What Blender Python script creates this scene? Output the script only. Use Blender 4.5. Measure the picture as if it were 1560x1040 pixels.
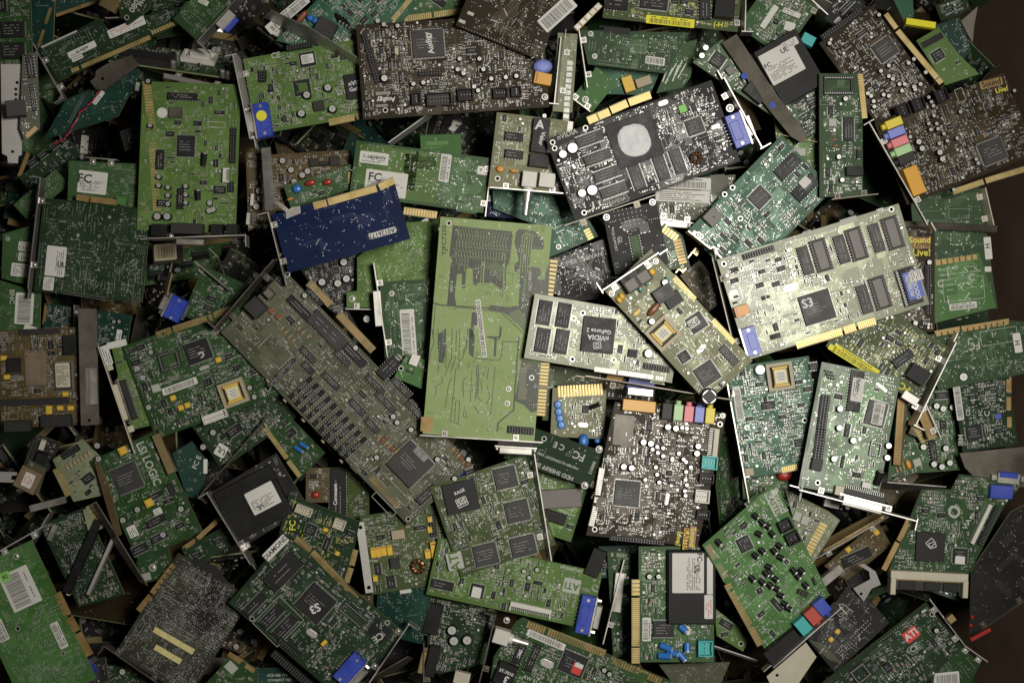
import bpy, math, random
from mathutils import Vector, Matrix, noise
from mathutils.geometry import tessellate_polygon

# ---------------------------------------------------------------- camera, world, lamps, exposure
S = 0.000588                      # metres per photograph pixel at the reference height
HC = 2167.0                       # camera height in those units
sc = bpy.context.scene
for o in list(bpy.data.objects): bpy.data.objects.remove(o)
cd = bpy.data.cameras.new('camera'); cam = bpy.data.objects.new('camera', cd)
sc.collection.objects.link(cam)
cam.location = (0, 0, HC * S); cd.lens = 50; cd.sensor_width = 36; cd.clip_start = 0.01; cd.clip_end = 50
sc.camera = cam
w = bpy.data.worlds.new('World'); sc.world = w; w.use_nodes = True
w.node_tree.nodes['Background'].inputs[0].default_value = (1.0, 0.93, 0.78, 1)
w.node_tree.nodes['Background'].inputs[1].default_value = 0.018
def area(name, loc, aim, size, power, col):
    l = bpy.data.lights.new(name, 'AREA'); l.shape = 'RECTANGLE'; l.size = size[0]; l.size_y = size[1]; l.energy = power; l.color = col
    o = bpy.data.objects.new(name, l); sc.collection.objects.link(o); o.location = loc
    o.rotation_euler = (Vector(aim) - Vector(loc)).to_track_quat('-Z', 'Y').to_euler(); return o
lamp = area('lamp', (0.34, 0.09, 1.34), (0.02, 0.0, 0), (0.28, 0.22), 4.9, (1.0, 0.96, 0.87)); lamp.data.spread = math.radians(100)
sc.view_settings.view_transform = 'Standard'; sc.view_settings.look = 'None'
sc.view_settings.exposure = 0.0; sc.view_settings.gamma = 1.0; sc.view_settings.use_curve_mapping = False
sc.render.engine = 'CYCLES'
sc.cycles.max_bounces = 4; sc.cycles.diffuse_bounces = 2; sc.cycles.glossy_bounces = 3

# ---------------------------------------------------------------- materials
MATS = {}
def mat(name, col, rough=0.5, metal=0.0, var=0.0, vscale=60.0, bump=0.0, rvar=0.0, spec=0.5, edge_dust=0.0, coat=0.0):
    m = bpy.data.materials.new(name); m.use_nodes = True; nt = m.node_tree; p = nt.nodes['Principled BSDF']
    p.inputs['Base Color'].default_value = (*col, 1); p.inputs['Roughness'].default_value = rough
    p.inputs['Metallic'].default_value = metal; p.inputs['Specular IOR Level'].default_value = spec
    if coat: p.inputs['Coat Weight'].default_value = coat; p.inputs['Coat Roughness'].default_value = 0.12
    if var or bump or rvar:
        tc = nt.nodes.new('ShaderNodeTexCoord'); ns = nt.nodes.new('ShaderNodeTexNoise')
        oi = nt.nodes.new('ShaderNodeObjectInfo'); ad = nt.nodes.new('ShaderNodeVectorMath'); ad.operation = 'ADD'
        nt.links.new(tc.outputs['Object'], ad.inputs[0]); nt.links.new(oi.outputs['Random'], ad.inputs[1])
        ns.inputs['Scale'].default_value = vscale; ns.inputs['Detail'].default_value = 5; ns.inputs['Roughness'].default_value = 0.65
        nt.links.new(ad.outputs[0], ns.inputs['Vector'])
    if var:
        mx = nt.nodes.new('ShaderNodeMix'); mx.data_type = 'RGBA'
        g = sum(col) / 3
        mx.inputs[6].default_value = (*[c * (1 - var) for c in col], 1)
        mx.inputs[7].default_value = (*[min(1, (c * .8 + g * .2) * (1 + var)) for c in col], 1)
        rm = nt.nodes.new('ShaderNodeMapRange'); rm.inputs[1].default_value = .3; rm.inputs[2].default_value = .7
        nt.links.new(ns.outputs[0], rm.inputs[0]); nt.links.new(rm.outputs[0], mx.inputs[0]); nt.links.new(mx.outputs[2], p.inputs['Base Color'])
    if rvar:
        rr = nt.nodes.new('ShaderNodeMapRange'); rr.inputs[1].default_value = .3; rr.inputs[2].default_value = .7
        rr.inputs[3].default_value = max(.05, rough - rvar); rr.inputs[4].default_value = min(1, rough + rvar)
        nt.links.new(ns.outputs[0], rr.inputs[0]); nt.links.new(rr.outputs[0], p.inputs['Roughness'])
    if bump:
        bp = nt.nodes.new('ShaderNodeBump'); bp.inputs['Strength'].default_value = bump; bp.inputs['Distance'].default_value = .002
        n2 = nt.nodes.new('ShaderNodeTexNoise'); n2.inputs['Scale'].default_value = vscale * .5; n2.inputs['Detail'].default_value = 3
        nt.links.new(ad.outputs[0], n2.inputs['Vector'])
        nt.links.new(n2.outputs[0], bp.inputs['Height']); nt.links.new(bp.outputs[0], p.inputs['Normal'])
    MATS[name] = m; return m
PAL = {  # mask over bare laminate, mask over copper
 'lime': ((.080, .155, .030), (.12, .215, .045)), 'olive': ((.235, .32, .11), (.050, .056, .040)),
 'green': ((.038, .092, .027), (.058, .14, .040)), 'bright': ((.048, .138, .028), (.075, .20, .045)),
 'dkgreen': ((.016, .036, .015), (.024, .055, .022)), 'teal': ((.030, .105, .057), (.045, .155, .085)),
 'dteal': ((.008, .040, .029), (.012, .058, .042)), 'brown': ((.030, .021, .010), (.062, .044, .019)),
 'black': ((.026, .025, .024), (.050, .049, .047)), 'navy': ((.001, .010, .055), (.002, .014, .075)),
 'grey': ((.076, .080, .048), (.115, .118, .072)), 'tan': ((.17, .172, .085), (.19, .215, .10)),
 'gold': ((.085, .06, .022), (.12, .085, .03)), 'pale': ((.20, .225, .125), (.27, .295, .17)),
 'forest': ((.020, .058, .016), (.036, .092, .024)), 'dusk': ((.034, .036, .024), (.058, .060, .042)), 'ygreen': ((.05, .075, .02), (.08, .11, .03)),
}
for k, (a, b) in PAL.items():
    mat('mask_' + k, a, .46, 0, .22, 22, .10, .10, .10 if k in ('brown', 'black', 'navy', 'dkgreen') else .20)
    mat('trace_' + k, b, .40, .08, .15, 22, .10, .08, .35)
for k in ('pale', 'brown', 'green', 'black'):
    mat('mask_%s_gloss' % k, PAL[k][0], .34, 0, .22, 22, .12, .08, .26)
    mat('trace_%s_gloss' % k, PAL[k][1], .34, .12, .15, 22, .12, .08, .30)
mat('laminate', (.20, .21, .10), .6, 0, .2)
mat('solder', (.42, .42, .40), .42, .5, .3, 300)
mat('pad', (.38, .38, .35), .40, .5)
mat('silk', (.38, .39, .35), .6)
mat('silk_dim', (.25, .25, .22), .6)
mat('silk_yellow', (.60, .55, .04), .6)
mat('gold_finger', (.48, .35, .11), .42, .45, .2, 80, 0, .08)
mat('gold_dull', (.30, .19, .055), .45, .35, .25, 60, 0, .1)
mat('finger_base', (.20, .16, .065), .5, 0, .2)
mat('ic_black', (.014, .014, .015), .52, 0, .25, 60, .05, .1, .28)
mat('ic_grey', (.040, .038, .036), .5, 0, .25, 60, .05, .1, .3)
mat('ic_tan', (.19, .13, .07), .5, 0, .2)
mat('ic_mark', (.22, .22, .21), .6)
mat('ic_mark_white', (.62, .62, .60), .6)
mat('pin', (.36, .36, .35), .45, .6)
mat('black_plastic', (.010, .010, .011), .5, 0, .3, 60, .04, .1, .22)
mat('dark_plastic', (.028, .027, .027), .55, 0, .2, 60, 0, 0, .3)
mat('grey_plastic', (.14, .125, .115), .55, 0, .1)
mat('cream_plastic', (.48, .44, .33), .5, 0, .1)
mat('white_plastic', (.56, .54, .49), .45, 0, .08)
mat('blue_plastic', (.012, .045, .42), .40, 0, .15)
mat('violet_plastic', (.20, .24, .60), .5)
mat('pink_plastic', (.66, .20, .22), .5)
mat('mint_plastic', (.36, .55, .28), .5)
mat('yellow_plastic', (.68, .55, .05), .5)
mat('amber_plastic', (.60, .30, .02), .45)
mat('teal_plastic', (.04, .36, .36), .5)
mat('red_plastic', (.40, .05, .03), .5)
mat('orange_part', (.62, .27, .04), .45)
mat('yellow_part', (.66, .42, .04), .45)
mat('brown_part', (.22, .07, .03), .4)
mat('tan_part', (.33, .28, .18), .5)
mat('blue_part', (.03, .16, .50), .3)
mat('red_part', (.32, .02, .015), .35)
mat('tin', (.48, .46, .42), .38, .8, .2, 30, .08, .12)
mat('tin_dark', (.13, .115, .09), .45, .6, .3, 25, .08, .12)
mat('tin_white', (.50, .48, .45), .42, .5, .1, 30)
mat('brass', (.62, .46, .20), .32, .9, .2, 40)
mat('copper', (.45, .20, .08), .35, .8)
mat('can_top', (.52, .52, .50), .4, .5)
mat('paste', (.60, .61, .62), .6, 0, .12, 150, .8)
mat('paper', (.58, .57, .53), .65, 0, .05, 30)
mat('paper_yellow', (.72, .66, .02), .6)
mat('paper_blue', (.04, .09, .42), .5)
mat('paper_red', (.55, .04, .03), .55)
mat('paper_green', (.22, .50, .10), .55)
mat('ink', (.03, .03, .03), .7)
mat('ink_red', (.45, .03, .06), .7)
mat('coil_tape', (.62, .55, .22), .45, 0, .2, 200)
mat('wire_red', (.50, .02, .05), .4)
mat('cardboard', (.085, .052, .028), .75, 0, .35, 9, .25)
mat('shaded_floor', (.012, .010, .008), .9)  # near-black box floor, the shade under the pile is put into its colour

# ---------------------------------------------------------------- mesh builder (photo-pixel units)
class MB:
    def __init__(s): s.v = []; s.f = []; s.m = []; s.slots = {}
    def mi(s, n):
        if n not in s.slots: s.slots[n] = len(s.slots)
        return s.slots[n]
    def face(s, pts, m):
        b = len(s.v); s.v.extend(pts); s.f.append(tuple(range(b, b + len(pts)))); s.m.append(s.mi(m))
    def rect(s, cx, cy, w, h, z, m, a=0.0):
        c, n = math.cos(a), math.sin(a)
        s.face([(cx + c * x - n * y, cy + n * x + c * y, z) for x, y in ((-w/2, -h/2), (w/2, -h/2), (w/2, h/2), (-w/2, h/2))], m)
    def frame(s, cx, cy, w, h, t, z, m, a=0.0):
        c, n = math.cos(a), math.sin(a)
        for x, y, ww, hh in ((0, h/2, w, t), (0, -h/2, w, t), (w/2, 0, t, h - t), (-w/2, 0, t, h - t)):
            s.rect(cx + c * x - n * y, cy + n * x + c * y, ww, hh, z, m, a)
    def box(s, cx, cy, w, h, z0, z1, m, top=None, a=0.0, tp=0.0):
        c, n = math.cos(a), math.sin(a); b = len(s.v)
        for z, k in ((z0, 0), (z1, tp)):
            for x, y in ((-w/2 + k, -h/2 + k), (w/2 - k, -h/2 + k), (w/2 - k, h/2 - k), (-w/2 + k, h/2 - k)):
                s.v.append((cx + c * x - n * y, cy + n * x + c * y, z))
        s.f += [(b+4, b+5, b+6, b+7), (b+3, b+2, b+1, b)] + [(b+i, b+(i+1) % 4, b+4+(i+1) % 4, b+4+i) for i in range(4)]
        k = s.mi(m); s.m += [s.mi(top or m)] + [k] * 5
    def cbox(s, cx, cy, w, h, z0, z1, m, ch=.6, top=None, a=0.0):    # box with a chamfered top edge
        s.box(cx, cy, w, h, z0, z1 - ch, m, a=a); s.box(cx, cy, w, h, z1 - ch, z1, m, top, a, ch)
    def cyl(s, cx, cy, r, z0, z1, m, top=None, n=14, r1=None, bot=False):
        r1 = r if r1 is None else r1; b = len(s.v)
        for z, q in ((z0, r), (z1, r1)):
            for i in range(n):
                t = 2 * math.pi * i / n; s.v.append((cx + q * math.cos(t), cy + q * math.sin(t), z))
        k = s.mi(m)
        for i in range(n): s.f.append((b+i, b+(i+1) % n, b+n+(i+1) % n, b+n+i)); s.m.append(k)
        s.f.append(tuple(range(b+n, b+2*n))); s.m.append(s.mi(top or m))
        if bot: s.f.append(tuple(range(b+n-1, b-1, -1))); s.m.append(k)
    def tube(s, p, q, r, m, n=8, cap=None):
        p, q = Vector(p), Vector(q); d = (q - p)
        if d.length < 1e-6: return
        d.normalize(); u = d.orthogonal().normalized(); v = d.cross(u); b = len(s.v)
        for c in (p, q):
            for i in range(n):
                t = 2 * math.pi * i / n; s.v.append(tuple(c + u * (r * math.cos(t)) + v * (r * math.sin(t))))
        k = s.mi(m)
        for i in range(n): s.f.append((b+i, b+(i+1) % n, b+n+(i+1) % n, b+n+i)); s.m.append(k)
        for st in (0, n): s.f.append(tuple(range(b+st, b+st+n))); s.m.append(s.mi(cap or m))
    def lathe(s, prof, m, cx=0, cy=0, n=16, axis=None):   # prof: [(r, z)]
        b = len(s.v)
        for r, z in prof:
            for i in range(n):
                t = 2 * math.pi * i / n; s.v.append((cx + r * math.cos(t), cy + r * math.sin(t), z))
        k = s.mi(m)
        for j in range(len(prof) - 1):
            for i in range(n):
                a = b + j * n; s.f.append((a+i, a+(i+1) % n, a+n+(i+1) % n, a+n+i)); s.m.append(k)
        a = b + (len(prof) - 1) * n; s.f.append(tuple(range(a, a + n))); s.m.append(k)
    def prism(s, poly, z0, z1, side, top, holes=(), bot=None):
        loops = [list(poly)] + [list(h) for h in holes]
        flat = [p for l in loops for p in l]
        tris = tessellate_polygon([[Vector((x, y, 0)) for x, y in l] for l in loops])
        b = len(s.v); n = len(flat)
        s.v += [(x, y, z1) for x, y in flat]; s.v += [(x, y, z0) for x, y in flat]
        kt, ks, kb = s.mi(top), s.mi(side), s.mi(bot or top)
        for t in tris:
            (x0, y0), (x1, y1), (x2, y2) = [flat[i] for i in t]
            if (x1-x0)*(y2-y0) - (x2-x0)*(y1-y0) < 0: t = (t[0], t[2], t[1])
            s.f.append(tuple(b + i for i in t)); s.m.append(kt)
            s.f.append(tuple(b + n + i for i in reversed(t))); s.m.append(kb)
        o = 0
        for l in loops:
            k = len(l)
            for i in range(k):
                j = (i + 1) % k; s.f.append((b+o+i, b+o+j, b+n+o+j, b+n+o+i)); s.m.append(ks)
            o += k
    def text(s, string, cx, cy, size, z, m, a=0.0, bold=0, sx=1.0):
        vs, fs = text_mesh(string, bold); c, n = math.cos(a), math.sin(a); b = len(s.v); k = s.mi(m)
        s.v += [(cx + c * x * size * sx - n * y * size, cy + n * x * size * sx + c * y * size, z) for x, y in vs]
        for f in fs: s.f.append(tuple(b + i for i in f)); s.m.append(k)
    def add(s, o, u, v, a=0.0, z=0.0):
        c, n = math.cos(a), math.sin(a); b = len(s.v)
        s.v += [(u + c*x - n*y, v + n*x + c*y, q + z) for x, y, q in o.v]
        names = {i: k for k, i in o.slots.items()}
        for f, m in zip(o.f, o.m): s.f.append(tuple(b + i for i in f)); s.m.append(s.mi(names[m]))
    def mesh(s, name):
        me = bpy.data.meshes.new(name)
        me.from_pydata([(x * S, y * S, z * S) for x, y, z in s.v], [], s.f)
        for n in s.slots: me.materials.append(MATS[n])
        me.polygons.foreach_set('material_index', s.m); me.update(); return me
_tc = {}
def text_mesh(string, bold=0):
    key = (string, bold)
    if key in _tc: return _tc[key]
    cu = bpy.data.curves.new('t', 'FONT'); cu.body = string; cu.align_x = 'CENTER'; cu.align_y = 'CENTER'; cu.size = 1.35
    cu.resolution_u = 2; cu.offset = .012 + .02 * bold
    ob = bpy.data.objects.new('t', cu); sc.collection.objects.link(ob)
    dg = bpy.context.evaluated_depsgraph_get(); dg.update()
    me = bpy.data.meshes.new_from_object(ob.evaluated_get(dg))
    vs = [(v.co.x, v.co.y) for v in me.vertices]; fs = [tuple(p.vertices) for p in me.polygons]
    bpy.data.objects.remove(ob); bpy.data.curves.remove(cu); bpy.data.meshes.remove(me)
    _tc[key] = (vs, fs); return _tc[key]

# ---------------------------------------------------------------- helpers
def unp(x, y, z): k = (HC - z) / HC; return Vector(((x - 780) * k, -(y - 520) * k, z))
def circle(cx, cy, r, n=12): return [(cx + r * math.cos(2*math.pi*i/n), cy + r * math.sin(2*math.pi*i/n)) for i in range(n)]
def inside(poly, x, y):
    c = False; n = len(poly); j = n - 1
    for i in range(n):
        xi, yi = poly[i]; xj, yj = poly[j]
        if (yi > y) != (yj > y) and x < (xj - xi) * (y - yi) / (yj - yi) + xi: c = not c
        j = i
    return c
def dashes(mb, x0, x1, y, h, z, m, rnd, a=0.0, ox=0, oy=0, fill=.8):   # a line of print too small to read
    c, n = math.cos(a), math.sin(a); x = x0
    while x < x1:
        wd = rnd.uniform(h * .8, h * 3.2); wd = min(wd, x1 - x)
        if rnd.random() < fill: mb.rect(ox + c * (x + wd/2) - n * y, oy + n * (x + wd/2) + c * y, wd, h, z, m, a)
        x += wd + h * .7
_pc = {}
def cached(fn):
    def g(*a, **k):
        key = (fn.__name__, a, tuple(sorted(k.items())))
        if key not in _pc: _pc[key] = fn(*a, **k)
        return _pc[key]
    return g

# ---------------------------------------------------------------- component shapes, centred on the origin, board top at z = 0
@cached
def c_chip(w, h, pins, txt, body, zt, logo, seed):
    m = MB(); r = random.Random(seed + w * 7 + h); pl = 2.0
    bw, bh = w, h
    if pins in (4, 'x'): bh = h - 2 * pl
    if pins in (4, 'y'): bw = w - 2 * pl
    m.cbox(0, 0, bw, bh, .3, zt, body, .7)
    if pins in (4, 'x'):
        n = max(3, int(bw / 2.1))
        for i in range(n):
            x = -bw/2 + bw * (i + .5) / n
            for sg in (-1, 1): m.box(x, sg * (bh/2 + pl/2), .95, pl + .4, .05, 1.1, 'pin')
    if pins in (4, 'y'):
        n = max(3, int(bh / 2.1))
        for i in range(n):
            y = -bh/2 + bh * (i + .5) / n
            for sg in (-1, 1): m.box(sg * (bw/2 + pl/2), y, pl + .4, .95, .05, 1.1, 'pin')
    z = zt + .12
    mk = 'ic_mark'
    if logo: m.text(logo, 0, bh * .12, min(bh * .42, bw / (len(logo) * .62)), z, 'ic_mark_white', 0, 1)
    if txt:
        L = max(bw, bh) == bh and bh > bw * 1.4; a = math.pi/2 if L else 0; ww, hh = (bh, bw) if L else (bw, bh)
        n = max(1, min(4, int(hh / 5)))
        for i in range(n):
            y = (i - (n - 1) / 2) * min(4.2, hh / (n + 1))
            if logo: y -= hh * .26; 
            if abs(y) > hh/2 - 1.5: continue
            e = ww * (.36 if not logo else .3)
            dashes(m, -e, e * r.uniform(.3, 1), y, 1.1 if not logo else .9, z, mk, r, a)
    m.cyl(-bw * .38, bh * .38, max(.7, min(1.6, bw * .05)), zt, zt + .1, 'ic_grey' if body != 'ic_grey' else 'ic_black', n=8)
    return m
@cached
def c_dip(w, h, txt, body, zt, socket):
    m = MB(); r = random.Random(int(w * 3 + h)); b = 0
    if socket: m.box(0, 0, w, h, 0, 3.2, 'dark_plastic'); b = 3.2
    m.cbox(0, 0, w, h - 2.6, b + .8, b + zt, body, .8)
    n = max(4, int(w / 4.3))
    for i in range(n):
        x = -w/2 + w * (i + .5) / n
        for sg in (-1, 1): m.box(x, sg * (h/2 - .6), 1.5, 1.3, b - .2, b + zt * .6, 'pin')
    m.cyl(-w/2 + 1.5, 0, min(1.6, h * .12), b + zt, b + zt + .1, 'ic_grey', n=8)
    if txt:
        for y in (-h * .13, h * .13): dashes(m, -w * .36, w * r.uniform(.1, .38), y, 1.2, b + zt + .12, 'ic_mark', r)
    return m
@cached
def c_socket(w, h, pins):      # empty socket: frame with rows of contacts
    m = MB(); t = max(2.6, min(w, h) * .17)
    m.box(0, h/2 - t/2, w, t, 0, 5, 'dark_plastic'); m.box(0, -h/2 + t/2, w, t, 0, 5, 'dark_plastic')
    m.box(w/2 - t/2, 0, t, h - 2*t, 0, 4.8, 'dark_plastic'); m.box(-w/2 + t/2, 0, t, h - 2*t, 0, 4.8, 'dark_plastic')
    if pins in (4, 'x'):
        n = int((w - 2) / 3.2)
        for i in range(n):
            for sg in (-1, 1): m.box(-w/2 + 1 + (w - 2) * (i + .5) / n, sg * (h/2 - t/2), 1.5, 1.5, 4.6, 5.5, 'pin')
    if pins in (4, 'y'):
        n = int((h - 2) / 3.2)
        for i in range(n):
            for sg in (-1, 1): m.box(sg * (w/2 - t/2), -h/2 + 1 + (h - 2) * (i + .5) / n, 1.5, 1.5, 4.6, 5.5, 'pin')
    return m
@cached
def c_memsocket(w, h):        # grey memory socket with a row of dark slots down each side
    m = MB(); m.box(0, 0, w, h, 0, 6, 'dark_plastic'); m.cbox(0, 0, w * .62, h * .86, 6, 7.5, 'grey_plastic', .5)
    n = int(h / 4.6)
    for i in range(n):
        y = -h/2 + 2 + (h - 4) * (i + .5) / n
        for sg in (-1, 1):
            m.box(sg * (w/2 - 2.2), y, 2.6, 2.0, 6, 7.2, 'grey_plastic'); m.box(sg * w * .29, y, 1.6, 1.6, 7.4, 7.7, 'black_plastic')
            m.box(sg * (w/2 + .4), y, 1.2, 1.4, 0, 2.4, 'pin')
    return m
@cached
def c_cap(r, hgt, sleeve):
    m = MB(); m.lathe([(r * .92, 0), (r, .8), (r, hgt - 1.2), (r * .93, hgt - .3), (r * .86, hgt)], sleeve, n=16)
    m.cyl(0, 0, r * .82, hgt, hgt + .25, 'can_top', n=16)
    for a in (0, math.pi/2): m.rect(0, 0, r * 1.2, .35, hgt + .32, 'dark_plastic', a + .4)
    return m
@cached
def c_capl(r, L, sleeve):      # electrolytic lying on its side
    m = MB(); m.tube((-L/2, 0, r), (L/2, 0, r + L * .3), r, sleeve, 14); m.tube((L/2, 0, r + L * .3), (L/2 + 1.4, 0, r + L * .3 + .45), r * .97, 'can_top', 14)
    m.tube((-L/2, .3 * r, r), (-L/2 - 3, .3 * r, .3), .4, 'pin', 5); m.tube((-L/2, -.3 * r, r), (-L/2 - 3, -.3 * r, .3), .4, 'pin', 5)
    return m
@cached
def c_block(w, h, z, col): m = MB(); m.cbox(0, 0, w, h, 0, z, col, .6); return m
@cached
def c_tant(w, h, col):
    m = MB(); m.cbox(0, 0, w, h, .3, min(w, h) * .6 + 1, col, .6); v = h > w
    for sg in (-1, 1):
        if v: m.box(0, sg * h/2, w * .6, 1.6, 0, 2.2, 'pin')
        else: m.box(sg * w/2, 0, 1.6, h * .6, 0, 2.2, 'pin')
    z = min(w, h) * .6 + 1.1
    if v: m.rect(0, h * .36, w * .8, h * .08, z, 'brown_part')
    else: m.rect(-w * .36, 0, w * .08, h * .8, z, 'brown_part')
    return m
@cached
def c_crystal(w, h):
    m = MB(); r = h / 2; pts = []
    for i in range(9): t = -math.pi/2 + math.pi * i / 8; pts.append((w/2 - r + r * math.cos(t), r * math.sin(t)))
    for i in range(9): t = math.pi/2 + math.pi * i / 8; pts.append((-w/2 + r + r * math.cos(t), r * math.sin(t)))
    m.prism(pts, 0, 1, 'tin', 'tin'); m.prism([(x * .88, y * .8) for x, y in pts], 1, 4.5, 'tin_white', 'tin_white'); return m
@cached
def c_disc(r, col, tall):       # ceramic disc standing on edge, leaning
    m = MB(); t = Vector((0, 1, 0)); prof = [(0.05, -1.6), (r * .7, -1.5), (r * .95, -.9), (r, 0), (r * .95, .9), (r * .7, 1.5), (0.05, 1.6)]
    if tall:
        b = len(m.v); n = 16
        for q, z in prof:
            for i in range(n):
                a = 2 * math.pi * i / n; m.v.append((q * math.cos(a), z, r + 1 + q * math.sin(a)))
        k = m.mi(col)
        for j in range(len(prof) - 1):
            for i in range(n): a = b + j * n; m.f.append((a+i, a+(i+1) % n, a+n+(i+1) % n, a+n+i)); m.m.append(k)
    else:
        m.lathe([(q, z + 3) for q, z in prof], col)
    for sg in (-1, 1): m.tube((sg * r * .4, 0, r * .5), (sg * r * .4, 0, 0), .4, 'pin', 5)
    return m
@cached
def c_blob(w, h, z, col):
    m = MB(); b = 0; n = 16; pr = [(1, .1), (1.0, .45), (.9, .75), (.65, .93), (.3, 1)]
    base = len(m.v)
    for q, zz in pr:
        for i in range(n): t = 2 * math.pi * i / n; m.v.append((w/2 * q * math.cos(t), h/2 * q * math.sin(t), z * zz))
    k = m.mi(col)
    for j in range(len(pr) - 1):
        for i in range(n): a = base + j * n; m.f.append((a+i, a+(i+1) % n, a+n+(i+1) % n, a+n+i)); m.m.append(k)
    a = base + (len(pr) - 1) * n; m.f.append(tuple(range(a, a + n))); m.m.append(k); return m
@cached
def c_resistor(L, r, col, bands):
    m = MB(); m.tube((-L/2, 0, r + .2), (L/2, 0, r + .2), r, col, 10)
    m.tube((-L/2 - 3, 0, r * .6), (-L/2, 0, r + .2), .45, 'pin', 6); m.tube((L/2 + 3, 0, r * .6), (L/2, 0, r + .2), .45, 'pin', 6)
    cs = ['brown_part', 'red_part', 'yellow_part', 'black_plastic'] if bands else []
    for i, c in enumerate(cs): x = -L * .36 + i * L * .22; m.tube((x, 0, r + .2), (x + L * .08, 0, r + .2), r * 1.04, c, 10)
    return m
@cached
def c_header(w, h, box):        # pin header, optionally shrouded
    m = MB(); nx = max(1, round(w / 4.3)); ny = max(1, round(h / 4.3))
    if box:
        t = 1.6
        m.box(0, h/2 - t/2, w, t, 0, 12, 'black_plastic'); m.box(-w * .32, -h/2 + t/2, w * .36, t, 0, 12, 'black_plastic'); m.box(w * .32, -h/2 + t/2, w * .36, t, 0, 12, 'black_plastic')
        m.box(w/2 - t/2, 0, t, h - 2*t, 0, 12, 'black_plastic'); m.box(-w/2 + t/2, 0, t, h - 2*t, 0, 12, 'black_plastic'); m.box(0, 0, w - 2*t, h - 2*t, 0, 2, 'dark_plastic')
        nx = max(2, round((w - 6) / 4.3)); ny = 2 if h > 12 else 1; ww, hh = w - 7, h - 8
    else: m.box(0, 0, w, h, 0, 3.6, 'black_plastic'); ww, hh = w - 2, h - 1.5
    for i in range(nx):
        for j in range(ny):
            m.box(-ww/2 + ww * (i + .5) / nx, -hh/2 + hh * (j + .5) / ny if ny > 1 else 0, 1.2, 1.2, 0, 9.5, 'pin' if not box else 'gold_finger', tp=.2)
    return m
@cached
def c_plug(w, h, z, col, npin):    # moulded connector with an open top and pins inside
    m = MB(); t = 1.8
    for x, y, a, b in ((0, h/2 - t/2, w, t), (0, -h/2 + t/2, w, t), (w/2 - t/2, 0, t, h - 2*t), (-w/2 + t/2, 0, t, h - 2*t)): m.box(x, y, a, b, 0, z, col)
    m.box(0, 0, w - 2*t, h - 2*t, 0, z * .35, col); m.box(0, -h/2 + t, w * .35, t, z * .3, z * .9, col)
    L = w > h
    for i in range(npin):
        q = ((w if L else h) - 6) * ((i + .5) / npin - .5); m.box(q if L else 0, 0 if L else q, 1.1, 1.1, 0, z * .8, 'pin')
    return m
@cached
def c_strip_plug(w, h, col):     # long low comb connector
    m = MB(); m.cbox(0, h * .2, w, h * .5, 0, 9, col, .6); n = int(w / 3.4)
    m.box(-w/2 + 1.2, -h * .1, 2.4, h * .8, 0, 8, col); m.box(w/2 - 1.2, -h * .1, 2.4, h * .8, 0, 8, col)
    for i in range(n): m.box(-w/2 + 3 + (w - 6) * (i + .5) / n, -h * .22, 1.2, h * .45, .5, 3, 'pin')
    return m
@cached
def c_vga(w, h, col, shell_out):     # plastic block, metal shell at +x side beyond the edge
    m = MB(); m.cbox(-1, 0, w * .72, h, 0, 19, col, 1.0); m.box(w * .36 + .2, 0, 2.4, h + 2, 0, 20, 'tin')
    m.cbox(-w * .1, 0, w * .4, h * .55, 19, 20.2, col, .8)
    if shell_out:
        m.cbox(w * .36 + 6.5, 0, 10, h * .62, 3.5, 17, 'tin', 1.5)
        for sg in (-1, 1): m.tube((w*.36, sg * h * .42, 10), (w*.36 + 8, sg * h * .42, 10), 2.8, 'tin', 6)
    for sg in (-1, 1): m.tube((-w * .05, sg * h * .40, 19.4), (-w * .05, sg * h * .40, 20.6), 2.4, 'tin', 10)
    for i in range(7): m.box(-w * .36 - 2.5, -h * .3 + h * .1 * i, 4, 1, 0, 4, 'pin')
    return m
@cached
def c_jack(w, h, col):
    m = MB(); m.cbox(0, 0, w, h, 0, 17, col, .7)
    m.tube((0, h/2, 9), (0, h/2 + 6, 9), min(w, 12) * .36, col, 14); return m
@cached
def c_transformer(w, h):
    m = MB(); t = w * .13
    for x, y, a, b in ((0, h/2 - t/2, w, t), (0, -h/2 + t/2, w, t), (w/2 - t/2, 0, t, h - 2*t), (-w/2 + t/2, 0, t, h - 2*t)): m.box(x, y, a, b, 0, 10, 'tan_part')
    m.box(0, 0, w - 2*t, h - 2*t, 0, 2, 'dark_plastic')
    m.cbox(0, 0, w * .52, h * .56, 2, 13, 'coil_tape', 1.5); m.rect(0, 0, w * .34, h * .36, 13.1, 'paper')
    for sg in (-1, 1): m.cbox(0, sg * h * .32, w * .6, 3, 2, 14, 'yellow_part', .5)
    for i in range(4): m.tube((w * .2, h * (-.2 + .13 * i), 12), (w * .32, h * (-.2 + .13 * i), 3), .5, 'copper', 5)
    r = random.Random(1)
    for y in (-4, 0, 4): dashes(m, -w * .13, w * .13, y, 1, 13.2, 'ink', r)
    return m
@cached
def c_toroid(r):
    m = MB(); n = 18; k = 8; b = 0; rr = r * .34
    for i in range(n):
        t = 2 * math.pi * i / n
        for j in range(k): a = 2 * math.pi * j / k; q = r - rr + rr * math.cos(a); m.v.append((q * math.cos(t), q * math.sin(t), rr + rr * math.sin(a) + 1))
    c1, c2 = m.mi('copper'), m.mi('black_plastic')
    for i in range(n):
        for j in range(k):
            m.f.append((i*k+j, ((i+1) % n)*k+j, ((i+1) % n)*k+(j+1) % k, i*k+(j+1) % k)); m.m.append(c1 if i % 2 else c2)
    return m
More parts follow.
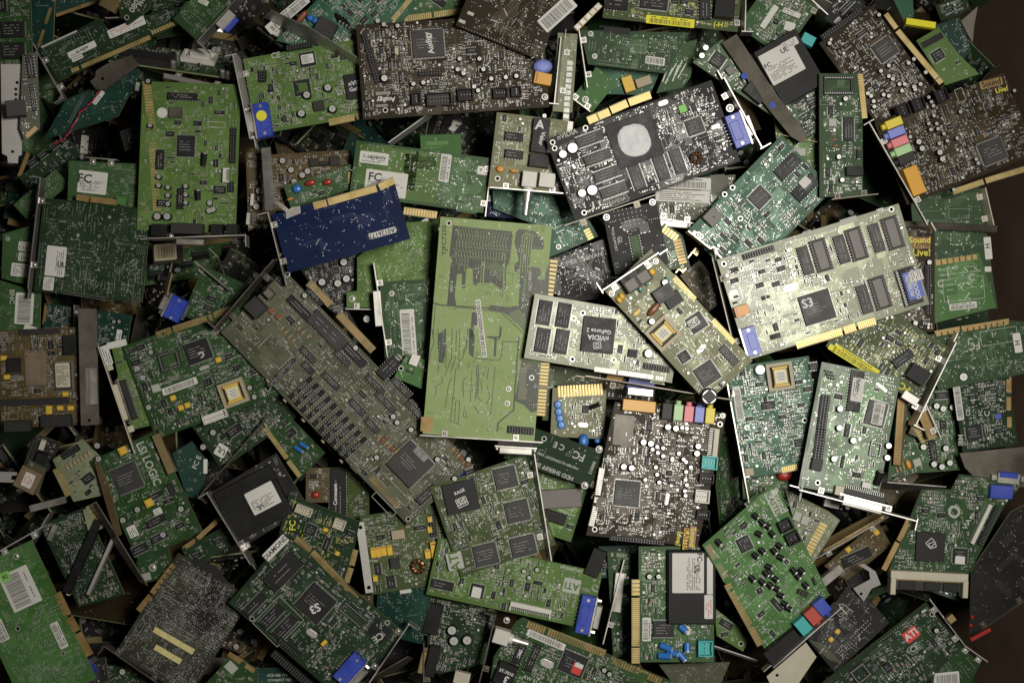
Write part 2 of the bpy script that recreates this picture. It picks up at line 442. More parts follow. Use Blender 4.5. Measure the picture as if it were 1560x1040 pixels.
@cached
def c_screw(r): m = MB(); m.cyl(0, 0, r, 0, 1.2, 'tin_white', n=14); m.lathe([(r * .72, 1.2), (r * .6, 2.4), (r * .3, 2.9)], 'tin', n=12); m.rect(0, 0, r * .9, .5, 3.0, 'ink', .6); m.rect(0, 0, r * .9, .5, 3.02, 'ink', .6 + math.pi/2); return m
@cached
def c_bnc(L):
    m = MB(); m.cbox(0, 0, 22, 24, 0, 20, 'white_plastic', 1); m.tube((0, -12, 10), (0, -18, 10), 8, 'white_plastic', 16)
    m.tube((0, -18, 10), (0, -18 - L * .4, 10), 7, 'tin', 16); m.tube((0, -18 - L * .4, 10), (0, -18 - L, 10), 5.4, 'tin', 16, 'dark_plastic')
    m.tube((-6.5, -22, 10), (6.5 + 2, -22, 10), 1.6, 'tin', 8); return m
@cached
def c_phone(w, h):
    m = MB(); m.cbox(0, 0, w, h, 0, 20, 'dark_plastic', .8)
    n = 2 if w > 30 else 1
    for i in range(n):
        x = (i - (n-1)/2) * w / n; m.cbox(x, -h * .12, w / n * .8, h * .62, 20, 21.2, 'grey_plastic', .5); m.box(x, h * .34, w / n * .4, h * .2, 20, 20.4, 'black_plastic')
    return m
@cached
def c_simm(w, h):      # cream memory-module socket, latches at both ends
    m = MB(); m.cbox(0, h * .28, w, h * .34, 0, 16, 'cream_plastic', .8)
    for sg in (-1, 1): m.cbox(sg * (w/2 - 4), -h * .16, 8, h * .68, 0, 18, 'cream_plastic', .8)
    m.box(0, -h * .12, w - 18, h * .40, 0, 8, 'dark_plastic')
    for x in (-.27, .05, .3): m.cbox(w * x, -h * .12, w * .2, h * .34, 8, 11, 'ic_black', .5)
    m.box(0, h * .08, w - 20, 2, 8, 9, 'gold_dull'); return m
@cached
def c_module(w, h, z):
    m = MB(); m.box(0, 0, w, h, 0, 2, 'dark_plastic'); m.cbox(0, 0, w - 1.5, h - 1.5, 2, z, 'black_plastic', 1.4); m.frame(0, 0, w - 6, h - 6, .5, z + .05, 'dark_plastic'); return m
@cached
def c_paste(s):
    m = MB(); m.cbox(0, 0, s * 1.45, s * 1.4, 0, 2.5, 'ic_black', .5)
    r = random.Random(4); n = 20; pr = [(1, 2.5), (.97, 4.5), (.8, 5.5), (.5, 5.0), (.2, 5.8)]
    sh = []
    for i in range(n):
        t = 2 * math.pi * i / n; q = min(1 / max(abs(math.cos(t)), 1e-3), 1 / max(abs(math.sin(t)), 1e-3), 1.07) * s / 2 * r.uniform(.95, 1.03); sh.append((q * math.cos(t), q * math.sin(t)))
    b = len(m.v); k = m.mi('paste')
    for q, z in pr:
        for x, y in sh: m.v.append((x * q, y * q, z + r.uniform(-.3, .3)))
    for j in range(len(pr) - 1):
        for i in range(n): a = b + j * n; m.f.append((a+i, a+(i+1) % n, a+n+(i+1) % n, a+n+i)); m.m.append(k)
    a = b + (len(pr)-1) * n; m.f.append(tuple(range(a, a+n))); m.m.append(k); return m
@cached
def c_dport(w, h, n, metal):      # wide metal port with a comb of pins behind it; mouth towards -y
    m = MB(); m.cbox(0, h * .25, w, h * .32, 0, 14, 'dark_plastic', .8); m.box(0, 0, w + 8, 2.4, 0, 18, 'tin')
    m.cbox(0, -h * .3, w * .92, h * .55, 3, 15, metal, 1.6); m.box(0, -h * .58 - .2, w * .84, .4, 5, 13, 'black_plastic')
    for i in range(n): m.box(-w * .45 + w * .9 * (i + .5) / n, h * .5, 1.1, h * .36, 0, 8, 'pin', tp=.2)
    for sg in (-1, 1): m.tube((sg * (w/2 + 1), 0, 9), (sg * (w/2 + 1), -6, 9), 2.6, 'tin', 6)
    return m
@cached
def c_blackport(w, h):
    m = MB(); m.cbox(0, 0, w, h, 0, 17, 'black_plastic', 1)
    for sg in (-1, 1): m.box(sg * (w/2 - 4), -h * .1, 5, h * .5, 17, 18, 'tin'); 
    n = int(w / 5)
    for i in range(n): m.box(-w/2 + w * (i + .5) / n, h/2 + 1.5, 1.1, 4, 0, 4, 'pin')
    return m
def sticker_mesh(w, h, kind, paper, ink, seed, words):
    m = MB(); r = random.Random(seed); k = min(1.6, min(w, h) * .15); pts = []
    for cx, cy, a0 in ((w/2 - k, h/2 - k, 0), (-w/2 + k, h/2 - k, 90), (-w/2 + k, -h/2 + k, 180), (w/2 - k, -h/2 + k, 270)):
        for i in range(4): t = math.radians(a0 + i * 30); pts.append((cx + k * math.cos(t), cy + k * math.sin(t)))
    if 'o' in kind: pts = circle(0, 0, w/2, 20)
    m.prism(pts, 0, .25, paper, paper); z = .37
    if 'b' in kind:        # barcode, across the long axis
        L = w > h; a, b = (w, h) if L else (h, w); x = -a * .42; bh = b * (.55 if 't' in kind else .7); off = -b * .12 if 't' in kind else 0
        while x < a * .42:
            q = r.choice((.45, .7, 1.0)); 
            if L: m.rect(x, off, q, bh, z, ink)
            else: m.rect(off, x, bh, q, z, ink)
            x += q + r.choice((.6, .9, 1.3))
        if 't' in kind:
            if L: dashes(m, -a * .4, a * .35, b * .32, min(1.4, b * .12), z, ink, r)
            else: dashes(m, -a * .4, a * .35, -b * .32, min(1.4, b * .12), z, ink, r, math.pi/2)
    elif 't' in kind:
        L = w >= h or 'h' in kind; a, b = (w, h) if L else (h, w); n = max(1, int(b / 3.4)); ang = 0 if L else math.pi/2
        for i in range(n):
            if words and i < n * .4: continue
            dashes(m, -a * .43, a * r.uniform(.1, .44), (n - 1) / 2 * b * .8 / n - i * b * .8 / n if n > 1 else 0, min(1.15, b * .3), z, ink, r, ang)
    for wd, fx, fy, sz, rot in words: m.text(wd, fx * w, fy * h, sz, z, ink, math.radians(rot), 1)
    return m

# ---------------------------------------------------------------- one card = an Empty and its parts
_mc = {}
def shared(mb, name):
    k = (id(mb), name)
    if k not in _mc: _mc[k] = mb.mesh(name)
    return _mc[k]
TH = 2.7
ALL = []
class Board:
    def __init__(s, name, label, p0, p1, p2, z=60, mask='green', side='c', dens=.6, poly=None, cat='circuit board', group=None,
                 silk='silk', tilt=1.0, plain=False, th=TH, traces=1.0, pitch=5.4, sh=0, gloss='', seed=None, holes=(), local=None):
        s.gloss = gloss; s.name, s.mask, s.side, s.dens, s.silk, s.plain, s.th, s.tr, s.pitch = name, mask, side, dens, silk, plain, th, traces, pitch
        s.seed = seed if seed is not None else sum(ord(c) * (i + 1) for i, c in enumerate(label)); s.r = random.Random(s.seed)
        if not isinstance(z, tuple):
            a, b = s.r.uniform(-13, 13) * tilt, s.r.uniform(-13, 13) * tilt; z = (z - (a + b) / 2, z + (a - b) / 2, z + (b - a) / 2)
        P0, P1, P2 = unp(*p0, z[0]), unp(*p1, z[1]), unp(*p2, z[2])
        s.ex = (P1 - P0).normalized(); n = s.ex.cross(P2 - P0).normalized(); s.flip = n.z < 0
        if n.z < 0: n = -n
        s.n = n; s.ey = n.cross(s.ex); s.o = P0
        w = (P1 - P0).length; h = (P2 - P0).dot(s.ey); mid = P0 + s.ex * w / 2 + s.ey * h / 2; s.o = mid
        s.f = (HC - mid.z) / HC
        if poly: s.poly = [s.loc(*p) for p in poly]
        elif sh: s.poly = [s.loc(*q) for q in (p0, p1, (p1[0] + p2[0] - p0[0], p1[1] + p2[1] - p0[1]), p2)]
        else: s.poly = [(-w/2, -h/2), (w/2, -h/2), (w/2, h/2), (-w/2, h/2)]
        if sum(a[0]*b[1] - b[0]*a[1] for a, b in zip(s.poly, s.poly[1:] + s.poly[:1])) < 0: s.poly = s.poly[::-1]
        s.root = bpy.data.objects.new(name, None); sc.collection.objects.link(s.root)
        s.root.empty_display_size = .01
        s.root.matrix_world = Matrix(((s.ex.x, s.ey.x, n.x, mid.x * S), (s.ex.y, s.ey.y, n.y, mid.y * S), (s.ex.z, s.ey.z, n.z, mid.z * S), (0, 0, 0, 1)))
        s.root['label'] = label; s.root['category'] = cat
        if group: s.root['group'] = group
        s.bm = MB(); s.cm = MB(); s.block = []; s.k = 0
        s.holes = [s.loc(*q) for q in holes]
        ALL.append(s)
    def loc(s, x, y):
        c = Vector((0, 0, HC)); d = unp(x, y, 0) - c; t = (s.o - c).dot(s.n) / d.dot(s.n); p = c + d * t - s.o
        return (p.dot(s.ex), p.dot(s.ey))
    def ang(s, x, y, d, rot=0):
        if d is None: return math.radians(rot)
        a = s.loc(x, y); b = s.loc(x + d[0] * .1, y + d[1] * .1); return math.atan2(b[1] - a[1], b[0] - a[0]) + math.radians(rot)
    def part(s, name, mesh, u, v, a=0.0, z=0.0, scale=None, label=None):
        o = bpy.data.objects.new(name, mesh); sc.collection.objects.link(o); o.parent = s.root
        o.location = (u * S, v * S, z * S); o.rotation_euler = (0, 0, a); o.scale = (scale or s.f,) * 3
        if label: o['label'] = label
        return o
    def c(s, name, mb, x, y, w, h, d=None, rot=0, z=0.0, label=None):
        u, v = s.loc(x, y); a = s.ang(x, y, d, rot); s.block.append((u, v, w * s.f / 2, h * s.f / 2, a))
        s.ext = (u, v, max(w, h) * .55, a); s.last = s.part(name, shared(mb, name), u, v, a, z, None, label); return s
    def mark(s, z, *items):        # printing on top of the last placed component: (text, dx, dy, size, degrees)
        m = MB()
        for t, x, y, sz, rot in items:
            if t == '[]': m.frame(x, y, sz, sz * .8, 1.1, 0, 'ic_mark_white', math.radians(rot))
            else: m.text(t, x, y, sz, 0, 'ic_mark_white', math.radians(rot), 1)
        o = bpy.data.objects.new('printed_mark', m.mesh('printed_mark')); sc.collection.objects.link(o); o.parent = s.last; o.location = (0, 0, z * S); return s
    # --- component placing, all positions in photograph pixels
    def chip(s, x, y, w, h, pins=4, logo='', t=1, body='ic_black', z=4.5, d=None, rot=0): s.c('chip', c_chip(w, h, pins, t, body, z, logo, int(x + y) % 5), x, y, w, h, d, rot); return s
    def dip(s, x, y, w, h, t=1, body='ic_black', z=7, sock=0, d=None, rot=0): s.c('long_chip', c_dip(w, h, t, body, z, sock), x, y, w, h, d, rot); return s
    def sock(s, x, y, w, h, pins=4, d=None, rot=0): s.c('chip_socket', c_socket(w, h, pins), x, y, w, h, d, rot); return s
    def msock(s, x, y, w, h, d=None, rot=0): s.c('memory_socket', c_memsocket(w, h), x, y, w, h, d, rot); return s
    def caps(s, pts, r=4, h=13, sleeve='black_plastic'):
        for x, y in pts: s.c('capacitor', c_cap(r, h, sleeve), x, y, 2 * r, 2 * r, None, (x * 13 + y * 7) % 90)
        return s
    def capl(s, x, y, r=4, L=14, sleeve='black_plastic', d=None, rot=0): s.c('capacitor', c_capl(r, L, sleeve), x, y, L + 4, 2 * r, d, rot); return s
    def tant(s, pts, w=8, h=14, col='yellow_part', d=None, rot=0):
        for x, y in pts: s.c('tantalum_capacitor', c_tant(w, h, col), x, y, w, h, d, rot)
        return s
    def xtal(s, x, y, w=18, h=8, d=None, rot=0): s.c('crystal', c_crystal(w, h), x, y, w, h, d, rot); return s
    def disc(s, pts, r=5, col='blue_part', tall=0, d=None):
        for x, y in pts: s.c('disc_capacitor', c_disc(r, col, tall), x, y, 2 * r, 2 * r, d)
        return s
    def blob(s, x, y, w, h, z=8, col='blue_part', name='film_capacitor', d=None): s.c(name, c_blob(w, h, z, col), x, y, w, h, d); return s
    def res(s, pts, L=9, r=1.6, col='tan_part', bands=1, d=None, rot=0):
        for x, y in pts: s.c('resistor', c_resistor(L, r, col, bands), x, y, L + 6, 2 * r + 1, d, rot)
        return s
    def hdr(s, x, y, w, h, box=0, d=None, rot=0): s.c('pin_header', c_header(w, h, box), x, y, w, h, d, rot); return s
    def plug(s, x, y, w, h, z=14, col='black_plastic', n=4, d=None, rot=0): s.c('wire_connector', c_plug(w, h, z, col, n), x, y, w, h, d, rot); return s
    def comb(s, x, y, w, h, col='cream_plastic', d=None, rot=0): s.c('ribbon_connector', c_strip_plug(w, h, col), x, y, w, h, d, rot); return s
    def vga(s, x, y, w, h, col='blue_plastic', shell=1, d=None, rot=0): s.c('video_port', c_vga(w, h, col, shell), x, y, w, h, d, rot); return s
    def jack(s, x, y, col, w=13, h=22, d=None, rot=0): s.c('audio_jack', c_jack(w, h, col), x, y, w, h, d, rot); return s
    def block_(s, x, y, w, h, z, col, name='module', d=None, rot=0): s.c(name, c_block(w, h, z, col), x, y, w, h, d, rot); return s
    def xfmr(s, x, y, w=40, h=38, d=None, rot=0): s.c('transformer', c_transformer(w, h), x, y, w, h, d, rot); return s
    def screw(s, pts, r=5):
        for x, y in pts: s.c('screw', c_screw(r), x, y, 2*r, 2*r)
        return s
    def stk(s, x, y, w, h, kind='bt', d=None, rot=0, z=.5, paper='paper', ink='ink', words=(), name='sticker'):
        u, v = s.loc(x, y); a = s.ang(x, y, d, rot)
        if z < 3: s.block.append((u, v, w * s.f / 2, h * s.f / 2, a))
        o = s.part(name, sticker_mesh(w, h, kind, paper, ink, int(x * 3 + y), tuple(words)).mesh(name), u, v, a, z)
        if z > 3 and getattr(s, 'ext', None) and math.hypot(u - s.ext[0], v - s.ext[1]) < s.ext[2]:     # a sticker on a component belongs to it
            u0, v0, _, a0 = s.ext; c, n = math.cos(-a0), math.sin(-a0); du, dv = (u - u0) / s.f, (v - v0) / s.f
            o.parent = s.last; o.scale = (1, 1, 1); o.location = ((c * du - n * dv) * S, (n * du + c * dv) * S, z * S); o.rotation_euler = (0, 0, a - a0)
        return s
    def text(s, t, x, y, size, d=None, rot=0, m=None, bold=1, pad=1, sx=1.0):
        u, v = s.loc(x, y); a = s.ang(x, y, d, rot); s.bm.text(t, u, v, size * s.f, .42, m or s.silk, a, bold, sx)
        if pad: s.block.append((u, v, size * len(t) * .36, size * .6, a))
        return s
    def area(s, pts, m, z=.30): s.bm.prism(P_ if sum(a[0]*b[1] - b[0]*a[1] for a, b in zip(P_, P_[1:] + P_[:1])) > 0 else P_[::-1], .05, z, m, m) if (P_ := [s.loc(*p) for p in pts]) else 0; return s
    def track(s, pts, wd, m, z=.40):       # one copper run drawn through a list of points
        P = [Vector(s.loc(*p)) for p in pts]; L_, R_ = [], []
        for i, p in enumerate(P):
            d0 = (P[i] - P[i-1]).normalized() if i else None; d1 = (P[i+1] - P[i]).normalized() if i < len(P)-1 else None
            nn = (d0 + d1).normalized() if d0 and d1 else (d0 or d1); k = 1 / max(.5, nn.dot(d1 or d0)); n = Vector((-nn.y, nn.x)) * (wd / 2 * k * s.f)
            L_.append(p + n); R_.append(p - n)
        for i in range(len(P)-1): s.bm.face([(*q, z) for q in (R_[i], R_[i+1], L_[i+1], L_[i])], m)
        return s
    def clear(s, x, y, w, h, d=None, rot=0, m=None, frame=0):      # bare patch, optionally filled or framed in print
        u, v = s.loc(x, y); a = s.ang(x, y, d, rot); s.block.append((u, v, w * s.f / 2, h * s.f / 2, a))
        if m: s.bm.rect(u, v, w * s.f, h * s.f, .30, m, a)
        if frame: s.bm.frame(u, v, w * s.f, h * s.f, .7, .36, s.silk, a)
        return s
    def grid(s, x, y, w, h, nx, ny, r=.9, d=None, rot=0, m='solder'):      # field of solder joints
        u, v = s.loc(x, y); a = s.ang(x, y, d, rot); c, n = math.cos(a), math.sin(a); w *= s.f; h *= s.f
        s.block.append((u, v, w/2 + 1, h/2 + 1, a))
        for i in range(nx):
            for j in range(ny):
                p = -w/2 + w * (i / (nx - 1) if nx > 1 else .5); q = -h/2 + h * (j / (ny - 1) if ny > 1 else .5)
                s.bm.cyl(u + c*p - n*q, v + n*p + c*q, r, 0, 1.3, m, n=6, r1=r * .45)
        return s
    def fing(s, a, b, depth=13, pitch=2.9, gaps=(), gold='gold_finger', base='finger_base', fill=.74, solid=0):
        A, B = Vector(s.loc(*a)), Vector(s.loc(*b)); L = (B - A).length; d = (B - A) / L; pn = Vector((-d.y, d.x)); c = (A + B) / 2
        if pn.dot(-c) < 0: pn = -pn
        m = MB(); ang = math.atan2(d.y, d.x); dep = depth * s.f; segs = []; t = 0.0
        for g0, g1 in list(gaps) + [(1.0, 1.0)]: segs.append((t, g0)); t = g1
        for t0, t1 in segs:
            w = (t1 - t0) * L; cc = A + d * ((t0 + t1) / 2 * L) + pn * dep / 2
            m.box(cc.x, cc.y, w, dep, -s.th + .08, -.08, base, a=ang)
            n = max(1, int(w / (pitch * s.f))); p = w / n
            for i in range(n):
                if s.r.random() < .02: continue
                q = A + d * (t0 * L + p * (i + .5)) + pn * (dep * .53)
                m.rect(q.x, q.y, p * (fill if not solid else .9), dep * .86, .14, gold, ang)
        q = c + pn * dep / 2; s.block.append((q.x, q.y, L/2, dep/2 + 1, ang))
        s.part('edge_connector', m.mesh('edge_connector'), 0, 0, scale=1); return s
    def brk(s, a, b, top=20, bot=-7, lean=0.0, tab=1, m='tin', th=1.5):
        A, B = Vector(s.loc(*a)), Vector(s.loc(*b)); d = (B - A).normalized(); pn = Vector((-d.y, d.x)); c = (A + B) / 2
        if pn.dot(c) < 0: pn = -pn
        mb = MB()
        def slab(P, Q, o0, o1, z0, z1, t):
            vs = []
            for z, o in ((z0, o0), (z1, o1)):
                for X, e in ((P, 0), (Q, 0), (Q, t), (P, t)): q = X + pn * (o + e); vs.append((q.x, q.y, z))
            b0 = len(mb.v); mb.v += vs; k = mb.mi(m)
            for f in ((0, 1, 2, 3), (7, 6, 5, 4), (0, 4, 5, 1), (1, 5, 6, 2), (2, 6, 7, 3), (3, 7, 4, 0)): mb.f.append(tuple(b0 + i for i in f)); mb.m.append(k)
        slab(A, B, .6, .6 + lean, bot, top, th)
        if tab:
            E = B if tab > 0 else A; q = d * (1.5 if tab > 0 else -1.5); slab(E, E + q, .6, .6, bot + 2, top - 1, 17)
            F = A if tab > 0 else B; slab(F, F - q * 9, .6, .6, bot + 6, top - 6, th)
        # folded ears that are screwed to the card
        for t in (.2, .78):
            q = A + (B - A) * t - pn * 3.4; mb.cbox(q.x, q.y, 9, 9, .1, 1.4, m, .4, a=math.atan2(d.y, d.x)); mb.lathe([(2.6, 1.4), (2.2, 2.5), (1, 3)], m, q.x, q.y, 10)
        s.part('bracket', mb.mesh('bracket'), 0, 0, scale=1); return s
    # --- surface of the card
    def free(s, u, v, mg=1.5):
        for x, y, w, h, a in s.block:
            c, n = math.cos(a), math.sin(a); dx, dy = u - x, v - y
            if abs(c*dx + n*dy) < w + mg and abs(-n*dx + c*dy) < h + mg: return False
        return True
    def done(s):
        r, bm, cm, f = s.r, s.bm, s.cm, s.f
        if s.silk == 'silk' and s.mask in ('brown', 'black'): s.silk = 'silk_dim'; s.dens *= .85
        mk, tk = 'mask_' + s.mask + s.gloss, 'trace_' + s.mask + s.gloss
        xs = [p[0] for p in s.poly]; ys = [p[1] for p in s.poly]; x0, x1, y0, y1 = min(xs), max(xs), min(ys), max(ys); area_ = (x1-x0)*(y1-y0)
        hl = []
        for u, v in s.holes:
            if inside(s.poly, u, v): hl.append(circle(u, v, 2.4, 10)[::-1]); s.block.append((u, v, 4.5, 4.5, 0))
        if s.plain: bm.prism(s.poly, -s.th, 0, s.mask, s.mask, hl)
        else:
            bm.prism(s.poly, -s.th, 0, 'laminate', mk, hl)
            for h in hl:
                cx, cy = sum(p[0] for p in h)/len(h), sum(p[1] for p in h)/len(h); o, i_ = circle(cx, cy, 4.0, 12), circle(cx, cy, 2.5, 12)
                for i in range(12): j = (i+1) % 12; bm.face([(*i_[i], .34), (*o[i], .34), (*o[j], .34), (*i_[j], .34)], 'pad')
            ins = lambda u, v, e=2.0: inside(s.poly, u, v) and inside(s.poly, u+e, v) and inside(s.poly, u-e, v) and inside(s.poly, u, v+e) and inside(s.poly, u, v-e)
            # copper under the mask
            nb = int(area_ / 260 * s.tr); zz = .10
            for _ in range(nb):
                u, v = r.uniform(x0, x1), r.uniform(y0, y1); k = r.choice((1, 2, 3, 4, 5, 7)); a = r.choice((0, 0, 90, 90, 45, 135)); path = [(u, v)]
                for i in range(r.choice((1, 2, 2, 3, 4))):
                    L = r.uniform(6, 34) * (.5 if a % 90 else 1); u += L * math.cos(math.radians(a)); v += L * math.sin(math.radians(a)); path.append((u, v)); a += r.choice((-45, 45))
                if not all(ins(*p, 3) for p in path): continue
                zz += .0016; wd = .42 if s.side == 'c' else .55; sp = r.choice((2.0, 2.0, 2.6)); prev = None
                for q in range(k):
                    off = (q - (k-1)/2) * sp; L_, R_ = [], []
                    for i, p in enumerate(path):
                        d0 = Vector(path[i]) - Vector(path[i-1]) if i else None; d1 = Vector(path[i+1]) - Vector(path[i]) if i < len(path)-1 else None
                        if d0 and d1: nn = (d0.normalized() + d1.normalized()).normalized(); sc_ = 1 / max(.5, nn.dot(d1.normalized()))
                        else: nn = (d0 or d1).normalized(); sc_ = 1
                        nx, ny = -nn.y * sc_, nn.x * sc_
                        L_.append((p[0] + nx*(off+wd), p[1] + ny*(off+wd), zz)); R_.append((p[0] + nx*(off-wd), p[1] + ny*(off-wd), zz))
                    for i in range(len(path)-1): bm.face([R_[i], R_[i+1], L_[i+1], L_[i]], tk)
                    if r.random() < .5:
                        for e in (L_[0], L_[-1]): bm.cyl(e[0], e[1], .85, 0, .33, 'solder', n=6)
            # copper pours
            for _ in range(int(area_ / 2600 * s.tr)):
                u, v = r.uniform(x0, x1), r.uniform(y0, y1); ww, hh = r.uniform(8, 26), r.uniform(8, 22); k = min(ww, hh) * .3
                pl = [(u-ww/2, v-hh/2), (u+ww/2-k, v-hh/2), (u+ww/2, v-hh/2+k), (u+ww/2, v+hh/2), (u-ww/2+k, v+hh/2), (u-ww/2, v+hh/2-k)]
                if all(ins(*p, 1) for p in pl): zz += .002; bm.face([(*p, zz - .05) for p in pl], tk)
            # parts, joints and print on a loose raster
            pt = s.pitch * .86; dn = s.dens; off = r.uniform(0, 50)
            ny_ = int((y1-y0) / pt); nx_ = int((x1-x0) / pt); skip = set()
            for j in range(ny_):
                for i in range(nx_):
                    if (i, j) in skip: continue
                    u = x0 + pt * (i + .5) + r.uniform(-.7, .7); v = y0 + pt * (j + .5) + r.uniform(-.7, .7)
                    if not ins(u, v, 3.2) or not s.free(u, v, 2.2): continue
                    nz = noise.noise(Vector((u * .035 + off, v * .035, s.seed * .1))) * .5 + .5
                    nz2 = noise.noise(Vector((u * .012 + off, v * .012, s.seed * .1 + 9))) * .5 + .5
                    p = dn * max(.10, min(1.35, (nz - .30) * 3.6))
                    al = 0 if nz2 > .5 else math.pi/2
                    if r.random() > p:
                        if r.random() < .10 + .38 * dn:
                            for _ in range(r.choice((1, 1, 2, 3))): bm.cyl(u + r.uniform(-2.5, 2.5), v + r.uniform(-2.5, 2.5), r.uniform(.4, .75), 0, .35 + r.uniform(0, .02), 'solder' if r.random() < .75 else 'ink', n=6)
                        continue
                    q = r.random()
                    if s.side == 'b':
                        if q < .5:      # row of soldered leads
                            n = r.choice((2, 3, 3, 6)); 
                            for t in range(n):
                                uu, vv = u + (t * 3 - 3 if al == 0 else 0), v + (t * 3 - 3 if al else 0)
                                if ins(uu, vv, 1.5): bm.cyl(uu, vv, .95, 0, 1.2, 'solder', n=6, r1=.4)
                        elif q < .8:
                            for _ in range(4): bm.cyl(u + r.uniform(-3, 3), v + r.uniform(-3, 3), .6, 0, .35 + r.uniform(0, .05), 'solder', n=6)
                        elif q < .9: bm.frame(u, v, r.uniform(3, 7), 3, .35, .36 + r.uniform(0, .03), s.silk, al)
                        continue
                    if q < .50:      # two-ended chip part
                        L, W = r.choice(((3.4, 1.8), (3.0, 1.6), (2.6, 1.4), (4.2, 2.3))); a = al + (math.pi/2 if r.random() < .25 else 0)
                        body, hh = r.choice((('tan_part', 1.7), ('ic_black', 1.1), ('ic_black', 1.1), ('ic_black', 1.4), ('grey_plastic', 1.6), ('brown_part', 1.6)))
                        c_, n_ = math.cos(a), math.sin(a)
                        cm.box(u, v, L * .55, W, .1, hh, body, a=a)
                        for sg in (-1, 1): cm.box(u + c_ * sg * L * .42, v + n_ * sg * L * .42, L * .34, W * 1.04, 0, hh + .08, 'solder', a=a, tp=.1)
                        if r.random() < .38: bm.frame(u, v, L + 1.6, W + 1.3, .28, .36 + r.uniform(0, .03), s.silk, a)
                        elif r.random() < .5: dashes(bm, -2.2, 2.2, 2.2, .7, .37, s.silk, r, a, u, v)
                    elif q < .62:      # unpopulated pads
                        for sg in (-1, 1): bm.rect(u + sg * 1.3 * math.cos(al), v + sg * 1.3 * math.sin(al), 1.2, 1.8, .32, 'pad', al)
                        bm.frame(u, v, 4.8, 3.0, .28, .36 + r.uniform(0, .03), s.silk, al)
                    elif q < .72:      # small outline package
                        W, H = r.choice(((9, 5.5), (6, 3.6), (11, 7))); a = al
                        if ins(u, v, W * .75) and s.free(u, v, W * .7):
                            cm.cbox(u, v, W, H, .3, 3.2, 'ic_black', .5, a=a); c_, n_ = math.cos(a), math.sin(a); n = int(W / 2)
                            for t in range(n):
                                p_ = -W/2 + W * (t + .5) / n
                                for sg in (-1, 1): q_ = sg * (H/2 + .9); cm.box(u + c_*p_ - n_*q_, v + n_*p_ + c_*q_, .9, 1.9, 0, 1.1, 'pin', a=a)
                            dashes(cm, -W * .35, W * .3, 0, .8, 3.32, 'ic_mark', r, a, u, v)
                            s.block.append((u, v, W/2 + 1, H/2 + 1.6, a))
                    elif q < .80:      # resistor network, tiny comb
                        c_, n_ = math.cos(al), math.sin(al)
                        cm.box(u, v, 5.6, 2.2, .2, 1.3, 'ic_black', a=al)
                        for t in range(4):
                            for sg in (-1, 1): p_ = -2.1 + 1.4 * t; q_ = sg * 1.5; cm.box(u + c_*p_ - n_*q_, v + n_*p_ + c_*q_, .8, 1.0, 0, 1.0, 'solder', a=al)
                    elif q < .92: dashes(bm, -2.4, 2.4, r.uniform(-1, 1), .85, .36, s.silk, r, al, u, v, 1)
                    elif q < .96: cm.cyl(u, v, 1.9, 0, 3.6, 'black_plastic', 'can_top', 10)
                    else:
                        bm.cyl(u, v, 1.3, 0, .3, 'pad', n=8); bm.cyl(u, v, .6, 0, .36, 'ink', n=6)
            # a few long printed outlines
            for _ in range(0 if s.dens < .1 else int(area_ / 3500 * (1 if s.side == 'c' else .6))):
                u, v = r.uniform(x0+10, x1-10), r.uniform(y0+10, y1-10); ww, hh = r.uniform(12, 30), r.uniform(6, 16)
                if all(ins(u+a*ww/2, v+b*hh/2, 1) and s.free(u+a*ww/2, v+b*hh/2, .5) for a in (-1, 1) for b in (-1, 1)): bm.frame(u, v, ww, hh, .34, .335, s.silk)
        nm = 'board' if not s.plain else 'plate'
        s.part(nm, bm.mesh(nm), 0, 0, scale=1)
        if cm.f: o = s.part('surface_components', cm.mesh('surface_components'), 0, 0, scale=1); o['kind'] = 'stuff'
        return s

# ---------------------------------------------------------------- the box round the pile
def struct(name, mb):
    o = bpy.data.objects.new(name, mb.mesh(name)); sc.collection.objects.link(o); o['kind'] = 'structure'; return o
m = MB(); m.box(-60, 0, 1740, 1700, -390, -370, 'shaded_floor'); struct('floor', m)
m = MB(); m.box(-920, 0, 20, 1700, -370, 60, 'cardboard'); m.box(-58, 800, 1700, 20, -370, 100, 'cardboard'); m.box(-58, -800, 1700, 20, -370, 100, 'cardboard'); 
for P_ in ([(700, -800, -370), (700, 800, -370), (850, 800, 150), (850, -800, 150)], [(720, -800, -370), (720, 800, -370), (870, 800, 150), (870, -800, 150)]): m.face(P_[::-1] if P_[0][0] == 700 else P_, 'cardboard')
struct('wall', m)

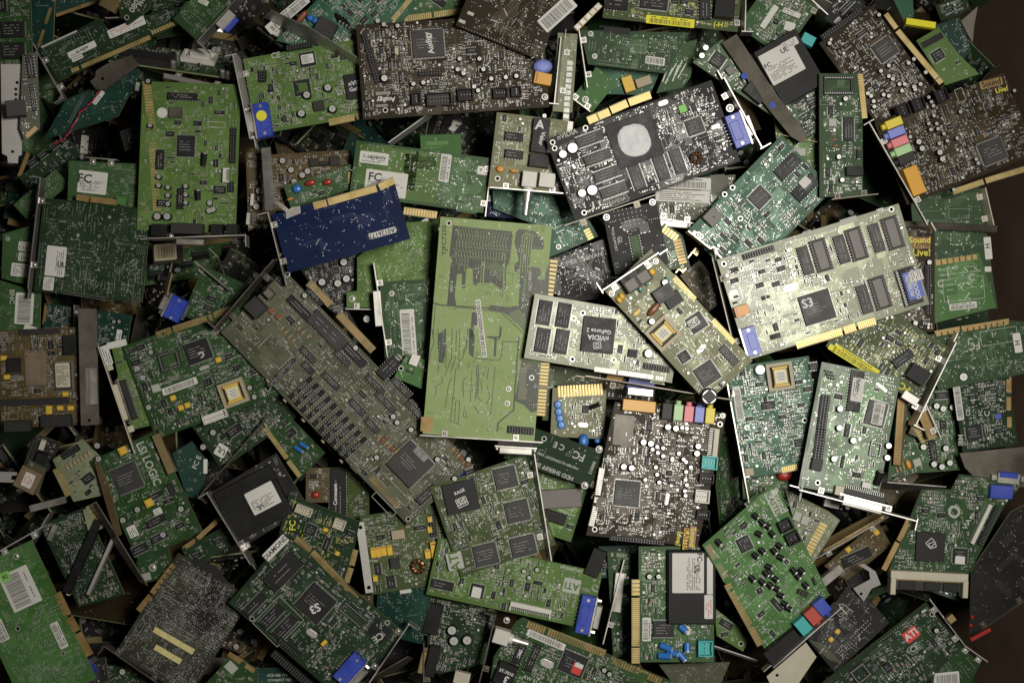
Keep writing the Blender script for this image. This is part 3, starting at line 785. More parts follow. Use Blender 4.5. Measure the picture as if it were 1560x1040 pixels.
# ---------------------------------------------------------------- what shows only as dark, unresolved clutter between the cards
def heap():
    r = random.Random(1234); big = MB()
    masks = ['dkgreen', 'forest', 'black', 'dkgreen', 'black', 'brown', 'dusk', 'dteal', 'gold', 'green']  # mostly dark masks, the shade of the gaps is put into the colours
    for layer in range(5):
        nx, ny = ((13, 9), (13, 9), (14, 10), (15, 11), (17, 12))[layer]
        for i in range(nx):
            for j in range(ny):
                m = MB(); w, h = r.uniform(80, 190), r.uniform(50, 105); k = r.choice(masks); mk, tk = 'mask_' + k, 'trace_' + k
                m.box(0, 0, w, h, -TH, 0, 'laminate', mk); m.rect(0, 0, w, h, -TH - .1, mk)
                for t in range(60): m.rect(r.uniform(-w/2, w/2), r.uniform(-h/2, h/2), r.uniform(1, 9), 1.1, -TH - .2 - t * .003, r.choice(('solder', tk, tk)), r.choice((0, math.pi/2)))
                for _ in range(20):
                    x, y = r.uniform(-w/2+8, w/2-8), r.uniform(-h/2+6, h/2-6); a = r.choice((0, math.pi/2)); q = r.random()
                    if q < .3: m.cbox(x, y, r.uniform(10, 30), r.uniform(8, 16), .3, 5, 'ic_black', .5, a=a)
                    elif q < .5: m.cyl(x, y, r.uniform(3, 6), 0, 12, 'black_plastic', 'can_top', 10)
                    else: m.rect(x, y, r.uniform(8, 40), 1.0, .2 + _ * .01, tk, a)
                for _ in range(110):
                    x, y = r.uniform(-w/2+5, w/2-5), r.uniform(-h/2+5, h/2-5); a = r.choice((0, math.pi/2))
                    if r.random() < .5: m.box(x, y, 4, 2.2, 0, 1.6, r.choice(('solder', 'ic_black', 'tan_part', 'pad')), a=a)
                    else: m.frame(x, y, r.uniform(4, 7), 3.5, .4, .35, 'silk', a)
                n = int(w * .6 / 3)
                m.box(-w * .1, -h/2 - 5, w * .62, 10, -TH + .1, -.1, 'finger_base')
                for t in range(n): m.rect(-w * .1 - w * .3 + t * 3, -h/2 - 4.6, 2.1, 8.4, .1, 'gold_dull')
                m.box(w/2 + 1, 0, 1.4, h + 16, -6, 22, 'tin_dark')
                if r.random() < .35: m.cbox(w/2 - 12, r.uniform(-h*.3, h*.3), 24, 46, 0, 18, r.choice(('black_plastic', 'blue_plastic', 'dark_plastic')), .8)
                if r.random() < .15: m.rect(r.uniform(-w*.2, w*.2), r.uniform(-h*.2, h*.2), 30, 16, .6, 'paper')
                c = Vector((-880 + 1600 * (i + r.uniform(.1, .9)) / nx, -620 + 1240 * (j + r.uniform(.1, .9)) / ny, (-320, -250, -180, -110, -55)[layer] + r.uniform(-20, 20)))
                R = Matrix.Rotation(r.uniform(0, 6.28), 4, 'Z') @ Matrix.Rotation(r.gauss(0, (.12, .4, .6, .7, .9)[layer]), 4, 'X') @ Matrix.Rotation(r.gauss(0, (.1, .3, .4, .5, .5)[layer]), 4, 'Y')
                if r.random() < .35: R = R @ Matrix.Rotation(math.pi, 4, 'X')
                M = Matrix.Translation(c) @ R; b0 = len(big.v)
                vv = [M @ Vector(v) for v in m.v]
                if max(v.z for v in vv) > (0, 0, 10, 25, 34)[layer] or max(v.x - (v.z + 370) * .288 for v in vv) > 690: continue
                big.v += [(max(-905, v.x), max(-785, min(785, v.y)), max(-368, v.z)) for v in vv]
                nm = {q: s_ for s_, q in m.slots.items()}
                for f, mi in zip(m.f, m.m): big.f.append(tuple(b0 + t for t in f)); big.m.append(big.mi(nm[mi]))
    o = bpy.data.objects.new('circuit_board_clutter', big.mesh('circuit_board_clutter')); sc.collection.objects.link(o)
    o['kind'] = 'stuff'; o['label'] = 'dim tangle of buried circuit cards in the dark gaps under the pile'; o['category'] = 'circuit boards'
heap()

# ================================================================ the cards (positions in photograph pixels, heights in the same unit)
B = Board
# --- the topmost cards, middle of the pile
b = B('interface_card', 'light olive card, solder side up, with a narrow white strip, in the very middle',
      (671, 330), (841, 344), (640, 660), z=(142, 142, 140), mask='olive', side='b', dens=.12, traces=.0, silk='ic_black', holes=((684, 340), (810, 575), (828, 657)), seed=5)
U = lambda *q: [(635 + x / 5.474, 325 + y / 5.474) for x, y in q]
V = lambda *q: [(625 + x / 5.474, 500 + y / 5.474) for x, y in q]
DK, LT = 'trace_olive', 'mask_olive'
b.area(U((300, 100), (790, 150), (800, 185), (775, 400), (748, 450), (738, 640), (715, 645), (650, 590), (512, 578), (498, 602), (470, 590), (468, 465), (430, 450), (412, 470), (402, 625), (375, 622), (378, 502), (335, 505), (316, 690), (330, 770), (252, 765), (282, 430), (300, 395), (272, 350)), DK)
b.area(U((850, 130), (980, 145), (1060, 230), (1055, 300), (948, 300), (938, 436), (1030, 455), (1036, 500), (1010, 545), (1030, 556), (1064, 550), (1076, 480), (1112, 400), (1096, 690), (960, 690), (935, 800), (915, 1000), (880, 960), (760, 850), (790, 775), (850, 770), (862, 500), (815, 480), (815, 430), (852, 390), (815, 240), (830, 140)), DK)
b.area(U((620, 765), (790, 782), (758, 850), (712, 822), (585, 802)), DK, .28).area(U((460, 822), (512, 826), (498, 935), (476, 940), (466, 1040), (444, 1034)), DK, .28)
b.area(V((487, 0), (508, 0), (540, 62), (526, 248), (488, 212)), DK, .28).area(V((930, 262), (1082, 290), (1058, 690), (1008, 702), (950, 640), (870, 604), (890, 500)), DK, .28)
b.area(V((975, 300), (1010, 290), (970, 350), (960, 480), (978, 520), (960, 600), (895, 590), (915, 340)), 'trace_grey', .42)
b.track(V((905, 70), (862, 680), (732, 788), (724, 860)), 2.2, DK).track(U((140, 745), (200, 765), (600, 790)), 2, DK).track(U((155, 760), (135, 1030)), 1, DK)
for k in range(5): b.track(U((866 + k * 20, 400 - k * 4), (880 + k * 21, 190 + k * 1), (920 + k * 13, 152 + k * 6)), 1.3, LT).track(U((856 + k * 22, 500), (866 + k * 20, 402 - k * 4)), 1.2, LT)
for k in range(6): b.track(U((775 + k * 14, 830 - k * 6), (790 + k * 14, 880 - k * 12), (905 + k * 10, 1030 - k * 14)), 1.2, LT)
for k in range(18): b.track(U((325 + k * 26, 120 + k * 2.4), (352 + k * 23, 180 + k * 3), (350 + k * 23, 206 + k * 2)), .7, LT).track(U((350 + k * 23, 206 + k * 2), (330 + k * 24, 240 + k * 2), (332 + k * 25, 285 + k * 1.6)), .7, LT).track(U((306 + k * 26, 290 + k * 2), (325 + k * 24, 320 + k * 2), (325 + k * 24, 370 + k * 2)), .7, LT)
for k in range(5): b.track(U((332 + k * 24, 376), (326 + k * 24, 420 + (k * 53) % 90)), .8, LT)
b.track(U((545, 392), (530, 580)), 1, LT).track(U((565, 394), (552, 580)), 2, LT)
for k in range(5): b.track(U((570 + k * 20, 440 - k * 8), (620 + k * 16, 470 - k * 9), (700 + k * 8, 560 - k * 22)), .9, LT)
b.track(U((730, 410), (722, 620)), 2, LT).track(U((880, 515), (900, 560), (880, 680), (945, 758)), 1, LT).track(U((905, 500), (912, 600), (895, 670), (970, 700)), .8, LT)
b.track(U((300, 800), (350, 782), (700, 822), (880, 990)), 1.2, DK).track(U((700, 940), (690, 1030), (590, 1030)), 2.4, DK).track(V((712, 80), (705, 235)), 3.6, DK).track(V((640, 70), (735, 95), (755, 60), (760, 0)), 1.5, DK).track(V((528, 250), (740, 268), (762, 230), (770, 110), (905, 112)), 1.2, DK)
for q in (((232, 0), (232, 150), (250, 280), (292, 286)), ((300, 130), (296, 340)), ((180, 0), (200, 120), (170, 190), (160, 275)), ((350, 0), (345, 250), (285, 405)), ((385, 10), (380, 240), (330, 380)), ((415, 0), (408, 200), (398, 350)), ((440, 60), (470, 100), (440, 240), (400, 290)), ((480, 0), (470, 180)), ((195, 490), (270, 455), (265, 405)), ((195, 570), (215, 540), (218, 480)), ((290, 670), (320, 470), (345, 410)), ((335, 780), (365, 500), (378, 330)), ((325, 770), (420, 800)), ((370, 770), (378, 610), (412, 605), (402, 790)), ((440, 740), (455, 650), (470, 740), (440, 745)), ((445, 580), (440, 440), (470, 400)), ((500, 610), (515, 350)), ((545, 600), (555, 300)), ((565, 560), (575, 370)), ((600, 620), (555, 560), (570, 300)), ((530, 640), (570, 710)), ((600, 540), (590, 450), (630, 310), (600, 330)), ((670, 720), (710, 310)), ((640, 430), (655, 320)), ((630, 640), (665, 570), (640, 470)), ((480, 340), (495, 285)), ((230, 380), (238, 300))):
    b.track(V(*q), .95, DK, .38)
    for e in (q[0], q[-1]): u_, v_ = b.loc(*V(e)[0]); b.bm.cyl(u_, v_, 1.15, 0, 1.2, 'solder', n=8, r1=.5)
b.area(V((232, 50), (300, 0), (290, 230), (275, 285), (236, 285)), DK, .28)
b.grid(741, 349, 82, 0, 17, 1, .95).grid(743, 361, 72, 0, 15, 1, .95).grid(741, 376, 82, 6, 17, 2, .95).grid(739, 393, 84, 0, 17, 1, .95).grid(806, 376, 34, 0, 9, 1, .9).grid(805, 406, 36, 0, 9, 1, .9).grid(674, 525, 0, 44, 1, 12, .9)
b.text('TJFC7250', 677, 366, 7, (0, -1), m='ink', sx=1.2, bold=0).text('ES01-6', 688, 436, 4.5, (0, -1), m='silk').text('F048 C7N', 807, 428, 5, (0, 1), m='silk')
b.stk(733, 500, 88, 8, 'x', (-.12, -1), words=(('SS1530.B01F600S5CN3D.5', 0, 0, 5.6, 0),)).hdr(793, 655, 40, 11)
for x_, y_, n_ in ((672, 470, 14), (678, 480, 14), (668, 545, 10), (742, 640, 8), (700, 652, 9), (752, 596, 8), (764, 560, 6), (720, 590, 7), (700, 590, 8)): b.grid(x_, y_, 0, n_ * 4.4, 1, n_, 1.2) if n_ > 9 else b.grid(x_, y_, n_ * 4.4, 0, n_, 1, 1.1)
b.fing((851, 396), (843, 452), 13, 6, gold='gold_finger', base='finger_base', fill=.35).fing((838, 552), (831, 634), 14, 5.0, fill=.5)
b.screw(((775, 592), (773, 614)), 4.2).brk((640, 661), (827, 672), top=4, bot=-26, tab=0, lean=0)
b.part('serial_port', c_dport(56, 20, 9, 'tin').mesh('serial_port'), *b.loc(786, 681), 0.0, -16).rotation_euler[2] = b.ang(786, 681, (1, .06))
b.clear(650, 646, 18, 22, m='gold_dull').done()

b = B('memory_expansion_card', 'long grey green card with rows of empty memory sockets lying diagonally left of the middle',
      (336, 506), (622, 800), (424, 402), z=(118, 104, 122), mask='grey', dens=.55, pitch=6.4, holes=((438, 418), (622, 790), (720, 708)), traces=1.6)
D = (286, 294)
b.dip(500, 503, 68, 26, d=D, body='ic_grey', z=8).dip(458, 470, 48, 16, d=D).dip(540, 540, 46, 16, d=D).dip(592, 560, 36, 22, d=(-1, 1)).dip(480, 452, 34, 10, d=D)
for i in range(10): b.dip(459 + i * 9.1, 590 + i * 10.2, 46, 9.6, d=(294, -270), body='black_plastic', z=6)
for x_, y_ in ((436, 560), (424, 575)): b.dip(x_, y_, 40, 9, d=(294, -270), body='ic_grey')
for x_, y_, w_ in ((470, 540, 30), (505, 580, 34), (545, 620, 32), (522, 545, 30), (572, 585, 36), (588, 612, 40), (612, 590, 40), (636, 628, 46), (568, 648, 28), (470, 560, 22)): b.dip(x_, y_, w_, 13, d=D, body='ic_grey', z=6)
b.c('chip', c_chip(56, 56, 4, 1, 'ic_grey', 8, '', 2), 625, 706, 56, 56, D)
b.stk(642, 690, 24, 12, 't', D, z=8.3, paper='ic_mark').dip(650, 752, 36, 16, d=(294, -270), body='dark_plastic')
b.tant(((414, 474), (424, 482)), 8, 7, 'brown_part')
b.block_(392, 468, 26, 24, 20, 'dark_plastic', 'audio_jack', D).block_(412, 447, 14, 12, 18, 'tin_dark', 'audio_jack', D)
b.caps(((600, 633), (606, 642), (627, 653), (575, 695), (667, 698), (714, 698), (693, 727), (543, 529), (466, 450)), 4.2, 12)
for x_, y_ in ((430, 500), (436, 506), (442, 512), (448, 518), (456, 500), (462, 506), (470, 512)): b.res(((x_, y_),), 8, 1.6, 'tan_part', d=(1, -.9))
for i in range(7): b.res(((574 + i * 5.0, 660 + i * 4.6),), 10, 1.7, ('tan_part', 'tan_part', 'brown_part')[i % 3], d=(1, -.95)); b.res(((690 + i * 4.4, 690 + i * 4.6 - 6),), 9, 1.6, ('tan_part', 'brown_part')[i % 2], d=(1, -.95))
b.tant(((500, 552), (484, 567), (536, 590), (521, 607), (570, 568), (606, 606), (408, 580), (434, 610), (462, 640), (492, 672), (520, 702), (438, 528)), 5, 3, 'tan_part', d=D)
b.clear(420, 535, 46, 30, d=D, frame=1).clear(600, 745, 60, 12, d=D, frame=1).clear(585, 768, 44, 10, d=D, frame=1)
b.text('MOTOROLA INTERFACE', 645, 560, 5, D)
b.fing((474, 426), (508, 460), 12, 4.4, gold='gold_dull').fing((520, 474), (573, 530), 12, 4.4, gold='gold_dull').fing((560, 730), (603, 776), 12, 4.4, gold='gold_dull')
b.brk((335, 500), (424, 398), top=26, lean=2, tab=-1, m='tin_dark').done()

b = B('graphics_card', 'pale green card with grey memory sockets and a blue sticker, right of the middle',
      (1092, 396), (1369, 310), (1137, 549), z=(146, 154, 145), gloss='_gloss', mask='pale', dens=1.0, pitch=5.2, holes=((1103, 402), (1358, 319)), traces=.8, seed=77)
b.chip(1244, 468, 52, 50, 4, t=1, logo='', z=6, body='ic_grey'); b.mark(6.2, ('S3', -12, 10, 14, 0))
for x_, y_ in ((1226, 397), (1281, 380), (1334, 363), (1316, 456)): b.dip(x_, y_, 44, 20, body='ic_grey', rot=90)
for x_, y_ in ((1250, 389), (1304, 372), (1359, 355), (1340, 446)): b.msock(x_, y_, 25, 50)
b.sock(1384, 436, 30, 58, 'y'); b.dip(1386, 436, 54, 26, rot=-90, z=9); b.stk(1389, 434, 42, 24, 'tx', rot=-90, z=10, paper='paper_blue', ink='paper', words=(('DOOD Pro', 0, .12, 7, 180), ('ID Win95', 0, -.2, 6, 180)))
b.stk(1393, 420, 16, 20, 'th', rot=-90, z=10.4)
b.vga(1141, 520, 30, 44, 'violet_plastic', 0, rot=180).tant(((1129, 473),), 22, 16, 'orange_part').xtal(1205, 438, 22, 10)
b.hdr(1155, 385, 50, 9).block_(1181, 512, 16, 8, 3, 'ic_black', 'chip').block_(1163, 454, 6, 6, 3, 'ic_black', 'chip').block_(1170, 452, 5, 5, 3, 'ic_black', 'chip')
b.clear(1293, 336, 26, 9, m='silk').text('CE', 1229, 357, 10).stk(1341, 321, 11, 7, 't').clear(1322, 405, 60, 22).clear(1250, 352, 70, 10).clear(1300, 418, 40, 10)
for x_, y_ in ((1265, 352), (1318, 335), (1286, 417), (1337, 408), (1371, 389)): b.text('c=', x_, y_, 8)
b.fing((1215, 532), (1285, 511), 13, 2.9).fing((1288, 510), (1306, 504), 13, 2.9).fing((1309, 503), (1336, 495), 13, 2.9)
b.brk((1090, 392), (1130, 556), top=24, lean=6, tab=1, m='tin_dark').done()

b = B('graphics_card', 'silvery green card with one black square chip, tucked under the tan modem card',
      (815, 447), (1040, 486), (798, 545), z=(164, 146, 164), gloss='_gloss', mask='pale', dens=.75, pitch=5.4, holes=((888, 477), (874, 485), (935, 548), (872, 547)), seed=12)
for x_, y_ in ((829, 476), (858, 480), (826, 518), (855, 520)): b.chip(x_, y_, 25, 37, 'y', t=1, rot=0)
b.block_(911, 510, 50, 54, 5, 'ic_black', 'chip', (9, 1)); b.mark(5.2, ('nVIDIA', 0, -4, 8, 180), ('GeForce 2', 0, 6, 6.5, 180), ('[]', 0, -16, 11, 12), ('[]', 0, -16, 5, 12))
b.block_(963, 538, 14, 12, 6, 'ic_black', 'power_transistor').caps(((986, 538),), 7, 12).hdr(1000, 560, 42, 9).fing((1010, 581), (905, 566), 8, 3, gold='solder')
b.done()

b = B('modem_card', 'tan green card on top, with a yellow transformer and a round buzzer',
      (922, 444), (1077, 613), (1002, 391), z=(178, 168, 180), mask='tan', dens=.5, pitch=6.4, traces=1.4, seed=31)
D = (155, 169); E = (80, -53)
b.c('phone_socket', c_phone(44, 26), 968, 425, 44, 26, E).blob(947, 451, 12, 8, 9, 'yellow_part').blob(943, 457, 12, 8, 9, 'yellow_part').blob(993, 414, 12, 10, 9, 'yellow_part').tant(((970, 476),), 6, 11, 'yellow_part')
b.blob(996, 470, 11, 30, 12, 'brown_part', d=(1, .9)).xfmr(1009, 507, 40, 42, d=D).block_(1010, 447, 30, 22, 14, 'ic_grey', 'relay', E).block_(1025, 456, 26, 20, 9, 'dark_plastic', 'relay', E)
b.chip(1061, 491, 30, 30, 4, d=E, body='ic_grey').stk(1056, 491, 18, 13, 'tx', d=E, z=5, words=(('OC 01', 0, 0, 6, 0),)).chip(1042, 543, 20, 20, 4, d=E).chip(1077, 569, 36, 36, 4, d=E, body='ic_grey').dip(1110, 541, 34, 16, d=D, body='ic_grey', z=5)
b.xtal(1070, 529, 12, 6, d=E).xtal(1066, 534, 12, 6, d=E).caps(((992, 489), (1012, 430)), 5, 12).disc(((984, 432), (975, 442), (1016, 425)), 4, 'teal_plastic', 1)
b.c('buzzer', c_cap(13, 12, 'black_plastic'), 1079, 603, 26, 26).block_(1079, 603, 17, 17, 12.6, 'ic_grey', 'buzzer_cap').stk(988, 405, 15, 6, 't', d=E)
b.screw(((932, 447), (999, 398)), 4.5).fing((1028, 417), (1062, 453), 9, 3.4).fing((1089, 484), (1122, 519), 9, 3.4)
b.brk((918, 446), (1003, 389), top=26, lean=3, tab=-1).done()

b = B('graphics_card', 'black card with white heat paste smeared on its processor and a blue video port',
      (832, 213), (1084, 122), (889, 332), z=(150, 150, 146), mask='black', dens=.9, pitch=5.0, holes=((842, 217), (845, 226), (890, 324), (892, 195), (978, 174), (924, 196), (950, 250)), seed=3)
b.c('processor', c_paste(50), 966, 214, 74, 72)
for x_, y_, q in ((898, 212, 0), (910, 240, 0), (925, 265, 0), (935, 290, 0), (970, 270, 90), (1007, 256, 90), (1032, 246, 90)): b.chip(x_, y_, 42 if not q else 38, 20 if not q else 22, 'x' if not q else 'x', rot=0 if not q else 90, body='ic_grey')
b.chip(1058, 193, 30, 28, 4, body='ic_grey').block_(1040, 166, 12, 12, 3, 'paper_green', 'chip').xtal(1010, 157, 16, 7).xtal(1090, 193, 14, 6)
b.vga(1122, 200, 34, 52, d=(2.6, -1)).c('toroid_coil', c_toroid(10), 1060, 241, 20, 20)
b.caps(((857, 236), (886, 295)), 6.5, 12, 'tin_white').caps(((872, 226), (902, 290)), 9, 6, 'dark_plastic').tant(((1052, 226), (1076, 215), (1085, 224), (1082, 240)), 9, 8, 'ic_black')
b.text('nVIDIA', 864, 205, 8, rot=0).clear(943, 305, 28, 11, frame=1).text('NVIDIA', 941, 306, 6)
b.fing((893, 178), (926, 164), 13, 2.4, fill=.85).fing((928, 162), (953, 151), 13, 2.4, fill=.85).fing((956, 150), (989, 138), 13, 2.4, fill=.85)
b.screw(((1112, 165),), 6).brk((1096, 124), (1153, 229), top=24, lean=2, tab=1).done()

b = B('sound_card', 'dark brown sound card at top middle, large square chip, yellow lettering in its corner',
      (542, 38), (826, 20), (571, 181), z=(146, 130, 146), mask='brown', dens=.95, pitch=5.2, holes=((587, 168),), seed=9)
b.chip(652, 67, 52, 46, 4, t=1, body='ic_grey'); b.mark(4.8, ('Audigy', 2, 0, 9, 100))
b.hdr(565, 90, 78, 9, rot=-82 + 3.6).c('pin_header', c_header(38, 20, 1), 669, 153, 38, 20).plug(634, 152, 14, 18, 12).plug(709, 146, 24, 18, 12, n=4).plug(762, 143, 22, 16, 12).plug(786, 141, 16, 16, 12)
b.hdr(655, 112, 36, 9).caps(((586, 122),), 5.5, 14).caps(((606, 42), (585, 40), (630, 130), (645, 128), (697, 108), (706, 114), (730, 92), (736, 108), (748, 122), (722, 134), (728, 140), (700, 92), (786, 118), (770, 120)), 3.6, 11)
b.chip(600, 79, 12, 11, 'y').chip(594, 101, 9, 14, 'y').chip(610, 118, 9, 14, 'y').chip(726, 124, 14, 12, 4).chip(718, 78, 16, 12, 'x').tant(((604, 78),), 6, 12, 'cream_plastic')
b.text('Audigy', 588, 152, 7.5, rot=180, m='ic_mark_white').clear(584, 142, 22, 5, m='ic_mark').clear(582, 161, 18, 4, m='ic_mark')
b.tant(((826, 122),), 26, 18, 'amber_plastic', d=(1, .2)).blob(826, 103, 30, 22, 16, 'violet_plastic', 'audio_jack').screw(((830, 148),), 5)
b.done()

b = B('sound_card', 'very dark brown card, solder side up, with a white barcode label, at the top edge',
      (694, 39), (822, 92), (812, -78), z=(160, 158, 160), mask='brown', side='b', dens=.35, traces=.7, seed=21)
b.grid(735, 60, 70, 0, 16, 1, 1.0, d=(5, 2)).grid(738, 55, 70, 0, 16, 1, 1.0, d=(5, 2)).grid(768, 66, 60, 0, 14, 1, 1.0, d=(5, 2)).clear(704, 33, 10, 5, m='pad').clear(717, 21, 10, 5, m='pad')
b.stk(849, 21, 62, 24, 'b', (101, -90)).text('CE', 862, 3, 9, (101, -90)).grid(788, 8, 40, 20, 10, 3, .9, d=(101, -90))
b.fing((880, 48), (918, 10), 9, 9, gold='solder', base='gold_dull').done()

b = B('graphics_card', 'navy blue card showing its bare solder side with a white number strip',
      (414, 327), (600, 275), (438, 416), z=(152, 150, 150), mask='navy', side='b', dens=.015, traces=.25, seed=2)
b.stk(583, 355, 43, 9, 'x', (-.96, .27), words=(('CA0126177S', 0, 0, 7.2, 0),)).grid(603, 298, 0, 10, 1, 3, .9).grid(484, 322, 0, 12, 1, 4, .9).grid(601, 350, 0, 20, 1, 4, .9).grid(462, 345, 8, 6, 2, 2, .9)
b.fing((476, 308), (496, 303), 12, 2.2, gold='gold_finger', fill=.96).fing((498, 302), (572, 281), 12, 2.2, fill=.96).fing((575, 280), (598, 269), 12, 2.2, fill=.96)
b.brk((410, 324), (434, 420), top=3, bot=-22, tab=-1, lean=0).done()
m_ = MB(); m_.prism([(-14, -4), (10, -6), (14, 4), (2, 8), (-10, 5)], 0, 1.4, 'tin', 'tin'); m_.box(-8, 10, 6, 26, 0, 1.6, 'tin', a=.4); b.part('bracket_ear', m_.mesh('bracket_ear'), *b.loc(447, 324), .2, 2)

b = B('sound_card', 'lime green sound card, upper left, with gold contacts all down its left side',
      (217, 124), (367, 129), (233, 351), z=(118, 116, 124), mask='lime', dens=.42, pitch=6.6, seed=41, holes=((360, 340),), traces=1.3)
b.chip(284, 223, 30, 36, 4).dip(279, 148, 44, 13, rot=0).dip(245, 244, 30, 14, rot=90).block_(268, 172, 20, 16, 5, 'tin_dark', 'oscillator').stk(247, 172, 16, 16, 'o').chip(335, 172, 14, 9, 'x').hdr(355, 222, 54, 9, rot=90).hdr(352, 285, 16, 9, rot=90)
b.caps(((244, 271), (244, 284), (258, 287), (258, 299), (258, 312), (285, 285), (285, 298), (285, 310), (228, 126), (231, 193)), 3.8, 11).caps(((242, 331), (257, 331)), 6, 12)
b.dip(276, 303, 32, 12, rot=90).dip(336, 290, 16, 14).dip(249, 310, 16, 12).capl(312, 244, 4, 18, rot=80).capl(303, 298, 4, 14, rot=90).clear(330, 190, 26, 8, frame=1).caps(((321, 310), (326, 320), (320, 322)), 4.5, 8, 'dark_plastic')
b.comb(345, 268, 22, 10, 'white_plastic', rot=90).block_(288, 350, 48, 16, 18, 'dark_plastic', 'game_port').block_(246, 352, 24, 18, 17, 'black_plastic', 'audio_jack').block_(333, 351, 18, 16, 17, 'black_plastic', 'audio_jack').block_(356, 351, 18, 16, 17, 'black_plastic', 'audio_jack')
b.part('port_shell', (lambda m: (m.cbox(0, 0, 42, 9, 3, 15, 'tin', 1.2), m)[1])(MB()).mesh('port_shell'), *b.loc(292, 370), 0, 0)
b.fing((216, 124), (224, 198), 14, 4.3).fing((224, 204), (232, 322), 14, 4.3).brk((231, 364), (377, 359), top=22, tab=1).done()

b = B('graphics_card', 'green card with a round yellow dot on its blue video port, upper left',
      (370, 90), (560, 57), (392, 205), z=(116, 116, 118), mask='lime', dens=1.0, pitch=5.0, seed=17, holes=((408, 83),))
b.vga(402, 186, 32, 52, rot=180).stk(402, 180, 16, 16, 'o', z=20.9, paper='paper_yellow').chip(469, 91, 27, 25, 4).stk(469, 91, 19, 14, 't', z=4.7).chip(461, 134, 28, 27, 4).block_(462, 134, 14, 13, 5.2, 'mask_lime', 'chip_core')
b.block_(546, 131, 40, 38, 5, 'ic_black', 'chip').mark(5.2, ('nVIDIA', 0, 4, 7, 0), ('GeForce', 0, -5, 6, 0))
b.caps(((501, 136), (469, 147), (461, 175), (508, 168)), 6, 13).block_(486, 162, 17, 15, 6, 'dark_plastic', 'power_transistor').hdr(456, 72, 40, 9).text('CE', 420, 85, 9).hdr(400, 117, 18, 12, rot=80)
b.fing((502, 192), (541, 184), 11, 2.6).fing((544, 183), (570, 177), 11, 2.6).brk((366, 88), (392, 214), top=24, lean=5, tab=-1, m='tin_white').done()

b = B('network_card', 'two tone green card, solder side up, with an oval label and a barcode sticker',
      (543, 214), (747, 241), (534, 298), z=(104, 100, 104), mask='green', side='b', dens=.22, traces=1.6, seed=6)
for x_, y_, w_, h_ in ((590, 255, 90, 60), (640, 272, 54, 70), (648, 245, 34, 26)): b.clear(x_, y_, w_, h_, m='mask_lime'); b.block.pop()
b.stk(570, 241, 44, 18, 'tx', words=(('ASHBURY C', 0, .1, 5, 180),)).stk(588, 280, 64, 38, 'tx', words=(('FC', -.28, .2, 13, 0),)).stk(678, 256, 16, 42, 'bt').stk(735, 260, 16, 13, 'x').screw(((733, 259),), 4)
b.fing((534, 300), (550, 262), 1, 3).block.pop(); b.fing((614, 327), (665, 334), 12, 4.0).brk((748, 240), (738, 330), top=3, bot=-20, tab=0).done()

b = B('network_card', 'pale yellow green card with a white cable socket ending in a metal barrel',
      (757, 171), (866, 184), (750, 284), z=(118, 116, 118), mask='tan', dens=.45, seed=14, holes=((758, 272), (852, 281)))
b.block_(823, 208, 25, 52, 12, 'ic_black', 'converter_module').stk(822, 193, 20, 19, 'x', z=12.3, paper='ic_black', ink='ic_mark_white', words=(('A', 0, 0, 15, 0),)).block_(821, 246, 30, 20, 12, 'ic_black', 'converter_module').stk(825, 213, 30, 7, 'x', rot=-97, z=12.3, paper='ic_black', ink='ic_mark_white', words=(('Valor', 0, 0, 7, 0),))
b.dip(783, 209, 28, 16).dip(783, 236, 28, 16).blob(762, 258, 13, 11, 8, 'orange_part').blob(782, 261, 12, 6, 8, 'orange_part').text('CE', 757, 243, 8, (0, -1))
b.c('cable_socket', c_bnc(36), 806, 275, 22, 24).block_(833, 276, 24, 22, 16, 'white_plastic', 'network_socket').caps(((829, 178),), 3.5, 10, 'tin_white').screw(((852, 281),), 4)
b.clear(866, 215, 8, 60, m='pad').brk((746, 285), (868, 295), top=20, lean=1, tab=0).done()

b = B('network_card', 'slanted teal network card with three dark chips and a small grey box',
      (1190, 207), (1047, 352), (1266, 292), z=(124, 126, 120), mask='teal', dens=.85, pitch=5.6, seed=44, holes=((1068, 360), (1128, 333), (1104, 296), (1116, 286)))
b.chip(1157, 301, 32, 30, 4, body='ic_grey').dip(1199, 254, 42, 24, z=5).dip(1226, 286, 44, 24, z=5).stk(1225, 278, 16, 14, 'x', z=5.4).block_(1084, 331, 24, 22, 14, 'grey_plastic', 'converter_module').block_(1085, 331, 3, 3, 14.3, 'ink', 'pin_mark').screw(((1063, 358),), 5)
b.text('XIRCOM', 1206, 232, 6, (-1, .98)).fing((1254, 218), (1190, 205), .5, 4).block.pop(); b.brk((1046, 352), (1096, 392), top=22, tab=0).done()

b = B('modem_card', 'narrow dark green card with an empty chip socket at its top end',
      (1248, 112), (1314, 112), (1266, 300), z=(136, 134, 134), mask='forest', dens=.35, seed=23, traces=1.3)
b.sock(1277, 131, 46, 28, 'x').chip(1292, 197, 20, 36, 'y').block_(1268, 187, 12, 12, 3, 'silk', 'oscillator').block_(1300, 262, 26, 14, 10, 'black_plastic', 'phone_socket').res(((1271, 213), (1273, 222)), 9, 1.6, 'brown_part').caps(((1286, 152), (1276, 240), (1281, 275)), 4, 9).tant(((1308, 234),), 7, 16, 'ic_black')
b.fing((1315, 112), (1322, 180), 9, 2.9).brk((1262, 304), (1332, 296), top=20, tab=0, m='tin_dark').done()

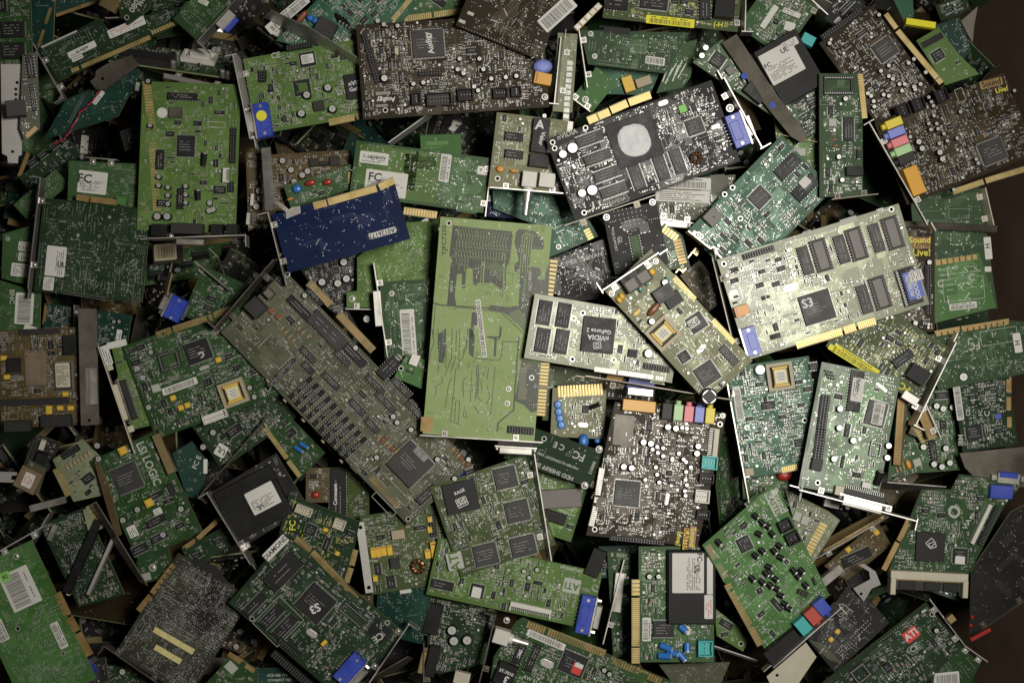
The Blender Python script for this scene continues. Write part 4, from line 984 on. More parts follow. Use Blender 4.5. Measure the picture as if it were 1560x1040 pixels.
b = B('sound_card', 'brown sound card at the right edge with a row of coloured audio jacks',
      (1333, 187), (1530, 110), (1388, 310), z=(140, 128, 140), mask='brown', dens=.85, pitch=5.2, seed=50, holes=((1480, 126),))
D = (197, -77)
for x_, y_, c_ in ((1357, 190, 'yellow_plastic'), (1361, 204, 'violet_plastic'), (1366, 218, 'pink_plastic'), (1371, 231, 'mint_plastic'), (1376, 244, 'dark_plastic')): b.jack(x_, y_, c_, 13, 26, d=(-77 * .5, -190 * .5), rot=0)
b.block_(1389, 277, 22, 44, 15, 'amber_plastic', 'game_port').chip(1511, 231, 42, 38, 4, body='ic_grey').chip(1446, 194, 13, 12, 4).chip(1405, 245, 13, 12, 4).chip(1465, 252, 12, 12, 4)
for x_, y_ in ((1373, 170), (1396, 161), (1431, 148)): b.plug(x_, y_, 20, 20, 12, n=3)
b.caps(((1396, 218), (1401, 228), (1428, 234), (1432, 244)), 4.6, 12).caps(((1412, 150), (1416, 157), (1419, 163), (1412, 190), (1424, 190), (1415, 199), (1426, 198), (1435, 205), (1428, 220), (1384, 210), (1440, 216), (1455, 212), (1460, 172), (1542, 140), (1420, 178), (1484, 244), (1487, 250), (1450, 290)), 3.0, 9)
b.stk(1510, 127, 36, 12, 'x', d=(1, -.25), paper='gold_dull', ink='mask_brown', words=(('Sound', 0, 0, 9, 0),)).text('Live!', 1526, 137, 8, (1, -.25), m='silk_yellow')
b.clear(1463, 145, 12, 20, frame=1, d=D).fing((1453, 297), (1500, 281), 9, 2.8).fing((1503, 280), (1562, 262), 9, 2.8)
b.brk((1326, 186), (1414, 340), top=22, lean=8, tab=-1, m='tin').done()

b = B('sound_card', 'brown card near the top right corner with gold contacts along its slanting right edge',
      (1248, 66), (1330, 8), (1340, 196), z=(112, 112, 114), mask='brown', dens=.95, pitch=5.2, seed=51)
b.chip(1348, 76, 36, 34, 4, d=(82, -58), body='ic_grey').chip(1312, 52, 18, 10, 'x', d=(82, -58)).chip(1290, 70, 12, 10, 'x', d=(82, -58)).chip(1333, 133, 12, 12, 4, d=(82, -58)).hdr(1281, 38, 74, 9, d=(82, -58))
b.caps(((1337, 25), (1390, 92), (1382, 98), (1352, 102), (1340, 110), (1352, 118), (1358, 122), (1376, 130), (1390, 134), (1400, 130), (1392, 138), (1352, 148), (1344, 146), (1325, 148), (1329, 156), (1330, 164), (1320, 144), (1262, 68), (1408, 112), (1372, 140), (1368, 130)), 3.3, 9)
b.fing((1353, 19), (1369, 41), 8, 2.8, fill=.9).fing((1371, 44), (1438, 124), 9, 2.8, fill=.9).done()
b = B('modem_card', 'dark card carrying a black plastic module with a white approval label, upper right',
      (1138, 86), (1204, 50), (1224, 214), z=(112, 110, 112), mask='dkgreen', dens=.8, seed=52)
b.c('plastic_module', c_module(76, 96, 15), 1200, 106, 76, 96, d=(64, -37)).stk(1188, 99, 56, 50, 'th', d=(56, -30), z=15.2, words=(('UL', .22, .3, 8, 0), ('FC', -.38, .12, 7, 0))).stk(1200, 70, 26, 12, 'th', d=(56, -30), z=15.3)
b.block_(1229, 63, 20, 16, 12, 'teal_plastic', 'wire_connector', d=(56, 30)).done()

# --- lower middle and right
b = B('sound_card', 'brown card below the middle with amber game port and coloured jacks along its top',
      (937, 612), (1107, 629), (893, 815), z=(133, 127, 141), sh=1, mask='brown', dens=.75, pitch=5.2, seed=60, traces=1.4, holes=((1097, 646), (906, 806)))
b.block_(972, 618, 50, 17, 15, 'amber_plastic', 'game_port').jack(1014, 626, 'dark_plastic', 15, 24, rot=0).jack(1031, 628, 'mint_plastic', 14, 24).jack(1047, 630, 'pink_plastic', 14, 24).jack(1063, 631, 'violet_plastic', 14, 24).jack(1079, 633, 'yellow_plastic', 14, 24)
b.part('port_shell', (lambda m: (m.cbox(0, 0, 40, 12, 3, 15, 'tin', 1.4), m)[1])(MB()).mesh('port_shell'), *b.loc(974, 597), 0, 0)
b.chip(955, 751, 42, 42, 4, body='ic_grey').chip(989, 648, 12, 14, 'y').chip(1038, 675, 16, 9, 'x').chip(1019, 720, 13, 12, 4).chip(985, 702, 10, 12, 'y').chip(1002, 755, 10, 12, 'y').xtal(1016, 760, 18, 6, rot=85).hdr(970, 822, 84, 8)
b.caps(((1016, 650), (1028, 652), (979, 673), (990, 675), (949, 710), (961, 712), (1062, 679), (1060, 690)), 5, 12).caps(((993, 684), (1001, 689), (1009, 694), (1023, 698), (1033, 690), (1040, 699), (998, 711), (1000, 722), (1003, 734), (1044, 718), (1051, 711), (1043, 730), (1045, 738), (1042, 747), (1043, 754), (1000, 680), (1009, 682), (1038, 651), (1045, 652), (1023, 700), (982, 730), (1044, 703)), 3.3, 9)
b.comb(1086, 674, 44, 16, 'cream_plastic', rot=-90).plug(1079, 704, 24, 20, 14, 'teal_plastic', 4).plug(1068, 755, 22, 20, 14, 'white_plastic', 4).plug(1075, 728, 22, 14, 12, 'black_plastic').plug(1070, 783, 20, 14, 10, 'black_plastic')
b.stk(1055, 818, 34, 10, 'x', d=(-.1, 1), paper='brown_part', ink='silk_yellow', words=(('Sound', 0, 0, 8.5, 0),)).stk(1045, 820, 34, 8, 'x', d=(-.1, 1), paper='yellow_part', ink='mask_brown', words=(('BLASTER', 0, 0, 7, 0),)).text('Live!', 1034, 820, 8.5, (-.2, 1), m='silk_yellow')
b.clear(950, 655, 30, 46, m='trace_brown').screw(((1101, 633),), 4).fing((913, 712), (904, 765), 9, 2.9, gold='solder', base='gold_dull').fing((903, 770), (896, 800), 9, 2.9, gold='solder', base='gold_dull')
b.brk((890, 576), (1110, 612), top=14, bot=-16, lean=2, tab=1, m='tin_dark').done()

b = B('interface_card', 'green card with a long black cable header and a wide metal port at its foot',
      (1252, 551), (1372, 575), (1224, 742), z=(127, 134, 142), gloss='_gloss', mask='green', dens=.62, pitch=5.8, seed=61, traces=1.4, holes=((1246, 735),))
D = (-26, 192)
b.hdr(1254, 628, 54, 15, d=D).hdr(1247, 683, 60, 15, d=D).block_(1243, 707, 16, 18, 12, 'dark_plastic', 'latch').clear(1236, 668, 3, 190, m='silk').dip(1302, 596, 62, 24, d=D, body='ic_black').stk(1305, 594, 36, 18, 'tx', d=D, z=7.3, words=(('FLASH', -.2, 0, 5, 0),))
b.chip(1334, 630, 34, 42, 4, body='ic_grey', rot=-4).stk(1337, 630, 17, 34, 'bt', z=4.8).chip(1290, 655, 12, 20, 'y').chip(1283, 703, 9, 18, 'y').caps(((1278, 623), (1277, 652), (1298, 671), (1269, 699)), 5, 12).caps(((1352, 679), (1350, 697)), 5, 10, 'dark_plastic')
b.sock(1333, 684, 18, 22, 4).capl(1337, 728, 5, 20, rot=85).block_(1319, 739, 14, 9, 8, 'white_plastic', 'fuse').xtal(1343, 590, 20, 5, rot=-28).stk(1231, 700, 3, 60, 'b')
for i in range(3): b.hdr(1262 + i * 2, 566 + i * 5, 14, 3)
b.clear(1262, 722, 50, 40).c('cable_port', c_dport(66, 26, 20, 'tin_white'), 1313, 761, 66, 26, (184, 47)).block_(1277, 747, 14, 14, 14, 'cream_plastic', 'latch')
b.brk((1215, 741), (1392, 788), top=24, lean=3, tab=1, m='tin_white').done()

b = B('modem_card', 'teal card with a tan framed transformer and a barcode sticker on its left edge',
      (1105, 560), (1232, 542), (1134, 728), z=(108, 106, 110), mask='teal', dens=1.0, pitch=5.0, seed=62, holes=((1141, 718), (1138, 651), (1226, 640)))
b.stk(1125, 615, 12, 54, 'b').xfmr(1187, 573, 40, 42).caps(((1156, 563),), 8, 12, 'tin_white').chip(1170, 617, 20, 16, 'x').chip(1216, 674, 16, 16, 4).chip(1166, 612, 9, 16, 'y').chip(1239, 558, 14, 14, 'x').tant(((1140, 718),), 14, 12, 'tan_part').screw(((1141, 718),), 4)
b.fing((1192, 721), (1216, 716), 10, 2.9).brk((1103, 558), (1142, 770), top=22, lean=2, tab=0).done()

b = B('network_card', 'dark card printed in yellow with a long yellow label, metal bracket at its right end',
      (1258, 527), (1394, 612), (1310, 444), z=(122, 124, 120), mask='ygreen', dens=.9, pitch=5.4, seed=63, silk='silk_yellow', holes=((1367, 596),))
b.stk(1304, 550, 78, 14, 'bt', paper='paper_yellow').stk(1268, 530, 12, 9, 'x', paper='paper_yellow').dip(1374, 546, 34, 18, rot=68)
b.block_(1394, 570, 30, 24, 18, 'black_plastic', 'network_socket').text('FC', 1378, 590, 11, rot=180, m='silk_yellow').block_(1385, 606, 26, 13, 8, 'tin_white', 'bracket_ear').brk((1385, 645), (1446, 520), top=24, lean=2, tab=-1, m='tin').done()

b = B('sound_card', 'bright green sound card with blue, red and teal jacks at its lower end',
      (1072, 829), (1180, 734), (1166, 987), z=(146, 144, 142), poly=((1070, 830), (1180, 735), (1264, 906), (1166, 990)), mask='bright', dens=.42, pitch=6.2, seed=64, traces=1.3, holes=((1180, 750),))
D = (82, 168)
b.chip(1134, 828, 26, 24, 4, d=D).chip(1157, 899, 12, 12, 4, d=D).chip(1183, 920, 12, 22, 'y').chip(1198, 855, 10, 10, 4)
b.stk(1178, 767, 40, 13, 'x', d=D, paper='silk', ink='mask_bright', words=(('BLASTER', 0, 0, 8.5, 0),)).text('Sound', 1187, 762, 12, d=D)
b.plug(1195, 799, 20, 18, 14, 'black_plastic', 2, d=(1, -.5)).plug(1206, 818, 20, 18, 14, 'black_plastic', 2, d=(1, -.5))
for x_, y_ in ((1094, 825), (1150, 785), (1160, 795), (1155, 812), (1168, 800), (1175, 812), (1150, 845), (1160, 838), (1178, 838), (1186, 830), (1145, 880), (1160, 885), (1172, 872), (1170, 862), (1188, 848), (1166, 872), (1180, 880), (1172, 890), (1188, 905), (1194, 918), (1200, 925), (1208, 868), (1214, 876), (1220, 868), (1226, 890), (1182, 895)): b.capl(x_, y_, 4.2, 9, d=(1, .5 + (x_ % 3) * .3))
b.jack(1249, 921, 'blue_plastic', 19, 24, d=(-1, .85)).jack(1235, 935, 'red_plastic', 19, 24, d=(-1, .85)).jack(1220, 950, 'teal_plastic', 19, 24, d=(-1, .85)).block_(1190, 982, 60, 24, 17, 'black_plastic', 'game_port', d=(1, -.8))
b.hdr(1222, 902, 18, 8, d=(1, .4)).hdr(1240, 885, 12, 5, d=(.4, 1)).fing((1071, 829), (1103, 886), 11, 30, gold='finger_base', base='cream_plastic', gaps=()).fing((1103, 892), (1154, 985), 11, 4.4, gold='gold_dull')
b.brk((1170, 1008), (1272, 918), top=22, lean=3, tab=1).done()

b = B('modem_card', 'silvery card with blue capacitors and a black labelled module, lower right of the middle',
      (973, 832), (1088, 832), (974, 1008), z=(126, 124, 128), mask='green', dens=.8, pitch=5.2, seed=65, holes=((1078, 998),))
b.c('plastic_module', c_module(74, 112, 16), 1052, 892, 74, 112).stk(1046, 870, 48, 60, 'tx', z=16.3, rot=0, words=(('UL', .28, .1, 8, -90), ('FC', .36, .4, 8, -90))).stk(1079, 874, 9, 56, 'x', z=16.3).stk(1077, 921, 13, 36, 't', z=16.3, ink='ink_red')
b.chip(1010, 957, 32, 28, 'x').stk(985, 958, 13, 36, 'bt').caps(((988, 876), (1002, 876)), 4, 12).capl(1014, 984, 5, 18, 'blue_part', rot=-20).capl(1024, 992, 5, 16, 'blue_part', rot=-20).capl(1012, 997, 5, 18, 'blue_part').capl(1038, 998, 5, 14, 'blue_part', rot=-50).capl(1046, 984, 5, 12, 'blue_part', rot=-90).capl(1040, 956, 5, 12, 'blue_part', rot=-40)
b.plug(1073, 985, 24, 22, 14, 'teal_plastic', 3, rot=90).xtal(1048, 960, 14, 8, rot=90).fing((962, 882), (962, 907), 13, 5).fing((962, 910), (962, 984), 13, 2.9).fing((962, 986), (962, 1010), 13, 2.9).done()

b = B('graphics_card', 'green card with a silver bordered logo near its blue video port, lower middle',
      (668, 818), (918, 872), (650, 905), z=(106, 104, 104), mask='lime', dens=.9, pitch=5.2, seed=66, holes=((670, 895),))
D = (240, 52)
b.vga(892, 933, 30, 58, d=D).clear(871, 892, 26, 22, m='silk').text('ATI', 871, 892, 11, rot=180, m='mask_lime', bold=1).comb(808, 927, 64, 15, 'white_plastic', d=D).chip(674, 890, 34, 17, 'x', d=D).chip(727, 899, 24, 24, 4, d=D).stk(726, 901, 14, 16, 'x', z=4.8, d=D)
b.clear(868, 868, 60, 40).block_(907, 856, 22, 42, 8, 'black_plastic', 'regulator', d=(1, .4)).text('109-38000-00', 870, 866, 4.5, rot=180).chip(820, 887, 12, 9, 'x').caps(((798, 868), (806, 878), (818, 866)), 3.4, 8).hdr(690, 860, 20, 8).done()

b = B('graphics_card', 'green card with square grey chips and a white strip closing its right end',
      (655, 742), (800, 692), (688, 884), z=(114, 114, 112), mask='ygreen', dens=.85, pitch=5.4, seed=67, holes=((694, 876), (826, 848)))
D = (145, -34)
b.chip(740, 844, 40, 36, 4, body='ic_grey', d=D).chip(797, 831, 42, 34, 4, body='ic_grey', d=D).chip(788, 778, 40, 36, 4, body='ic_grey', d=D).chip(770, 727, 38, 36, 4, body='ic_grey', d=D).block_(702, 756, 50, 46, 5, 'ic_black', 'chip', d=D).mark(5.2, ('SiS', 0, -8, 9, 12), ('[]', 0, -8, 16, 12), ('RAGE', 0, 8, 5, 12))
b.stk(693, 854, 24, 27, 'x', d=D, paper='silk', ink='mask_lime', words=(('ATI', 0, 0, 15, 90),)).chip(716, 718, 14, 12, 'x').brk((806, 690), (832, 852), top=20, bot=-4, lean=6, tab=0, m='tin_white').done()

b = B('power_card', 'olive card with yellow box capacitors, a copper coil and a white metal bar',
      (548, 786), (690, 764), (569, 905), z=(84, 84, 86), mask='ygreen', dens=.6, seed=68)
b.tant(((569, 841), (577, 840), (585, 838), (594, 837)), 8, 15).tant(((665, 836),), 16, 25).tant(((652, 843), (673, 863)), 9, 13).tant(((572, 880), (655, 790), (655, 806)), 7, 9).c('toroid_coil', c_toroid(12), 637, 862, 24, 24).block_(607, 813, 20, 14, 9, 'tan_part', 'film_capacitor').chip(596, 886, 16, 18, 'y').chip(576, 866, 13, 18, 'y').block_(602, 857, 14, 16, 8, 'dark_plastic', 'power_transistor').chip(640, 803, 16, 10, 'x')
m_ = MB(); m_.prism([(-6, -54), (6, -54), (6, 54), (-6, 54)], 1, 5, 'tin_white', 'tin_white', [circle(0, 46, 3)[::-1], circle(0, -46, 3)[::-1]]); b.part('mounting_bar', m_.mesh('mounting_bar'), *b.loc(556, 848), b.ang(556, 848, (1, -.14)) , 0)
b.hdr(659, 800, 34, 10, d=(.1, 1)).done()

b = B('graphics_card', 'dark green diagonal card with a printed white name strip and bright blue video port',
      (440, 812), (614, 962), (341, 912), z=(118, 112, 118), mask='dkgreen', dens=.7, pitch=5.8, seed=69, holes=((590, 948), (384, 942)))
D = (174, 150); E = (-99, 100)
b.chip(481, 918, 50, 50, 4, d=D).mark(4.8, ('S3', 4, -6, 13, -112)).dip(431, 870, 62, 32, d=(99, -100), z=5).chip(414, 938, 42, 20, 'x', d=(99, -100)).chip(434, 954, 42, 20, 'x', d=(99, -100)).clear(424, 946, 58, 52, d=(99, -100), frame=1).chip(388, 920, 40, 18, 'x', d=(99, -100))
b.stk(420, 834, 46, 14, 'x', d=(99, -100), words=(('DIAMOND', 0, 0, 7.6, 0),)).vga(534, 1016, 34, 48, d=(1, .9)).xtal(475, 964, 20, 10, d=(1, .7)).block_(494, 978, 10, 6, 5, 'yellow_part', 'tantalum_capacitor', d=(1, -1)).hdr(445, 1018, 78, 12, d=D).sock(538, 935, 44, 16, 'x', d=D).clear(577, 962, 30, 28, m='black_plastic', d=D).text('CE', 576, 970, 11, d=(-1, .7))
b.hdr(440, 985, 40, 8, d=D).fing((453, 816), (476, 834), 10, 2.9, gold='gold_dull').fing((479, 837), (548, 908), 10, 2.9, gold='gold_dull')
b.brk((622, 945), (560, 1036), top=20, lean=1, tab=-1).done()

b = B('modem_card', 'small card printed in yellow with two cream connectors, below the long grey card',
      (440, 752), (548, 794), (418, 830), z=(96, 94, 92), mask='dkgreen', dens=.8, pitch=5.4, seed=70, silk='silk_yellow', poly=((440, 752), (548, 794), (530, 885), (490, 880), (425, 812)))
b.plug(464, 776, 26, 13, 10, 'cream_plastic', 5).plug(518, 797, 18, 15, 10, 'cream_plastic', 3).chip(474, 806, 20, 20, 4).chip(498, 828, 12, 20, 'y').text('FC', 446, 800, 10, (0, -1)).tant(((514, 842), (496, 806)), 7, 6).fing((546, 838), (540, 862), 9, 2.9).fing((539, 866), (532, 888), 9, 2.9).done()

b = B('unpopulated_card', 'bare teal card corner under the diagonal dark green card',
      (582, 900), (661, 889), (571, 965), z=78, mask='dteal', side='b', dens=.12, poly=((575, 902), (661, 889), (643, 981), (600, 970), (572, 948)))
b.stk(618, 900, 18, 6, 'x').text('PC 91 V 0', 630, 955, 3.5, (1, .2)).done()

b = B('adapter_card', 'dark green card printed upside down in white lettering, two screws at its right end',
      (786, 642), (926, 690), (766, 697), z=(112, 122, 110), mask='dkgreen', side='b', dens=.05, traces=.3, seed=71, holes=((829, 668),))
D = (-75, -31)
b.text('HDD SHERIFF 2000', 841, 716, 6.6, D, sx=.95).text('FC', 882, 694, 12, D).text('C E', 852, 679, 9, D).text('copyright by JUNGSOFT 2000', 850, 702, 4, D).text('000013', 902, 712, 5, (-.4, 1)).screw(((913, 684), (891, 739)), 5.5)
b.brk((936, 676), (900, 757), top=10, bot=-12, tab=0, m='tin_dark').done()

b = B('modem_card', 'green card with blue disc parts in a row under its broad gold contacts',
      (842, 590), (924, 594), (828, 664), z=(88, 88, 90), mask='tan', dens=.7, seed=72)
b.disc(((850, 616), (851, 627), (853, 637), (855, 647)), 6, 'blue_part').blob(889, 671, 16, 22, 14, 'blue_part').blob(910, 671, 10, 8, 8, 'blue_part').chip(892, 623, 14, 16, 4).capl(906, 618, 3.5, 16, rot=25).xtal(888, 647, 16, 7).tant(((925, 671),), 10, 12, 'cream_plastic')
b.fing((849, 586), (918, 582), 20, 4.6, gold='gold_finger', base='mask_black', fill=.7).done()

b = B('adapter_card', 'green card with a flat grey socket across it, beside the white bar below the middle',
      (806, 706), (898, 735), (790, 800), z=(76, 78, 76), mask='lime', dens=.6, seed=73)
b.block_(853, 758, 64, 28, 12, 'grey_plastic', 'cable_socket', d=(1, -.06)).block_(811, 700, 12, 20, 8, 'brass', 'socket').block_(835, 783, 56, 16, 10, 'black_plastic', 'plug_body').block_(815, 810, 22, 60, 2, 'trace_lime', 'spacer', d=(.2, 1)).brk((800, 706), (838, 850), top=8, lean=1, tab=0, m='tin_white').done()

# --- left and lower left
b = B('graphics_card', 'large dark green card, solder side up, with a stepped white sticker, at left',
      (66, 301), (231, 319), (50, 443), z=(126, 122, 124), mask='dkgreen', side='b', silk='silk_dim', dens=.4, seed=80, pitch=5.4)
b.stk(85, 398, 30, 46, 'tx', words=(('UL', .3, -.1, 8, 0),)).stk(74, 432, 16, 20, 'th').grid(215, 381, 12, 12, 5, 5, .8).grid(207, 459, 12, 12, 5, 5, .8).grid(128, 450, 62, 4, 26, 2, .8, rot=-3).grid(69, 328, 4, 20, 2, 8, .8).grid(62, 385, 4, 28, 2, 10, .8).caps(((119, 358), (167, 331)), 2.4, 2, 'silk')
b.fing((117, 296), (136, 299), 9, 9, gold='gold_dull', base='gold_dull').fing((138, 299), (178, 304), 9, 9, gold='gold_dull', base='gold_dull').block_(185, 306, 14, 12, 1.5, 'trace_bright', 'edge_tab').brk((64, 272), (45, 440), top=4, bot=-20, tab=-1, m='tin').done()

b = B('graphics_card', 'green card, solder side up, with an FC label, behind the stepped sticker card',
      (105, 245), (222, 250), (94, 330), z=(98, 96, 98), mask='green', side='b', dens=.35, seed=81)
b.stk(141, 278, 44, 34, 'tx', rot=-4, words=(('FC', -.28, .12, 14, 0),)).brk((132, 242), (180, 246), top=8, tab=0).done()

b = B('interface_card', 'green card with large white company lettering and a gold shelled port, lower left',
      (138, 702), (236, 656), (204, 858), z=(104, 102, 102), mask='forest', dens=.55, seed=82, traces=1.5)
D = (66, 150)
b.clear(213, 690, 60, 150, d=D); b.block.pop(); b.text('LSI LOGIC', 226, 706, 13, D, sx=.9).chip(194, 728, 44, 44, 4, d=(1, -.42), body='ic_grey').block_(252, 690, 64, 13, 13, 'brass', 'cable_port', d=(.42, 1)).tant(((188, 686), (228, 765), (100, 0))[:2], 12, 12)
b.caps(((150, 678), (152, 698), (211, 775), (189, 791), (277, 774), (250, 813)), 5, 8, 'dark_plastic').stk(241, 780, 13, 13, 'tx').stk(202, 809, 14, 18, 'tx').chip(238, 793, 30, 16, 'x', d=(1, -.5)).chip(213, 836, 26, 16, 'x', d=(1, -.5)).chip(243, 818, 26, 14, 'x', d=(1, -.5)).chip(238, 754, 20, 12, 'x', d=(1, -.5)).chip(258, 762, 14, 9, 'x', d=(1, -.4)).hdr(262, 745, 18, 8, d=(.4, 1)).done()

b = B('modem_card', 'yellowish green card end with gold contacts and a row of tiny resistors, lower left',
      (78, 712), (128, 668), (108, 768), z=(90, 92, 92), mask='pale', dens=.35, seed=83, poly=((80, 700), (125, 668), (158, 700), (166, 752), (112, 764)))
b.hdr(108, 688, 30, 10, d=(1, -.6)).dip(136, 728, 16, 14, d=(1, -.8))
for i in range(7): b.res(((103 + i * 5.5, 712 - i * 3.5),), 8, 1.5, 'tan_part', d=(.5, 1))
b.fing((80, 716), (100, 757), 12, 4.4, gold='gold_finger', base='mask_pale').done()

b = B('modem_card', 'green card with a yellow transformer and white connector, left of the long grey card',
      (186, 528), (374, 460), (240, 668), z=(104, 106, 102), mask='forest', dens=.8, pitch=5.4, seed=84, holes=((190, 547), (408, 592)))
D = (148, -54)
b.chip(302, 535, 42, 36, 4, d=D, body='ic_black').mark(4.8, ('C', 4, -6, 9, 200)).xfmr(357, 598, 40, 38, d=D).plug(329, 634, 38, 13, 11, 'white_plastic', 8, d=D).stk(274, 588, 56, 11, 'b', d=D).sock(259, 549, 32, 28, 4, d=(1, -.28)).block_(238, 591, 13, 12, 3, 'silk', 'crystal', d=(1, -.3)).chip(317, 582, 17, 15, 4, d=D)
b.tant(((333, 548), (264, 606), (276, 621), (286, 617)), 8, 8).caps(((382, 590), (389, 604), (232, 536)), 4.2, 9, 'dark_plastic').xtal(311, 560, 16, 6, d=D)
b.fing((237, 506), (259, 498), 10, 2.9, gold='gold_dull').fing((262, 497), (322, 478), 10, 2.9, gold='gold_dull').fing((324, 476), (355, 464), 10, 2.9, gold='gold_dull').done()

b = B('graphics_card', 'green card and blue video port showing under the top edge of the transformer card',
      (278, 480), (310, 405), (350, 520), z=(72, 74, 72), mask='forest', dens=.85, seed=85); b.vga(270, 470, 34, 36, d=(-1, -.5)).brk((300, 400), (352, 443), top=18, tab=0).done()

b = B('interface_card', 'green card end with a cream cable port on a slanting cream bracket, at left',
      (170, 530), (222, 518), (212, 652), z=(98, 96, 98), mask='lime', dens=.3, seed=86)
b.c('cable_port', c_dport(62, 22, 18, 'cream_plastic'), 193, 610, 62, 20, (.32, 1)).caps(((211, 561), (228, 620), (219, 575)), 4.5, 8, 'dark_plastic').stk(178, 524, 30, 10, 'x', rot=0).brk((153, 528), (208, 690), top=20, lean=-3, bot=-2, tab=0, m='cream_plastic').stk(168, 541, 12, 30, 'tx', z=22, rot=5).done()

b = B('interface_card', 'brownish gold card with a tan chip and a white labelled chip, left edge',
      (-6, 503), (118, 498), (-2, 652), z=(104, 104, 100), mask='gold', dens=1.0, pitch=5.2, seed=87)
b.chip(54, 561, 34, 54, 4, body='ic_tan').chip(97, 573, 30, 46, 4, body='ic_grey').stk(97, 571, 22, 37, 'th', z=4.8, paper='cream_plastic').block_(40, 612, 130, 9, 7, 'dark_plastic', 'memory_socket').block_(88, 640, 46, 18, 12, 'dark_plastic', 'connector').block_(30, 648, 40, 16, 14, 'dark_plastic', 'connector').block_(22, 556, 20, 22, 7, 'ic_black', 'chip').tant(((6, 545), (11, 574), (92, 621), (108, 621), (75, 621), (75, 627), (100, 600)), 9, 7)
b.block_(60, 505, 60, 8, 4, 'dark_plastic', 'pin_strip').block_(108, 525, 20, 30, 8, 'ic_black', 'chip').done()

b = B('bracket_plate', 'dull grey metal bracket seen face on beside the brown gold card at left',
      (119, 470), (147, 470), (124, 648), z=(124, 104, 124), mask='tin_dark', plain=True, th=1.5, cat='metal bracket', holes=((136, 640),))
b.block_(139, 588, 12, 56, 8, 'tin', 'port_shell').done()

b = B('graphics_card', 'bright green card, solder side up, with a large barcode label, bottom left corner',
      (-60, 872), (48, 822), (38, 1084), z=(130, 124, 128), mask='bright', side='b', dens=.5, seed=88, holes=((27, 957), (96, 995)), traces=1.4)
D = (88, 187)
b.stk(31, 896, 46, 60, 'bt', d=(1, -.46)).stk(90, 967, 13, 42, 'bt', d=(1, -.46)).stk(1, 960, 16, 34, 'bt', d=(1, -.46)).stk(8, 878, 15, 15, 'x', d=(1, -.46), z=.9, paper='paper_green', words=(('82', 0, 0, 6, 0),)).screw(((25, 847),), 5)
b.fing((92, 900), (108, 934), 12, 9, gold='gold_dull', base='gold_dull').fing((110, 937), (122, 958), 12, 9, gold='gold_dull', base='gold_dull').fing((124, 961), (142, 995), 12, 9, gold='gold_dull', base='gold_dull')
b.brk((-10, 846), (68, 802), top=6, bot=-20, tab=0, m='tin_white').done()

b = B('graphics_card', 'dusty grey green card, solder side up, two yellowish strips on it, lower left',
      (271, 842), (382, 912), (163, 985), z=(90, 92, 92), mask='dusk', side='b', dens=.9, seed=89, pitch=4.8, traces=1.6)
b.area([(312, 905), (330, 890), (352, 906), (356, 940), (338, 962), (300, 960), (282, 940), (290, 915)], 'mask_black', .29).area([(300, 850), (330, 862), (345, 885), (330, 893), (296, 880), (286, 862)], 'mask_black', .29)
D = (111, 70)
b.block_(265, 975, 70, 9, 3, 'coil_tape', 'pin_strip', d=(1, .58)).block_(256, 996, 46, 9, 3, 'coil_tape', 'pin_strip', d=(1, .58)).grid(278, 1008, 30, 3, 12, 2, .8, d=(1, -1)).fing((262, 856), (228, 901), 9, 9, gold='gold_dull', base='gold_dull').fing((226, 904), (207, 927), 9, 9, gold='gold_dull', base='gold_dull')
b.brk((160, 982), (255, 1048), top=3, bot=-18, tab=-1, m='tin_dark').done()

b = B('modem_card', 'black card with a dark plastic module and a slanting white approval label, lower left middle',
      (318, 752), (420, 690), (362, 838), z=(86, 86, 88), mask='black', dens=.5, seed=90)
b.c('plastic_module', c_module(98, 82, 14), 388, 765, 98, 82, (1, -.52)).stk(403, 757, 46, 36, 'tx', d=(1, -.52), z=14.3, words=(('UL', -.2, -.3, 7, 180),)).brk((322, 748), (388, 856), top=20, lean=1, tab=-1).done()

b = B('modem_card', 'dark card with a small square white UL sticker beside its bracket',
      (286, 640), (400, 560), (330, 720), z=(70, 70, 72), mask='dkgreen', dens=.7, seed=91)
b.stk(337, 686, 17, 19, 'x', d=(1, .6), words=(('UL', 0, 0, 9, 180),)).caps(((327, 658), (312, 680)), 5, 12, 'tin_dark').chip(357, 656, 22, 16, 'x').brk((402, 640), (306, 752), top=22, lean=2, tab=1, m='tin_dark').done()
b = B('unpopulated_card', 'small dark teal card with faint print, right of the white lettered card',
      (262, 700), (318, 700), (285, 766), z=60, mask='dteal', side='b', dens=.1, seed=92, poly=((262, 690), (292, 672), (318, 705), (303, 762), (284, 755)))
b.text('FC E', 300, 704, 8, (.4, -1)).stk(313, 710, 6, 22, 'x').done()

b = B('graphics_card', 'small green card with gold contacts on its slanting left edge, under the long grey card',
      (402, 640), (444, 606), (470, 735), z=(72, 74, 74), mask='forest', dens=.55, seed=93, poly=((398, 650), (430, 622), (495, 690), (457, 728)))
b.chip(444, 659, 18, 15, 4).capl(456, 684, 3, 14, 'blue_part', d=(1, .6)).capl(464, 678, 3, 14, 'blue_part', d=(1, .6)).fing((400, 654), (434, 700), 8, 2.9).fing((436, 704), (454, 728), 8, 2.9).done()
b = B('modem_card', 'small brown card with a red part, below the long grey card',
      (466, 712), (502, 712), (467, 765), z=(58, 56, 58), mask='gold', dens=.8, seed=94); b.blob(481, 753, 12, 10, 8, 'red_part').tant(((476, 725),), 14, 6, 'black_plastic').done()
b = B('interface_card', 'dark card carrying a large black long chip with printed lines, below the long grey card',
      (500, 712), (562, 712), (502, 790), z=(52, 54, 52), mask='ygreen', dens=.6, seed=95); b.dip(516, 752, 78, 26, rot=90).mark(7.3, ('Conexant', 0, 4, 6, 0)).done()

